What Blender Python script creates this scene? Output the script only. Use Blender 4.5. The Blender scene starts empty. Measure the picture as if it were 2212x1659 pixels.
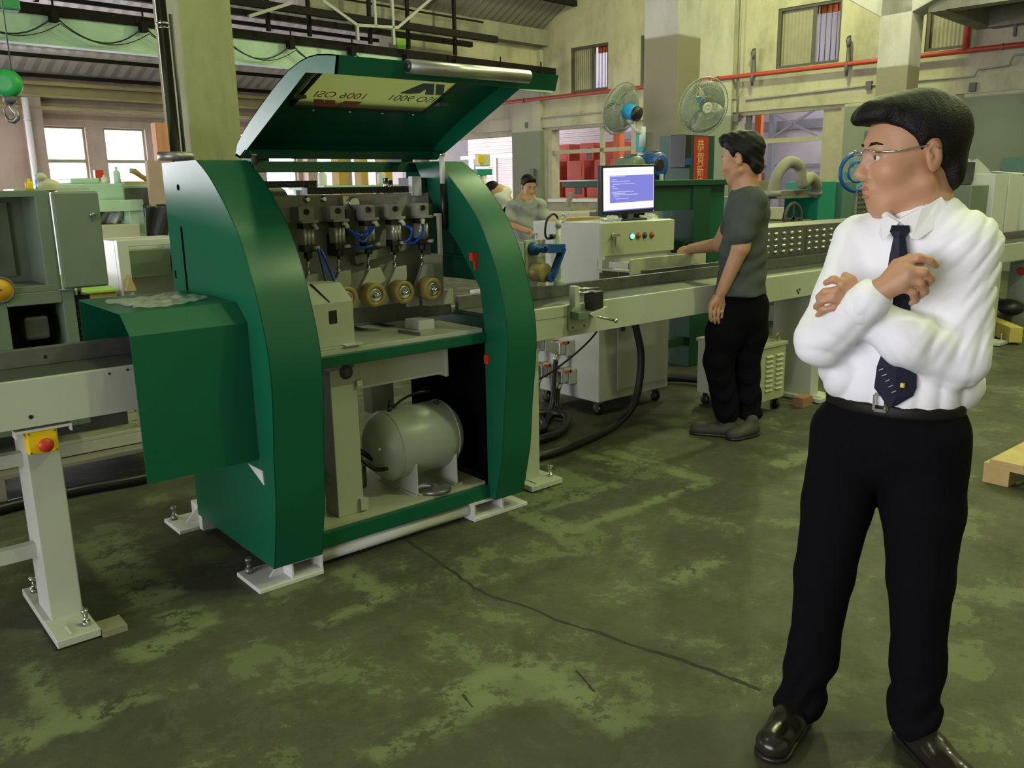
import bpy, math, random
import numpy as np
from mathutils import Vector, Matrix
from math import sin, cos, pi, radians, sqrt, atan2
sc = bpy.context.scene
COL = sc.collection
random.seed(4)

# ------------------------------------------------------------ camera
F_PX, PITCH, ROLL, YAW, EYE = 1860.7, 0.22467, -0.01806, 0.699328, 1.48
_cp, _sp, _cr, _sr = cos(PITCH), sin(PITCH), cos(ROLL), sin(ROLL)
CAM = (Matrix(((_cr, -_sr, 0), (_sr, _cr, 0), (0, 0, 1))) @ Matrix(((1, 0, 0), (0, -_sp, -_cp), (0, _cp, -_sp)))
       @ Matrix(((cos(YAW), -sin(YAW), 0), (sin(YAW), cos(YAW), 0), (0, 0, 1))))
cam = bpy.data.cameras.new('camera')
cam.sensor_width = 36.0
cam.lens = 36.0 * F_PX / 2212
cam.clip_end = 200
co = bpy.data.objects.new('camera', cam)
COL.objects.link(co)
mw = Matrix((CAM[0], -Vector(CAM[1]), -Vector(CAM[2]))).transposed().to_4x4()
mw.translation = (0, 0, EYE)
co.matrix_world = mw
sc.camera = co

# ------------------------------------------------------------ light and exposure
w = bpy.data.worlds.new('world')
sc.world = w
w.use_nodes = True
w.node_tree.nodes['Background'].inputs[0].default_value = (0.95, 0.93, 1.0, 1)
w.node_tree.nodes['Background'].inputs[1].default_value = 9.5
sc.view_settings.view_transform = 'Standard'
sc.view_settings.look = 'None'
sc.view_settings.exposure = -0.1
sc.view_settings.gamma = 1.0
sc.view_settings.use_curve_mapping = False
sc.cycles.use_denoising = True
sc.cycles.max_bounces = 6
sc.cycles.diffuse_bounces = 4
sc.cycles.glossy_bounces = 3
sc.cycles.transmission_bounces = 6
sc.cycles.transparent_max_bounces = 8
sc.cycles.sample_clamp_indirect = 4.0
sc.cycles.caustics_reflective = False
sc.cycles.caustics_refractive = False

def lamp(kind, loc, power, color, size=0.3, aim=None, size_y=None):
    l = bpy.data.lights.new('light', kind)
    l.energy = power
    l.color = color
    if kind == 'AREA':
        l.size = size
        if size_y: l.shape = 'RECTANGLE'; l.size_y = size_y
    else:
        l.shadow_soft_size = size
    o = bpy.data.objects.new('light', l)
    COL.objects.link(o)
    o.location = loc
    if aim: o.rotation_euler = (Vector(aim) - Vector(loc)).to_track_quat('-Z', 'Y').to_euler()
    return o
GREEN = (0.83, 1.0, 0.46)
DAY = (0.93, 0.90, 1.0)
WARM = (1.0, 0.96, 0.66)
for p, e, c in (((2.7, 1.3, 7.2), 300, GREEN), ((5.3, -1.7, 6.2), 380, GREEN), ((9.6, -.1, 6.8), 250, GREEN), ((7.6, 5.0, 7.0), 240, GREEN), ((12.2, 8.0, 6.6), 600, (0.90, 1.0, 0.44)), ((11.0, 2.6, 6.8), 370, WARM), ((11.6, 12.0, 4.5), 80, WARM), ((-1.5, 4.8, 7.0), 110, GREEN)):
    lamp('POINT', p, e * 1.3, c, 0.17)                       # high-bay lamps under the roof
lamp('POINT', (-1.2, 16.4, 2.7), 330, (1, .95, .93), 0.25)    # unseen fill light added to brighten the back bay roof and wall
def portal(loc, aim, sx, sy):
    o = lamp('AREA', loc, 1.0, (1, 1, 1), sx, aim, sy); o.data.cycles.is_portal = True   # guides the sky light through an opening
portal((-9.0, 1.3, 2.1), (0, 2.1, 2.1), 8.3, 4.2)
portal((-3.4, 18.7, 1.6), (-2.5, 9.0, 1.6), 12.9, 3.2)
portal((9.1, 17.6, 2.1), (10, 8.0, 2.1), 9.0, 1.6)
lamp('AREA', (20.5, 8.5, 5.6), 500, (1, 0.97, 0.97), 5.0, (19, 11, 0), 4.0)  # unseen area light added to brighten the annex

# ------------------------------------------------------------ helpers
TH = radians(5.41)
BM = Matrix.Rotation(TH, 4, 'Z')           # the building is turned a little against the machine line
def BP(u, v, z=0.0): return BM @ Vector((u, v, z))
ORG = {}
class G:
    """collects shapes, then links them as ONE mesh object"""
    def __init__(s, M=None): s.v, s.f, s.sm, s.M, s.nb = [], [], [], M, 0
    def add(s, vs, fs, smooth=False):
        n = len(s.v)
        s.v += [(s.M @ Vector(p)) if s.M else Vector(p) for p in vs]
        s.f += [[i + n for i in f] for f in fs]
        s.sm += [smooth] * len(fs)
        return s
    def box(s, x0, y0, z0, x1, y1, z1):
        e = .00012 * s.nb; s.nb = (s.nb + 1) % 7           # neighbouring boxes never share a coplanar face
        x0, y0, z0, x1, y1, z1 = min(x0, x1) - e, min(y0, y1) - e, min(z0, z1) - e, max(x0, x1) + e, max(y0, y1) + e, max(z0, z1) + e
        return s.add([(x, y, z) for x in (x0, x1) for y in (y0, y1) for z in (z0, z1)],
                     [(0, 1, 3, 2), (4, 6, 7, 5), (0, 4, 5, 1), (2, 3, 7, 6), (0, 2, 6, 4), (1, 5, 7, 3)])
    def bar(s, p, q, w, h, up=(0, 0, 1)):
        p, q = Vector(p), Vector(q)
        d = (q - p).normalized()
        a = d.cross(Vector(up))
        if a.length < 1e-4: a = d.cross(Vector((0, 1, 0)))
        a.normalize(); b = a.cross(d)
        return s.add([c + a * i * w / 2 + b * j * h / 2 for c in (p, q) for i in (-1, 1) for j in (-1, 1)],
                     [(0, 1, 3, 2), (4, 6, 7, 5), (0, 4, 5, 1), (2, 3, 7, 6), (0, 2, 6, 4), (1, 5, 7, 3)])
    def prism(s, pts, d, smooth=False):
        n = len(pts); d = Vector(d)
        P = [Vector(p) for p in pts]
        s.add(P + [p + d for p in P], [list(range(n))[::-1], list(range(n, 2 * n))])
        k = len(s.v) - 2 * n
        for i in range(n):
            j = (i + 1) % n
            s.f.append([k + i, k + j, k + n + j, k + n + i]); s.sm.append(smooth)
        return s
    def tube(s, pts, r, n=8, cap=True):
        pts = [Vector(p) for p in pts]
        rs = r if isinstance(r, (list, tuple)) else [r] * len(pts)
        vs = []; a = None
        for i, p in enumerate(pts):
            d = (pts[min(i + 1, len(pts) - 1)] - pts[max(i - 1, 0)]).normalized()
            if a is None:
                a = d.cross(Vector((0, 0, 1)))
                if a.length < 1e-3: a = d.cross(Vector((0, 1, 0)))
            a = (a - d * a.dot(d)).normalized()
            b = d.cross(a)
            vs += [p + (a * cos(2 * pi * k / n) + b * sin(2 * pi * k / n)) * rs[i] for k in range(n)]
        fs = [(i * n + k, i * n + (k + 1) % n, (i + 1) * n + (k + 1) % n, (i + 1) * n + k) for i in range(len(pts) - 1) for k in range(n)]
        s.add(vs, fs, True)
        if cap:
            m = len(s.v) - len(vs); e = len(s.v) - n
            s.f += [list(range(m, m + n))[::-1], list(range(e, e + n))]; s.sm += [False, False]
        return s
    def cyl(s, p, q, r, n=16, r2=None): return s.tube([p, q], [r, r if r2 is None else r2], n)
    def lathe(s, p, ax, prof, n=20):
        """prof: (radius, height along ax from p)"""
        p = Vector(p); d = Vector(ax).normalized()
        a = d.cross(Vector((0, 0, 1)))
        if a.length < 1e-3: a = d.cross(Vector((0, 1, 0)))
        a.normalize(); b = d.cross(a)
        vs = []
        for r, h in prof:
            vs += [p + d * h + (a * cos(2 * pi * k / n) + b * sin(2 * pi * k / n)) * max(r, 1e-4) for k in range(n)]
        fs = [(i * n + k, i * n + (k + 1) % n, (i + 1) * n + (k + 1) % n, (i + 1) * n + k) for i in range(len(prof) - 1) for k in range(n)]
        s.add(vs, fs, True)
        m = len(s.v) - len(vs); e = len(s.v) - n
        s.f += [list(range(m, m + n))[::-1], list(range(e, e + n))]; s.sm += [False, False]
        return s
    def sph(s, c, r, n=12, m=8):
        r = (r, r, r) if not isinstance(r, (tuple, list)) else r
        c = Vector(c); vs = []
        for i in range(m + 1):
            t = pi * i / m
            vs += [c + Vector((r[0] * sin(t) * cos(2 * pi * k / n), r[1] * sin(t) * sin(2 * pi * k / n), r[2] * cos(t))) for k in range(n)]
        return s.add(vs, [(i * n + k, (i + 1) * n + k, (i + 1) * n + (k + 1) % n, i * n + (k + 1) % n) for i in range(m) for k in range(n)], True)
    def torus(s, c, ax, R, r, n=24, m=6):
        d = Vector(ax).normalized(); a = d.cross(Vector((0, 0, 1)))
        if a.length < 1e-3: a = d.cross(Vector((0, 1, 0)))
        a.normalize(); b = d.cross(a); c = Vector(c); vs = []
        for i in range(n):
            t = 2 * pi * i / n; o = a * cos(t) + b * sin(t)
            vs += [c + o * (R + r * cos(2 * pi * j / m)) + d * r * sin(2 * pi * j / m) for j in range(m)]
        return s.add(vs, [(i * m + j, ((i + 1) % n) * m + j, ((i + 1) % n) * m + (j + 1) % m, i * m + (j + 1) % m) for i in range(n) for j in range(m)], True)
    def grid(s, f, nu, nv, smooth=True):
        vs = [f(i / nu, j / nv) for i in range(nu + 1) for j in range(nv + 1)]
        return s.add(vs, [(i * (nv + 1) + j, (i + 1) * (nv + 1) + j, (i + 1) * (nv + 1) + j + 1, i * (nv + 1) + j + 1) for i in range(nu) for j in range(nv)], smooth)
    def build(s, name, m, parent=None, bevel=0.0, label=None, kind=None, solid=0.0, fix=True):
        me = bpy.data.meshes.new(name)
        if parent is not None: org = ORG[parent]
        else:
            xs = np.array([tuple(p) for p in s.v])
            org = Vector(((xs[:, 0].min() + xs[:, 0].max()) / 2, (xs[:, 1].min() + xs[:, 1].max()) / 2, xs[:, 2].min()))
        me.from_pydata([tuple(p - org) for p in s.v], [], s.f)
        me.polygons.foreach_set('use_smooth', s.sm)
        if fix:
            import bmesh
            bm = bmesh.new(); bm.from_mesh(me)
            bmesh.ops.recalc_face_normals(bm, faces=bm.faces)
            bm.to_mesh(me); bm.free()
        me.materials.append(m)
        o = bpy.data.objects.new(name, me)
        COL.objects.link(o)
        ORG[o] = org
        if parent is not None: o.parent = parent
        else: o.location = org
        if solid:
            d = o.modifiers.new('solid', 'SOLIDIFY'); d.thickness = solid; d.offset = 0
        if bevel:
            d = o.modifiers.new('bevel', 'BEVEL'); d.width = bevel; d.segments = 2; d.limit_method = 'ANGLE'; d.angle_limit = 0.7
        if label: o['label'] = label
        if kind: o['kind'] = kind
        return o

def thing(name, label, cat, loc, group=None):
    o = bpy.data.objects.new(name, None)
    o.empty_display_size = 0.1
    COL.objects.link(o); o.location = loc; ORG[o] = Vector(loc)
    o['label'] = label; o['category'] = cat
    if group: o['group'] = group
    return o
def tag(o, label, cat, group=None):
    o['label'] = label; o['category'] = cat
    if group: o['group'] = group
    return o
def dup(root, off, label=None):
    def cp(o, par):
        c = o.copy(); COL.objects.link(c)
        if par is not None: c.parent = par
        for ch in o.children: cp(ch, c)
        return c
    r = cp(root, None)
    r.location = root.location + Vector(off)
    if label: r['label'] = label
    return r
def struct(o):
    o['kind'] = 'structure'; return o
def text(body, name, m, parent, origin, xdir, ydir, size, extrude=0.0004, label=None, sx=1.0):
    c = bpy.data.curves.new(name, 'FONT'); c.body = body; c.size = size; c.extrude = extrude
    c.align_x = 'CENTER'; c.align_y = 'CENTER'
    o = bpy.data.objects.new(name, c); COL.objects.link(o)
    x, y = Vector(xdir).normalized(), Vector(ydir).normalized()
    z = x.cross(y)
    M = Matrix((x * sx, y, z)).transposed().to_4x4(); M.translation = Vector(origin) - ORG[parent]
    dg = bpy.context.evaluated_depsgraph_get()
    me = bpy.data.meshes.new_from_object(o.evaluated_get(dg), depsgraph=dg)
    bpy.data.objects.remove(o); me.materials.clear(); me.materials.append(m)
    o = bpy.data.objects.new(name, me); COL.objects.link(o); ORG[o] = ORG[parent]
    me.transform(M); o.parent = parent
    if label: o['label'] = label
    return o
def at(px, py, depth):
    """the point that lies `depth` metres in front of the camera plane on the sight line of a pixel"""
    d = CAM.transposed() @ Vector(((px - 1106) / F_PX, (py - 829.5) / F_PX, 1.0))
    return Vector((0, 0, EYE)) + d * depth

# ------------------------------------------------------------ materials
def mat(name, col, rough=0.5, metal=0.0, var=0.08, scale=6.0, bump=0.0, bscale=60.0, coat=0.0, spec=0.5, col2=None, c2amt=(0.5, 0.7), c2scale=3.0, emit=None, alpha=None, trans=0.0, detail=4.0):
    m = bpy.data.materials.new(name); m.use_nodes = True
    nt = m.node_tree; N, L = nt.nodes, nt.links
    b = N['Principled BSDF']
    b.inputs['Roughness'].default_value = rough
    b.inputs['Metallic'].default_value = metal
    b.inputs['Specular IOR Level'].default_value = spec
    b.inputs['Coat Weight'].default_value = coat
    b.inputs['Coat Roughness'].default_value = 0.15
    tc = N.new('ShaderNodeTexCoord')
    n = N.new('ShaderNodeTexNoise'); n.inputs['Scale'].default_value = scale; n.inputs['Detail'].default_value = detail
    L.new(tc.outputs['Object'], n.inputs['Vector'])
    mx = N.new('ShaderNodeMix'); mx.data_type = 'RGBA'
    L.new(n.outputs['Fac'], mx.inputs[0])
    mx.inputs[6].default_value = (*[max(0, c * (1 - 2 * var)) for c in col], 1)
    mx.inputs[7].default_value = (*[min(1, c * (1 + 2 * var)) for c in col], 1)
    out = mx.outputs[2]
    if col2:
        n2 = N.new('ShaderNodeTexNoise'); n2.inputs['Scale'].default_value = c2scale; n2.inputs['Detail'].default_value = 8; n2.inputs['Roughness'].default_value = 0.65
        L.new(tc.outputs['Object'], n2.inputs['Vector'])
        r = N.new('ShaderNodeMapRange'); r.inputs[1].default_value, r.inputs[2].default_value = c2amt
        L.new(n2.outputs['Fac'], r.inputs[0])
        m2 = N.new('ShaderNodeMix'); m2.data_type = 'RGBA'
        L.new(r.outputs[0], m2.inputs[0]); L.new(out, m2.inputs[6]); m2.inputs[7].default_value = (*col2, 1)
        out = m2.outputs[2]
    L.new(out, b.inputs['Base Color'])
    if bump:
        nb = N.new('ShaderNodeTexNoise'); nb.inputs['Scale'].default_value = bscale; nb.inputs['Detail'].default_value = 3
        L.new(tc.outputs['Object'], nb.inputs['Vector'])
        bp = N.new('ShaderNodeBump'); bp.inputs['Strength'].default_value = bump; bp.inputs['Distance'].default_value = 0.01
        L.new(nb.outputs['Fac'], bp.inputs['Height']); L.new(bp.outputs[0], b.inputs['Normal'])
    if emit:
        b.inputs['Emission Color'].default_value = (*emit[0], 1); b.inputs['Emission Strength'].default_value = emit[1]
    if alpha is not None: b.inputs['Alpha'].default_value = alpha
    if trans: b.inputs['Transmission Weight'].default_value = trans
    return m
M_ = {}
M_['green'] = mat('green_paint', (0.002, 0.100, 0.047), 0.30, var=0.03, bump=0.015, bscale=220, spec=.28, coat=.3)
M_['green'].node_tree.nodes['Principled BSDF'].inputs['Coat Roughness'].default_value = 0.5
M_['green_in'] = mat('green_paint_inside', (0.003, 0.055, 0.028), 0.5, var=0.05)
M_['darkgreen'] = mat('dark_green_paint', (0.01, 0.075, 0.04), 0.45, var=0.1)
M_['white'] = mat('cream_paint', (0.50, 0.52, 0.45), 0.42, var=0.03, bump=0.02, bscale=150)
M_['white2'] = mat('white_paint', (0.62, 0.62, 0.60), 0.45, var=0.03)
M_['cream'] = mat('cream_enamel', (0.48, 0.48, 0.35), 0.4, var=0.03)
M_['mint'] = mat('mint_paint', (0.38, 0.54, 0.42), 0.5, var=0.08)
M_['sage'] = mat('sage_paint', (0.15, 0.20, 0.14), 0.35, var=0.08, col2=(0.11, 0.14, 0.10), c2amt=(0.55, 0.8))
M_['grey'] = mat('grey_paint', (0.30, 0.30, 0.27), 0.5, var=0.06)
M_['dgrey'] = mat('dark_grey_paint', (0.10, 0.10, 0.10), 0.5, var=0.1)
M_['steel'] = mat('worn_steel', (0.22, 0.22, 0.21), 0.4, 0.75, var=0.15, scale=20)
M_['chrome'] = mat('polished_steel', (0.62, 0.62, 0.60), 0.18, 1.0, var=0.05)
M_['alu'] = mat('brushed_aluminium', (0.62, 0.62, 0.58), 0.32, 1.0, var=0.06, scale=30)
M_['bed'] = mat('dark_bed_steel', (0.07, 0.082, 0.075), 0.45, 0.3, var=0.2, scale=5)
M_['black'] = mat('black_rubber', (0.012, 0.012, 0.012), 0.4, var=0.2)
M_['blackp'] = mat('black_plastic', (0.02, 0.02, 0.022), 0.35, var=0.1)
M_['hose'] = mat('black_hose', (0.008, 0.008, 0.009), 0.38, var=0.1)
M_['blue'] = mat('blue_enamel', (0.01, 0.08, 0.32), 0.35, var=0.08)
M_['sky'] = mat('light_blue_enamel', (0.03, 0.34, 0.72), 0.35, var=0.05)
M_['tubeblue'] = mat('blue_air_hose', (0.005, 0.06, 0.45), 0.3, var=0.05)
M_['tan'] = mat('tan_polyurethane', (0.34, 0.25, 0.09), 0.4, var=0.1)
M_['red'] = mat('red_plastic', (0.55, 0.04, 0.02), 0.4, var=0.08)
M_['redpaint'] = mat('red_pipe_paint', (0.42, 0.05, 0.03), 0.5, var=0.1)
M_['casting'] = mat('red_oxide_primer', (0.50, 0.085, 0.055), 0.7, var=0.14, scale=3)
M_['yellow'] = mat('yellow_plastic', (0.80, 0.56, 0.01), 0.4, var=0.04)
M_['orange'] = mat('orange_paint', (0.75, 0.16, 0.03), 0.5, var=0.06)
M_['wood'] = mat('pine_wood', (0.55, 0.40, 0.17), 0.65, var=0.15, scale=9, bump=0.1, bscale=30)
M_['brown'] = mat('brown_board', (0.33, 0.17, 0.09), 0.7, var=0.12)
M_['film'] = None
M_['matte'] = mat('matte_black', (.004, .004, .004), .95, spec=.0)
M_['barrel'] = mat('satin_cylinder_barrel', (.62, .62, .58), .3, .6, var=.05)
M_['tank'] = mat('grey_tank_paint', (0.36, 0.39, 0.33), 0.36, var=0.05)
M_['ivory'] = mat('ivory_plastic', (0.62, 0.60, 0.46), 0.4, var=0.05)
M_['glow_green'] = mat('green_pilot_lamp', (0.1, 0.8, 0.3), 0.3, emit=((0.15, 1.0, 0.45), 2.5))
M_['text_grey'] = mat('grey_print', (0.15, 0.19, 0.23), 0.6, var=0.02)
M_['text_red'] = mat('red_print', (0.48, 0.15, 0.10), 0.6, var=0.02)
M_['text_yellow'] = mat('gold_print', (0.75, 0.50, 0.12), 0.5, var=0.02)
M_['banner'] = mat('red_banner_paper', (0.45, 0.03, 0.03), 0.6, var=0.06)
def film_mat(name, a, tint=(0.85, 0.87, 0.85)):
    m = mat(name, tint, 0.12, var=0.02, bump=0.6, bscale=9)
    b = m.node_tree.nodes['Principled BSDF']; b.inputs['Alpha'].default_value = a
    return m
M_['film'] = film_mat('clear_film', 0.22)
M_['film2'] = film_mat('cloudy_film', 0.42)
# ------------------------------------------------------------ floor
def floor_mat():
    m = bpy.data.materials.new('worn_green_concrete'); m.use_nodes = True
    nt = m.node_tree; N, L = nt.nodes, nt.links
    b = N['Principled BSDF']
    geo = N.new('ShaderNodeTexCoord')
    P = geo.outputs['Object']
    def noise(scale, det=8, rough=0.6, vec=None, dist=0.0):
        n = N.new('ShaderNodeTexNoise'); n.inputs['Scale'].default_value = scale; n.inputs['Detail'].default_value = det
        n.inputs['Roughness'].default_value = rough; n.inputs['Distortion'].default_value = dist
        L.new(vec or P, n.inputs['Vector']); return n
    def math_(op, a, c, clamp=False):
        n = N.new('ShaderNodeMath'); n.operation = op; n.use_clamp = clamp
        for i, x in enumerate((a, c)):
            if x is None: continue
            if isinstance(x, (int, float)): n.inputs[i].default_value = x
            else: L.new(x, n.inputs[i])
        return n.outputs[0]
    def rng(x, a, c, lo=0, hi=1):
        r = N.new('ShaderNodeMapRange'); L.new(x, r.inputs[0])
        r.inputs[1].default_value, r.inputs[2].default_value, r.inputs[3].default_value, r.inputs[4].default_value = a, c, lo, hi
        return r.outputs[0]
    def mixc(f, a, c):
        n = N.new('ShaderNodeMix'); n.data_type = 'RGBA'
        L.new(f, n.inputs[0])
        for i, x in ((6, a), (7, c)):
            if isinstance(x, tuple): n.inputs[i].default_value = (*x, 1)
            else: L.new(x, n.inputs[i])
        return n.outputs[2]
    # wobbling coordinates so painted edges look chipped
    nz = noise(9, 6, 0.7)
    nz2 = noise(2.2, 4, 0.6)
    vs = N.new('ShaderNodeVectorMath'); vs.operation = 'SUBTRACT'; L.new(nz.outputs['Color'], vs.inputs[0]); vs.inputs[1].default_value = (0.5, 0.5, 0.5)
    vm = N.new('ShaderNodeVectorMath'); vm.operation = 'SCALE'; L.new(vs.outputs[0], vm.inputs[0]); vm.inputs[3].default_value = 0.16
    va = N.new('ShaderNodeVectorMath'); L.new(P, va.inputs[0]); L.new(vm.outputs[0], va.inputs[1])
    sep = N.new('ShaderNodeSeparateXYZ'); L.new(va.outputs[0], sep.inputs[0])
    X, Y = sep.outputs[0], sep.outputs[1]
    def rect(x0, y0, x1, y1, soft=0.02):
        dx = math_('SUBTRACT', math_('ABSOLUTE', math_('SUBTRACT', X, (x0 + x1) / 2), None), abs(x1 - x0) / 2)
        dy = math_('SUBTRACT', math_('ABSOLUTE', math_('SUBTRACT', Y, (y0 + y1) / 2), None), abs(y1 - y0) / 2)
        return rng(math_('MAXIMUM', dx, dy), soft, -soft)
    base = mixc(rng(noise(1.3, 10, 0.74).outputs['Fac'], 0.36, 0.66), (0.049, 0.052, 0.030), (0.088, 0.090, 0.052))
    base = mixc(rng(noise(26, 6, 0.7).outputs['Fac'], 0.42, 0.75, 0, 0.35), base, (0.032, 0.034, 0.02))
    # flaked pale green paint
    big, fine = noise(3.2, 13, 0.74, dist=0.5).outputs['Fac'], noise(21, 9, 0.75).outputs['Fac']
    f = math_('ADD', math_('MULTIPLY', big, 0.72), math_('MULTIPLY', fine, 0.28))
    film = rng(math_('ADD', f, math_('MULTIPLY', math_('SUBTRACT', nz2.outputs['Fac'], 0.5), 0.35)), 0.488, 0.512)
    base = mixc(math_('MULTIPLY', film, 0.42), base, (0.098, 0.103, 0.058))
    flake = rng(math_('ADD', f, math_('MULTIPLY', math_('SUBTRACT', nz2.outputs['Fac'], 0.5), 0.5)), 0.558, 0.578)
    base = mixc(math_('MULTIPLY', flake, 0.72), base, (0.135, 0.158, 0.080))
    spots = rng(noise(34, 4, 0.6).outputs['Fac'], 0.66, 0.70)
    base = mixc(math_('MULTIPLY', spots, 0.55), base, (0.026, 0.028, 0.016))
    light = None
    for r in ((2.40, 2.52, 3.46, 2.59), (3.40, 2.55, 3.50, 3.32), (2.40, 2.55, 2.52, 2.98), (2.5, 2.80, 3.1, 2.88), (2.55, 2.90, 3.05, 3.35), (3.27, 3.05, 3.36, 3.4), (1.48, 2.56, 1.58, 2.92), (1.24, 2.53, 1.54, 2.59), (0.28, 2.46, 0.66, 2.56), (0.38, 2.52, 0.44, 2.96), (1.0, 1.76, 1.3, 1.83), (1.3, 1.85, 1.6, 1.93), (1.55, 1.42, 1.66, 1.9), (1.3, 1.76, 1.45, 1.86), (2.4, 1.9, 2.75, 1.98), (0.84, 2.80, 1.0, 3.0), (0.78, 3.1, 0.98, 3.9), (0.66, 2.72, 0.9, 2.86), (1.2, 2.86, 1.42, 2.96), (3.9, 2.4, 4.5, 2.5)):
        k = rect(*r)
        light = k if light is None else math_('MAXIMUM', light, k)
    wear = rng(math_('ADD', math_('MULTIPLY', noise(6, 12, 0.75).outputs['Fac'], 0.6), math_('MULTIPLY', fine, 0.4)), 0.455, 0.485)
    base = mixc(math_('MULTIPLY', math_('MULTIPLY', light, wear), 0.9), base, (0.155, 0.185, 0.092))
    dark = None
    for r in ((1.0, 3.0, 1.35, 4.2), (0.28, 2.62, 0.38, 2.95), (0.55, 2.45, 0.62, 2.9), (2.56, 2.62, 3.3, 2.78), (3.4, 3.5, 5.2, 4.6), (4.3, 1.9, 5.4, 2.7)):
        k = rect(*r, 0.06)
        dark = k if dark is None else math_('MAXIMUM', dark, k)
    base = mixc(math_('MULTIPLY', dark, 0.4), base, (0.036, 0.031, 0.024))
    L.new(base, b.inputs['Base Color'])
    L.new(rng(noise(4, 6).outputs['Fac'], 0.3, 0.7, 0.55, 0.8), b.inputs['Roughness'])
    b.inputs['Specular IOR Level'].default_value = 0.3
    bp = N.new('ShaderNodeBump'); bp.inputs['Strength'].default_value = 0.25; bp.inputs['Distance'].default_value = 0.006
    L.new(noise(40, 6, 0.7).outputs['Fac'], bp.inputs['Height']); L.new(bp.outputs[0], b.inputs['Normal'])
    return m
g = G(BM); g.box(-9, -9, -0.2, 16.05, 19.3, 0)
fl = struct(g.build('floor', floor_mat()))
# shift the object origin so that object coordinates equal world coordinates
def origin_to_world(o):
    t = o.location.copy(); o.data.transform(Matrix.Translation(t)); o.location = (0, 0, 0); ORG[o] = Vector((0, 0, 0))
origin_to_world(fl)
M_['crack'] = mat('dark_crack_dirt', (0.022, 0.024, 0.014), 0.9)
def crack(pts, w):
    g = G(); random.seed(int(pts[0][0] * 100))
    P = []
    for a, c in zip(pts, pts[1:]):
        for k in range(3):
            t = k / 3
            P.append(Vector((a[0] + (c[0] - a[0]) * t + random.uniform(-.004, .004), a[1] + (c[1] - a[1]) * t + random.uniform(-.004, .004), 0)))
    for a, c in zip(P, P[1:]):
        d = (c - a).normalized(); s = Vector((-d.y, d.x, 0)) * w * random.uniform(.4, 1.1)
        g.add([a - s, a + s, c + s, c - s, a - s - Vector((0, 0, .01)), a + s - Vector((0, 0, .01)), c + s - Vector((0, 0, .01)), c - s - Vector((0, 0, .01))],
              [(0, 1, 2, 3), (4, 7, 6, 5), (0, 4, 5, 1), (1, 5, 6, 2), (2, 6, 7, 3), (3, 7, 4, 0)])
    for i, p in enumerate(g.v): g.v[i] = p + Vector((0, 0, .0012))
    g.build('floor_crack', M_['crack'], fl, label='dark wandering crack in the concrete')
crack([(1.883, 2.959), (1.868, 2.765), (1.841, 2.552), (1.821, 2.408), (1.825, 2.302), (1.873, 2.161), (1.877, 2.019), (1.927, 1.865), (1.953, 1.7), (1.986, 1.612), (2.019, 1.454), (2.029, 1.359), (2.044, 1.263)], 0.008)
crack([(1.703, 1.738), (1.681, 1.655), (1.661, 1.606)], 0.004)
crack([(1.362, 1.874), (1.336, 1.773)], 0.004)

# ------------------------------------------------------------ walls
def wall_mat(name, top, low, zcut, dirt):
    m = mat(name, top, 0.8, var=0.10, scale=1.3, bump=0.25, bscale=14)
    nt = m.node_tree; N, L = nt.nodes, nt.links
    b = N['Principled BSDF']
    src = b.inputs['Base Color'].links[0].from_socket
    tc = N.new('ShaderNodeTexCoord'); sp = N.new('ShaderNodeSeparateXYZ'); L.new(tc.outputs['Object'], sp.inputs[0])
    if low:
        r = N.new('ShaderNodeMapRange'); r.inputs[1].default_value = zcut + .015; r.inputs[2].default_value = zcut - .015
        L.new(sp.outputs[2], r.inputs[0])
        mx = N.new('ShaderNodeMix'); mx.data_type = 'RGBA'; L.new(r.outputs[0], mx.inputs[0]); L.new(src, mx.inputs[6]); mx.inputs[7].default_value = (*low, 1)
        src = mx.outputs[2]
    # streaked grime
    mp = N.new('ShaderNodeMapping'); mp.inputs['Scale'].default_value = (1.6, 1.6, 0.7); L.new(tc.outputs['Object'], mp.inputs[0])
    n = N.new('ShaderNodeTexNoise'); n.inputs['Scale'].default_value = 1.1; n.inputs['Detail'].default_value = 9; n.inputs['Roughness'].default_value = 0.68
    L.new(mp.outputs[0], n.inputs['Vector'])
    r = N.new('ShaderNodeMapRange'); r.inputs[1].default_value, r.inputs[2].default_value, r.inputs[4].default_value = 0.46, 0.72, 0.75
    L.new(n.outputs['Fac'], r.inputs[0])
    mx = N.new('ShaderNodeMix'); mx.data_type = 'RGBA'; L.new(r.outputs[0], mx.inputs[0]); L.new(src, mx.inputs[6]); mx.inputs[7].default_value = (*dirt, 1)
    L.new(mx.outputs[2], b.inputs['Base Color'])
    return m
M_['wall'] = wall_mat('stained_plaster', (0.44, 0.41, 0.30), None, 0, (0.20, 0.19, 0.12))
M_['wall_far'] = wall_mat('pinkish_plaster', (0.44, 0.34, 0.28), None, 0, (0.28, 0.22, 0.18))
M_['pil'] = wall_mat('two_tone_pilaster', (0.44, 0.42, 0.32), (0.21, 0.235, 0.175), 2.78, (0.22, 0.24, 0.19))
M_['colm'] = wall_mat('two_tone_column', (0.52, 0.49, 0.45), (0.25, 0.225, 0.15), 3.12, (0.26, 0.25, 0.19))
M_['col_near'] = wall_mat('olive_concrete', (0.28, 0.285, 0.15), None, 0, (0.15, 0.165, 0.08))  # olive base colour with darker olive blotches
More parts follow.
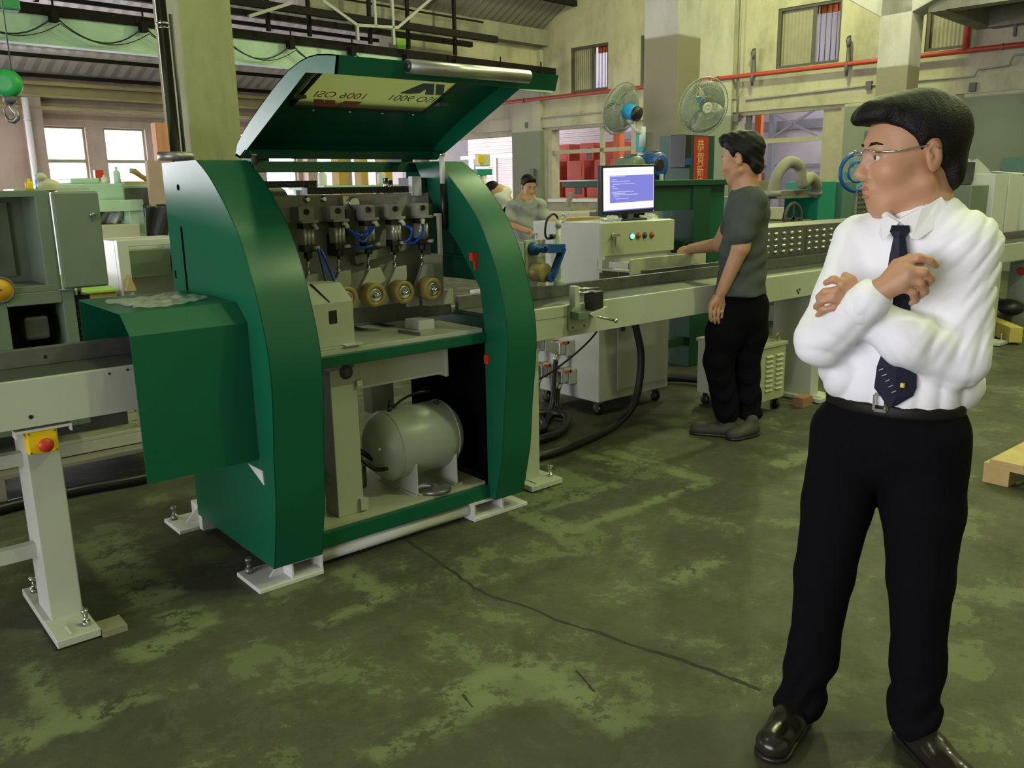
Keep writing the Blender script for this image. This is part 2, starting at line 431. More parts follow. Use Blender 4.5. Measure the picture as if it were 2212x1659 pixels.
def holed_wall(name, m, axis, c0, c1, a0, a1, z0, z1, holes):
    """wall between planes c0..c1 of `axis`, spanning a0..a1 along the other axis, with real openings (a, b, za, zb)"""
    A = sorted({a0, a1, *[h[0] for h in holes], *[h[1] for h in holes]}); Z = sorted({z0, z1, *[h[2] for h in holes], *[h[3] for h in holes]})
    A = [a for a in A if a0 <= a <= a1]; Z = [z for z in Z if z0 <= z <= z1]
    solid = lambda a, z: a0 < a < a1 and z0 < z < z1 and not any(h[0] < a < h[1] and h[2] < z < h[3] for h in holes)
    g = G(BM)
    P = (lambda c, a, z: (c, a, z)) if axis == 'u' else (lambda c, a, z: (a, c, z))
    mid = lambda s, i: (s[i] + s[i + 1]) / 2 if 0 <= i < len(s) - 1 else (s[0] - 1 if i < 0 else s[-1] + 1)
    for i in range(len(A) - 1):
        for k in range(len(Z) - 1):
            if not solid(mid(A, i), mid(Z, k)): continue
            for c in (c0, c1): g.add([P(c, A[i], Z[k]), P(c, A[i + 1], Z[k]), P(c, A[i + 1], Z[k + 1]), P(c, A[i], Z[k + 1])], [(0, 1, 2, 3)])
            for di, dk, e in ((-1, 0, ((A[i], Z[k]), (A[i], Z[k + 1]))), (1, 0, ((A[i + 1], Z[k]), (A[i + 1], Z[k + 1]))), (0, -1, ((A[i], Z[k]), (A[i + 1], Z[k]))), (0, 1, ((A[i], Z[k + 1]), (A[i + 1], Z[k + 1])))):
                if not solid(mid(A, i + di), mid(Z, k + dk)):
                    g.add([P(c0, *e[0]), P(c0, *e[1]), P(c1, *e[1]), P(c1, *e[0])], [(0, 1, 2, 3)])
    o = struct(g.build(name, m)); origin_to_world(o); return o
U = 15.88
UPW = [(12.47, 13.55, 3.56, 4.54), (10.6, 11.6, 3.56, 4.56), (7.22, 8.45, 3.57, 4.64), (5.02, 5.75, 3.57, 4.64), (2.0, 3.2, 3.57, 4.64)]
DOORS = [(11.78, 14.15, 1.19, 2.80), (7.08, 9.22, 1.0, 2.79), (15.36, 19.0, 0.0, 2.72)]
wall_w = holed_wall('wall_right', M_['wall'], 'u', U, U + 0.28, -8, 19.2, 0, 10.5, UPW + DOORS)
FW = [(6.17 + 1.23 * k, 7.03 + 1.23 * k, 1.35, 2.83) for k in range(0, 8)]
wall_f = holed_wall('wall_back', M_['wall_far'], 'v', 19.0, 19.25, -9, 16.2, 0, 3.72, FW + [(-8.0, 4.9, 0.0, 3.2)])  # the wide unseen opening is added to whiten reflections on the machine
g = G(BM); g.box(-9, -8.2, 0, 16.2, -8, 10.5); struct(g.build('wall_front', M_['wall']))
wall_l = holed_wall('wall_left', M_['wall'], 'u', -9.2, -9, -8, 19.2, 0, 10.5, [(-2.6, 6.4, 0, 4.2)])
# concrete frame of the right wall: sill bands and pilasters
t = G(BM); t.box(U - .07, -8, 2.84, U, 19, 3.12); struct(t.build('trim_1', M_['wall']))
t = G(BM); t.box(U - .12, 14.40, 0, U, 15.35, 4.6); struct(t.build('trim_2', M_['pil']))
t = G(BM); t.box(U - .12, 9.3, 0, U, 10.4, 10); struct(t.build('trim_3', M_['pil']))
t = G(BM); t.box(U - .12, 5.9, 0, U, 7.0, 2.83); struct(t.build('trim_4', M_['pil']))
t = G(BM); t.box(U - .14, 3.3, 0, U, 5.0, 2.83); struct(t.build('trim_5', M_['pil']))
t = G(BM); t.box(U - .06, 5.02, 0, U, 5.88, 2.83); struct(t.build('trim_6', M_['colm']))
# baseboard-height sill ledge under door_1
t = G(BM); t.box(U - .1, 11.7, 1.12, U + .05, 14.2, 1.19); struct(t.build('trim_7', M_['white2']))

M_['frame_olive'] = mat('olive_window_frame', (0.36, 0.33, 0.22), 0.5, var=0.1)
M_['frame_dark'] = mat('dark_window_frame', (0.07, 0.065, 0.045), 0.5, var=0.1)
M_['frosted'] = mat('dusty_ribbed_panel', (0.27, 0.25, 0.18), 0.7, var=0.12, scale=5)
M_['bars'] = mat('dark_window_bars', (0.05, 0.05, 0.06), 0.5)
M_['louv'] = mat('pale_louvre', (0.55, 0.56, 0.62), 0.6)
def upper_window(n, h):
    v0, v1, z0, z1 = h
    w = thing('window_%d' % n, '', '', BP(U + .1, (v0 + v1) / 2, z0)); del w['label']; del w['category']; w['kind'] = 'structure'
    g = G(BM)
    for a in ((v0, z0, v1, z0 + .05), (v0, z1 - .05, v1, z1), (v1 - .06, z0, v1, z1), (v0, z0, v0 + .04, z1)): g.box(U + .02, a[0], a[1], U + .12, a[2], a[3])
    vm = v0 + (v1 - v0) * (.10 if n == 4 else .42)
    g.box(U + .04, vm - .04, z0, U + .1, vm + .04, z1)
    g.build('window_frame', M_['frame_dark'], w)
    # ribbed sliding panel on the left half
    k = 9; pts = []
    for i in range(k * 2 + 1):
        pts.append((U + .075 + (.012 if i % 2 else 0), vm + .03 + (v1 - vm - .08) * i / (k * 2)))
    g = G(BM); g.prism([(p[0], p[1], z0 + .04) for p in pts] + [(p[0] + .012, p[1], z0 + .04) for p in pts[::-1]], (0, 0, z1 - z0 - .08)); g.build('ribbed_panel', M_['frosted'], w)
    for i in range(5):
        y = v0 + .06 + (vm - v0 - .1) * i / 4
        g = G(BM); g.cyl((U + .2, y, z0), (U + .2, y, z1), .008, 6); g.build('window_bar', M_['bars'], w)
    g = G(BM); g.box(U + .22, v0, z1 - .16, U + .25, vm, z1); g.build('orange_blind', M_['orange'], w, label='orange strip at the top')
    return w
for i, h in enumerate(UPW): upper_window(i + 1, h)
def lower_opening(n, h, mulls):
    v0, v1, z0, z1 = h
    w = thing('door_%d' % n, '', '', BP(U + .1, (v0 + v1) / 2, z0)); del w['label']; del w['category']; w['kind'] = 'structure'
    g = G(BM)
    g.box(U - .02, v0 - .1, z1 - .02, U + .14, v1 + .1, z1 + .1); g.box(U - .02, v1 - .02, z0, U + .14, v1 + .1, z1); g.box(U - .02, v0 - .1, z0, U + .14, v0 + .02, z1)
    g.build('door_frame', M_['frame_olive'], w)
    g = G(BM); g.box(U + .03, v0, 2.22, U + .09, v1, 2.31); g.build('transom_bar', M_['frame_olive'], w)
    for v in mulls:
        g = G(BM); g.box(U + .03, v - .05, z0, U + .1, v + .05, z1); g.build('mullion', M_['frame_olive'], w)
    return w
lower_opening(1, DOORS[0], [12.66])
d2 = lower_opening(2, DOORS[1], [])
g = G(BM); g.box(U + .02, 7.08, 1.0, U + .1, 7.46, 2.79); g.build('door_post', M_['frame_olive'], d2)
g = G(BM); g.box(U + .02, 8.95, 1.0, U + .1, 9.05, 2.79); g.build('door_post', M_['frame_dark'], d2)

# back-wall windows: frame, transom, lit from outside
M_['pane'] = mat('bright_glass', (0.9, 0.9, 0.9), 0.05, trans=1.0, var=0.0)
def pane_mat():
    m = M_['pane']; b = m.node_tree.nodes['Principled BSDF']; b.inputs['Alpha'].default_value = 0.12
pane_mat()
for i, h in enumerate(FW):
    v0, v1, z0, z1 = h
    w = thing('window_%d' % (10 + i), '', '', BP((v0 + v1) / 2, 19.12, z0)); del w['label']; del w['category']; w['kind'] = 'structure'
    g = G(BM)
    g.box(v0, 19.08, 2.12, v1, 19.16, 2.19)
    for a in ((v0, z0, v1, z0 + .05), (v0, z1 - .04, v1, z1), (v0, z0, v0 + .04, z1), (v1 - .04, z0, v1, z1)): g.box(a[0], 19.08, a[1], a[2], 19.16, a[3])
    g.build('window_frame', M_['frame_olive'], w)
    g = G(BM); g.box(v0 + .03, 19.115, z0 + .04, v1 - .03, 19.125, z1 - .03); g.build('pane', M_['pane'], w)

# ------------------------------------------------------------ roofs
M_['roof'] = mat('grey_corrugated_roof', (0.20, 0.19, 0.16), 0.7, var=0.12, scale=1.5)
M_['roof2'] = mat('pale_corrugated_roof', (0.78, 0.72, 0.74), 0.6, var=0.1, scale=2.0)
M_['purlin'] = mat('dark_steel_purlin', (0.013, 0.011, 0.009), 0.8, spec=.15, var=0.15)
M_['conc'] = wall_mat('grimy_concrete', (0.26, 0.25, 0.20), None, 0, (0.10, 0.095, 0.075))
def corr(g, f, n):
    """corrugated sheet: f(s, t) with s along the run 0..1 and t across in 0..1, lifted by the rib height"""
    g.grid(f, n, 1, False)
g = G(BM)
def rf(s, t):
    u = -9 + 25.2 * s; k = .022 * (1 if int(round(s * 240)) % 2 else -1)
    return (u, 14.5 - 6 * t, 4.98 + 3.4 * t + k)
corr(g, rf, 240); o = g.build('ceiling', M_['roof'], fix=False); struct(o)
g = G(BM); g.box(-9, -8, 8.38, 16.2, 8.5, 8.5); o = g.build('ceiling', M_['roof']); struct(o)
g = G(BM)
def rf2(s, t):
    u = -9 + 25.2 * s; k = .009 * (1 if int(round(s * 200)) % 2 else -1)
    return (u, 19.3 - 5.0 * t, 3.70 + 2.1 * t + k)
corr(g, rf2, 200); o = g.build('ceiling', M_['roof2'], fix=False); struct(o)
for i, v in enumerate((18.85, 18.2, 17.4, 16.5, 15.5)):
    z = 3.62 + (19.3 - v) * .42 - .04
    g = G(BM); g.box(-9, v - .03, z - .05, 15.9, v + .03, z + .02); o = g.build('trim_%d' % (10 + i), M_['purlin']); struct(o)
for i, v in enumerate((13.4, 12.0, 10.5)):
    z = 4.98 + (14.5 - v) * .567 - .1
    g = G(BM); g.box(-9, v - .05, z - .1, 15.9, v + .05, z + .02); o = g.build('trim_%d' % (16 + i), M_['purlin']); struct(o)
# eave beam between the two bays and rafters
g = G(BM); g.box(9.4, 14.2, 4.66, U, 14.6, 5.0); struct(g.build('trim_20', M_['conc']))
g = G(BM); g.box(11.4, 14.5, 3.0, 11.62, 14.8, 4.7); struct(g.build('trim_21', M_['conc']))
M_['lowbeam'] = mat('ochre_runway_beam', (0.30, 0.26, 0.13), 0.6, var=0.1)
g = G(BM); g.box(-9, 18.7, 3.34, U, 18.95, 3.38); g.box(-9, 18.8, 3.38, U, 18.86, 3.56); g.box(-9, 18.68, 3.56, U, 18.96, 3.62)
g.box(-9, 18.72, 3.12, U, 18.8, 3.17)
tag(g.build('runway_beam', M_['lowbeam']), 'yellowish steel runway beam along the windowed back wall', 'beam')
for i, u in enumerate((6.02, 12.2)):
    g = G(BM); g.box(u - .14, 18.72, 0, u + .14, 19.0, 3.34); struct(g.build('trim_%d' % (22 + i), M_['wall_far']))
g = G(BM); g.cyl((5.85, 18.62, 0), (5.85, 18.62, 3.3), .06, 12); g.torus((5.85, 18.62, 2.9), (0, 0, 1), .065, .012, 14, 5); g.torus((5.85, 18.62, 1.6), (0, 0, 1), .065, .012, 14, 5)
tag(g.build('drain_pipe', M_['white2']), 'white vertical drain pipe beside the bright back windows', 'pipe')

# columns
def column(u, v, wdt, m, h):
    g = G(BM); g.box(u - wdt / 2, v - wdt / 2, 0, u + wdt / 2, v + wdt / 2, h)
    return g
g = column(3.66, 7.26, .46, M_['col_near'], 8.4)
o = g.build('concrete_pillar', M_['col_near'], bevel=.012); origin_to_world(o)
tag(o, 'olive concrete pillar behind the big green machine', 'pillar')
g = column(8.9, 6.05, .47, M_['colm'], 8.4)
o = g.build('concrete_column', M_['colm'], bevel=.015); origin_to_world(o)
tag(o, 'square column, white above and grey below, with fans on its sides', 'column')
g = column(13.8, 5.35, .46, M_['colm'], 4.35)
g.prism([(13.57, 5.58, 3.83), (13.57, 6.2, 4.22), (13.57, 6.2, 8.4), (13.57, 4.5, 8.4), (13.57, 4.5, 4.1), (13.57, 5.12, 3.84)], (.46, 0, 0))
o = g.build('concrete_column', M_['colm'], bevel=.012); origin_to_world(o)
tag(o, 'white and grey column with flared top behind the man in white', 'column')
# dark concrete slab underside at the upper right
g = G(BM); g.box(13.7, -3, 4.2, 15.88, 4.95, 4.4); g.box(13.7, 4.7, 3.82, 15.88, 4.95, 4.2); g.box(15.6, -3, 3.8, 15.88, 4.7, 4.2); g.box(13.7, -3, 3.83, 13.95, 4.7, 4.2); g.box(13.95, 2.4, 3.9, 15.6, 2.6, 4.2); struct(g.build('ceiling', M_['conc']))
g = G(BM); g.box(15.6, 4.3, 3.62, 15.66, 4.34, 3.8); tag(g.build('hanging_rod', M_['dgrey']), 'short dark rod hanging from the concrete beam at the upper right', 'rod')
g = G(BM); g.box(11.95, 14.5, 4.1, U, 14.6, 4.7); struct(g.build('trim_24', M_['wall']))
g = G(BM); g.box(11.64, 14.52, 4.12, 11.9, 14.56, 4.66); struct(g.build('window_60', mat('green_fibreglass', (.28, .55, .06), .5)))
# crane runway girder with rail, cables and walkway
rg = thing('crane_girder', 'long pale green crane girder with dark rail and looped cables', 'girder', BP(3.5, 14.0, 3.58))
g = G(BM); g.box(-9, 13.9, 3.60, 15.6, 14.02, 3.98); g.box(-9, 13.86, 3.58, 15.6, 14.06, 3.62); g.build('web_plate', M_['mint'], rg)
g = G(BM); g.box(-9, 13.84, 3.98, 15.7, 14.06, 4.12); g.build('rail', M_['purlin'], rg)
g = G(BM)
for k in range(-4, 14):
    u0 = 4.85 + k * 1.28
    if u0 + 1.28 > 15.4: break
    g.tube([(u0 + 1.28 * s / 10, 13.74, 3.96 - .30 * (1 - (2 * s / 10 - 1) ** 2)) for s in range(11)], .011, 5)
    g.tube([(u0 + .06 + 1.28 * s / 10, 13.72, 3.86 - .22 * (1 - (2 * s / 10 - 1) ** 2)) for s in range(11)], .007, 5)
o = g.build('festoon_cable', M_['black'], rg, kind='stuff')
for k in range(-4, 10):
    u0 = 4.85 + k * 1.28
    if u0 > 15.4: break
    g = G(BM); g.box(u0 - .05, 13.70, 3.88, u0 + .05, 13.84, 4.02); g.cyl((u0, 13.75, 4.0), (u0, 13.75, 4.2), .015, 6); g.build('cable_trolley', M_['purlin'], rg)
wk = thing('crane_walkway', 'dark steel walkway with railings above the pale green girder', 'walkway', BP(5, 13.6, 4.35))
g = G(BM); g.box(-9, 13.2, 4.36, 13.2, 13.3, 4.48); g.box(-9, 13.95, 4.36, 13.2, 14.05, 4.46); g.build('walkway_beam', M_['purlin'], wk)
for k, u in enumerate((2.4, 4.6, 6.4, 8.2, 9.0, 10.3, 11.2, 12.4)):
    g = G(BM); g.box(u - .03, 13.6, 4.1, u + .03, 13.66, 5.3); g.build('rail_post', M_['purlin'], wk)
for z in (4.8, 5.25):
    g = G(BM); g.cyl(( -9, 13.63, z), (13.2, 13.63, z), .02, 6); g.build('hand_rail', M_['purlin'], wk)
# white lattice braces under the roof
lb = thing('roof_brace', 'white lattice brace hanging under the dark roof', 'brace', BP(9.6, 13.2, 4.4))
for a, b in (((9.0, 13.2, 4.62), (9.7, 13.2, 4.30)), ((9.7, 13.2, 4.30), (10.6, 13.2, 4.36)), ((10.6, 13.2, 4.36), (11.9, 13.2, 5.3)), ((9.7, 13.2, 4.3), (9.7, 13.2, 4.05)), ((10.1, 13.2, 4.33), (10.1, 13.2, 4.9)), ((10.5, 13.2, 4.05), (10.5, 13.2, 5.3)), ((6.2, 13.2, 4.42), (8.9, 13.2, 4.95)), ((7.6, 13.2, 4.2), (8.4, 13.2, 4.5))):
    g = G(BM); g.bar(a, b, .05, .05); g.build('brace_bar', M_['grey'], lb)

# red fire pipe along the right wall
fp = thing('fire_pipe', 'long red fire pipe running along the stained right wall', 'pipe', BP(U - .12, 9, 3.5))
g = G(BM); g.cyl((U - .14, -4, 3.5), (U - .14, 18.4, 3.5), .042, 10); g.build('main_run', M_['redpaint'], fp)
g = G(BM); g.cyl((U - .14, 5.05, 3.5), (U - .14, 5.05, 4.6), .05, 10); g.build('riser', M_['redpaint'], fp)
for v in (14.9, 12.2, 9.6, 7.0, 4.5):
    g = G(BM); g.torus((U - .14, v, 3.5), (0, 1, 0), .046, .012, 12, 5); g.box(U - .1, v - .02, 3.48, U, v + .02, 3.52); g.build('pipe_clip', M_['steel'], fp)
# grey conduits with junction boxes on the right wall
cd = thing('conduit', 'thin grey electrical conduit stepping along the right wall', 'conduit', BP(U - .09, 8, 3.1))
for pts in ([(U - .09, 15.2, 3.0), (U - .09, 14.7, 3.0), (U - .09, 14.6, 3.06), (U - .09, 9.2, 3.1), (U - .09, 9.1, 3.25)], [(U - .09, 9.0, 3.05), (U - .09, 6.2, 3.12), (U - .09, 4.9, 3.1), (U - .09, 4.85, 3.2), (U - .09, 4.4, 3.22), (U - .09, 4.35, 3.36), (U - .09, 3.6, 3.38)], [(U - .09, 9.18, 5.9), (U - .09, 9.18, 2.6)], [(U - .09, 14.85, 3.5), (U - .09, 14.85, 2.95)]):
    g = G(BM); g.tube(pts, .018, 6); g.build('conduit_run', M_['grey'], cd)
for v, z in ((14.85, 2.95), (6.6, 3.13), (9.18, 2.75), (4.9, 2.95)):
    g = G(BM); g.box(U - .13, v - .05, z - .09, U - .05, v + .05, z + .05); g.build('junction_box', M_['dgrey'], cd)
# two dark cable hooks
for v in (8.85, 7.0):
    g = G(BM); g.tube([(U - .1, v, 3.75), (U - .16, v, 3.9), (U - .12, v, 3.98), (U - .1, v, 3.55), (U - .17, v, 3.45), (U - .14, v, 3.3)], [.03, .05, .03, .05, .04, .02], 8)
    tag(g.build('cable_hook', M_['dgrey']), 'dark lump of cable hanging on the red pipe ' + ('left' if v > 8 else 'right') + ' of the upper window', 'hook', 'cable lumps on the red pipe')
# ------------------------------------------------------------ the big green machine
MC = thing('feed_machine', 'large green machine with curved side panels and raised hood', 'machine', (1.875, 3.3, 0))
def spline(P, k=5):
    P = [Vector((*p, 0)) if len(p) == 2 else Vector(p) for p in P]; out = []
    for i in range(len(P) - 1):
        a, b, c, d = P[max(i - 1, 0)], P[i], P[i + 1], P[min(i + 2, len(P) - 1)]
        for j in range(k):
            t = j / k; out.append(.5 * ((2 * b) + (c - a) * t + (2 * a - 5 * b + 4 * c - d) * t * t + (3 * b - a - 3 * c + d) * t ** 3))
    return out + [P[-1]]
PF = [(2.905, .085), (2.87, .227), (2.845, .35), (2.828, .54), (2.80, .77), (2.803, .91), (2.835, 1.04), (2.885, 1.18), (2.955, 1.31), (3.02, 1.39), (3.11, 1.475), (3.20, 1.545), (3.30, 1.60)]
PF = [(p.x, p.y) for p in spline(PF, 4)]
def panel(x_out, x_in):
    sx = 1 if x_in > x_out else -1
    g = G()
    full = PF + [(3.67, 1.60), (3.67, 1.06), (3.10, 1.06), (3.10, .88), (3.67, .88), (3.67, .085)]
    g.prism([(x_out, y, z) for y, z in full], (sx * .004, 0, 0))
    n = len(PF)
    g.grid(lambda u, v: (x_out if v < .5 else x_in, *PF[int(round(u * (n - 1)))]), n - 1, 1, True)      # rolled front strip
    g.add([(x_out, *PF[-1]), (x_in, *PF[-1]), (x_in, 3.67, 1.6), (x_out, 3.67, 1.6)], [(0, 1, 2, 3)])
    g.add([(x_out, *PF[0]), (x_in, *PF[0]), (x_in, 3.67, .085), (x_out, 3.67, .085)], [(0, 1, 2, 3)])
    inner = PF + [(3.45, 1.60), (3.30, 1.40), (3.12, 1.22), (2.98, 1.05), (2.955, .9), (2.955, .085)]
    g.prism([(x_in, y, z) for y, z in inner], (-sx * .003, 0, 0))
    return g.build('side_panel', M_['green'], MC, fix=False)
pl = panel(1.25, 1.452)
pr_ = panel(2.5, 2.332)
g = G(); g.box(1.2485, 3.512, 1.095, 1.2515, 3.529, 1.35); g.build('slot', M_['matte'], pl, label='long black slot')
g = G(); g.cyl((1.2485, 3.51, 1.502), (1.252, 3.51, 1.502), .012, 16); g.build('hole', M_['matte'], pl)
g = G(); g.box(1.2485, 3.632, 1.135, 1.2515, 3.645, 1.168); g.build('slot', M_['matte'], pl)
g = G(); g.prism([(1.247, 3.06, .47), (1.247, 2.93, .47), (1.247, 2.925, .415)], (.004, 0, 0)); g.build('notch', M_['white2'], pl, label='pale triangular notch')
g = G(); g.box(1.452, 2.94, .813, 2.332, 2.965, .858); g.build('middle_rail', M_['green'], MC, bevel=.003)
g = G(); g.box(1.452, 2.945, .085, 2.332, 2.97, .15); g.build('bottom_rail', M_['green'], MC, bevel=.003)
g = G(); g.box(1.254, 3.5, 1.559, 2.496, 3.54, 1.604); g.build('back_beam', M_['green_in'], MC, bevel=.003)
g = G(); g.box(1.46, 2.975, .11, 2.33, 3.66, .16); g.build('floor_pan', M_['cream'], MC)
g = G(); g.cyl((1.44, 2.985, .048), (2.26, 2.985, .048), .032, 14); g.build('base_tube', M_['white2'], MC)
g = G(); g.box(1.25, 3.63, .02, 2.5, 3.67, .085); g.build('base_tube', M_['white2'], MC)
def foot(x0, x1, y0, y1, bx0, bx1, side):
    g = G(); g.box(x0, y0, 0, x1, y1, .018); f = g.build('foot', M_['white2'], MC, bevel=.003)
    g = G(); t = .007
    for a in ((bx0, .018, bx0 + t, .086), (bx1 - t, .018, bx1, .086), (bx0, .079, bx1, .086), (bx0, .018, bx1, .025)): g.box(a[0], y0 + .005, a[1], a[2], y0 + .17, a[3])
    g.build('box_section', M_['white2'], f)
    xg = bx0 if side < 0 else bx1
    g = G(); g.prism([(xg, y0 + .08, .018), (xg + side * .06, y0 + .08, .018), (xg, y0 + .08, .08)], (0, .008, 0)); g.build('gusset', M_['white2'], f)
    xb = (x0 if side < 0 else x1) - side * .035
    g = G(); g.lathe((xb, y1 - .04, .018), (0, 0, 1), [(.016, 0), (.016, .022), (.009, .022), (.009, .05), (.014, .05), (.014, .064)], 8); g.build('levelling_bolt', M_['steel'], f)
    return f
foot(1.187, 1.457, 2.908, 3.12, 1.325, 1.457, -1)
foot(2.225, 2.545, 2.925, 3.12, 2.225, 2.40, 1)
foot(1.17, 1.42, 3.70, 3.90, 1.29, 1.40, -1)
foot(2.3, 2.56, 3.70, 3.90, 2.3, 2.45, 1)
# tunnel cover on the left panel
TX0, TX1 = .845, 1.246
tun = [(2.95, .51), (2.955, 1.022), (3.04, 1.09), (3.545, 1.093), (3.545, .93)]
g = G()
def sheet(path, x0, x1, t, d):
    """bent sheet: path of (y,z), thickness t towards the inside d"""
    ins = []
    for i, (y, z) in enumerate(path):
        a = Vector(path[max(i - 1, 0)]); c = Vector(path[min(i + 1, len(path) - 1)])
        k = (c - a).normalized(); ins.append((y - d * k.y * t * -1, z - d * k.x * t))
    loop = path + ins[::-1]
    g.prism([(x0, y, z) for y, z in loop], (x1 - x0, 0, 0))
sheet(tun, TX0, TX1, .004, 1)
g.build('tunnel_cover', M_['green'], MC, label='boxy green tunnel cover')
# ---- hood
HX0, HX1 = 1.45, 2.40
ho = [(3.405, 1.623), (3.373, 1.668), (3.305, 1.710), (3.241, 1.743), (3.149, 1.785), (3.065, 1.822), (2.983, 1.856), (2.89, 1.890), (2.798, 1.909), (2.74, 1.915), (2.683, 1.915), (2.61, 1.907), (2.542, 1.896)]
hin = [(2.561, 1.84), (2.771, 1.867), (3.363, 1.609)]
hd = G()
for x, s in ((HX0, 1), (HX1, -1)): hd.prism([(x, y, z) for y, z in ho + hin], (s * .004, 0, 0))
for i, (a, c) in enumerate(zip(ho, ho[1:])):
    for x0, x1 in ((HX0, 1.56), (1.56, 2.16), (2.16, HX1)):
        if x0 == 1.56 and 2.79 <= c[0] and a[0] <= 3.07: continue
        hd.add([(x0, a[0], a[1]), (x1, a[0], a[1]), (x1, c[0], c[1]), (x0, c[0], c[1]), (x0, a[0] + .002, a[1] - .004), (x1, a[0] + .002, a[1] - .004), (x1, c[0] + .002, c[1] - .004), (x0, c[0] + .002, c[1] - .004)],
               [(0, 1, 2, 3), (4, 7, 6, 5), (0, 4, 5, 1), (1, 5, 6, 2), (2, 6, 7, 3), (3, 7, 4, 0)], False)
hd.prism([(HX0, 2.542, 1.896), (HX0, 2.561, 1.84), (HX0, 2.578, 1.842), (HX0, 2.56, 1.896)], (HX1 - HX0, 0, 0))
hd.prism([(HX0, 3.405, 1.623), (HX0, 3.363, 1.609), (HX0, 3.30, 1.637), (HX0, 3.305, 1.642), (HX0, 3.36, 1.618), (HX0, 3.395, 1.63)], (HX1 - HX0, 0, 0))
hood = hd.build('hood', M_['green'], MC)
n_ = Vector((1, 0, 0)).cross(Vector((0, 2.798 - 3.241, 1.909 - 1.741))).normalized()
p_ = Vector((1.45, 3.149, 1.776))
def on(px, py, lift=0.0):
    d = CAM.transposed() @ Vector(((px - 1106) / F_PX, (py - 829.5) / F_PX, 1.0)); o = Vector((0, 0, EYE))
    q = o + d * ((p_ - o).dot(n_) / d.dot(n_)); return q + n_ * lift
down = Vector((0, 3.241 - 2.798, 1.741 - 1.909)).normalized()      # along the window, towards the hinge
if n_.z < 0: n_ = -n_
pw = mat('printed_window_film', (0.50, 0.50, 0.34), 0.35, var=0.06, scale=7)
nt = pw.node_tree; tr = nt.nodes.new('ShaderNodeBsdfTranslucent'); tr.inputs[0].default_value = (0.72, 0.74, 0.50, 1)
ms = nt.nodes.new('ShaderNodeMixShader'); ms.inputs[0].default_value = 0.6
nt.links.new(nt.nodes['Principled BSDF'].outputs[0], ms.inputs[1]); nt.links.new(tr.outputs[0], ms.inputs[2]); nt.links.new(ms.outputs[0], nt.nodes['Material Output'].inputs[0])
g = G()
w0 = Vector((1.555, 3.105, 1.792)); w1 = Vector((1.555, 2.80, 1.792 + .305 * .379))
for q in (w0, w1): pass
g.prism([w0, w0 + Vector((.605, 0, 0)), w1 + Vector((.605, 0, 0)), w1], n_ * .004)
win = g.build('window_pane', pw, hood, label='filmed window with printed marks')
g = G()
for a, c in ((w0, w0 + Vector((.605, 0, 0))), (w0 + Vector((.6, 0, 0)), w1 + Vector((.6, 0, 0))), (w0, w1)): g.bar(a - n_ * .002, c - n_ * .002, .014, .006)
g.build('window_gasket', M_['black'], hood)
def c1(x, y): return (600 + x / 5.53, 130 + y / 5.53)
# the printed marks: flat ink on the film, seen from its back
_k = 'window_print'
def ink(pts, m, lab):
    g = G(); g.prism([on(*c1(*q), -.0012) for q in pts], n_ * .0004); g.build('printed_logo', m, hood, label=lab)
ORG_w = ORG[hood]
def ptxt(body, cx, cy, xd, yd, size, m, sx, lab):
    q = on(*c1(cx, cy), -.0012); text(body, 'printed_lettering', m, hood, q, xd, yd, size, .0002, lab, sx)
ptxt('ISO 9001', 765, 412, (1, 0, 0), down, .066, M_['text_red'], .9, 'red lettering, mirrored')
ptxt('ISO 9001', 1600, 462, (-1, 0, 0), -down, .066, M_['text_grey'], .9, 'dark grey lettering, mirrored')
ink([(425, 462), (550, 468), (575, 562), (440, 556)], M_['text_red'], 'red logo bar')
ink([(558, 468), (682, 475), (690, 568), (580, 563)], M_['text_red'], 'red logo bar')
ink([(715, 525), (800, 484), (1010, 494), (890, 574), (815, 570), (840, 545), (780, 535)], M_['text_red'], 'red logo wedge')
ink([(1450, 392), (1740, 272), (1872, 280), (1862, 412), (1758, 408), (1770, 345), (1690, 395), (1560, 400)], M_['text_grey'], 'dark grey logo wedge')
ink([(1890, 284), (1996, 292), (1976, 416), (1880, 412)], M_['text_grey'], 'dark grey logo bar')
for x in (1.66, 1.82, 1.97, 2.12):
    g = G(); g.sph((x, 3.13, 1.782), .006, 8, 5); g.build('rivet', M_['alu'], hood)
for x in (1.535, 2.18):
    g = G(); g.bar((x - .02, 3.02, 1.815), (x + .03, 3.02, 1.815), .05, .012); g.build('window_clamp', M_['dgrey'], hood)
g = G(); g.cyl((1.69, 2.515, 1.876), (2.22, 2.515, 1.876), .0235, 20); hb = g.build('handle_bar', M_['alu'], hood, label='satin aluminium tube handle')
g = G(); g.lathe((1.6885, 2.515, 1.876), (-1, 0, 0), [(.019, -.002), (.019, .0015), (.0, .0015)], 16); g.build('tube_end', M_['black'], hood)
for x in (1.75, 2.15):
    g = G(); g.cyl((x, 2.52, 1.876), (x, 2.556, 1.868), .009, 8); g.build('handle_post', M_['steel'], hood)
# hinge arms and gas struts
for x in (1.50, 2.31):
    g = G(); g.cyl((x, 3.20 if x > 2 else 3.34, 1.62), (x, 3.20 if x > 2 else 3.35, 1.50), .012, 12); st = g.build('gas_strut', M_['white2'] if x > 2 else M_['steel'], MC)
    g = G(); g.cyl((x, 3.20 if x > 2 else 3.35, 1.50), (x, 3.20 if x > 2 else 3.36, 1.30), .0125, 12); g.build('strut_body', M_['black'], st)
    g = G(); g.sph((x, 3.20 if x > 2 else 3.34, 1.625), .014, 10, 6); g.build('strut_joint', M_['chrome'], st)
for x in (1.56, 2.26):
    g = G(); g.box(x - .03, 3.40, 1.60, x + .03, 3.53, 1.618); g.build('hinge', M_['green_in'], MC)
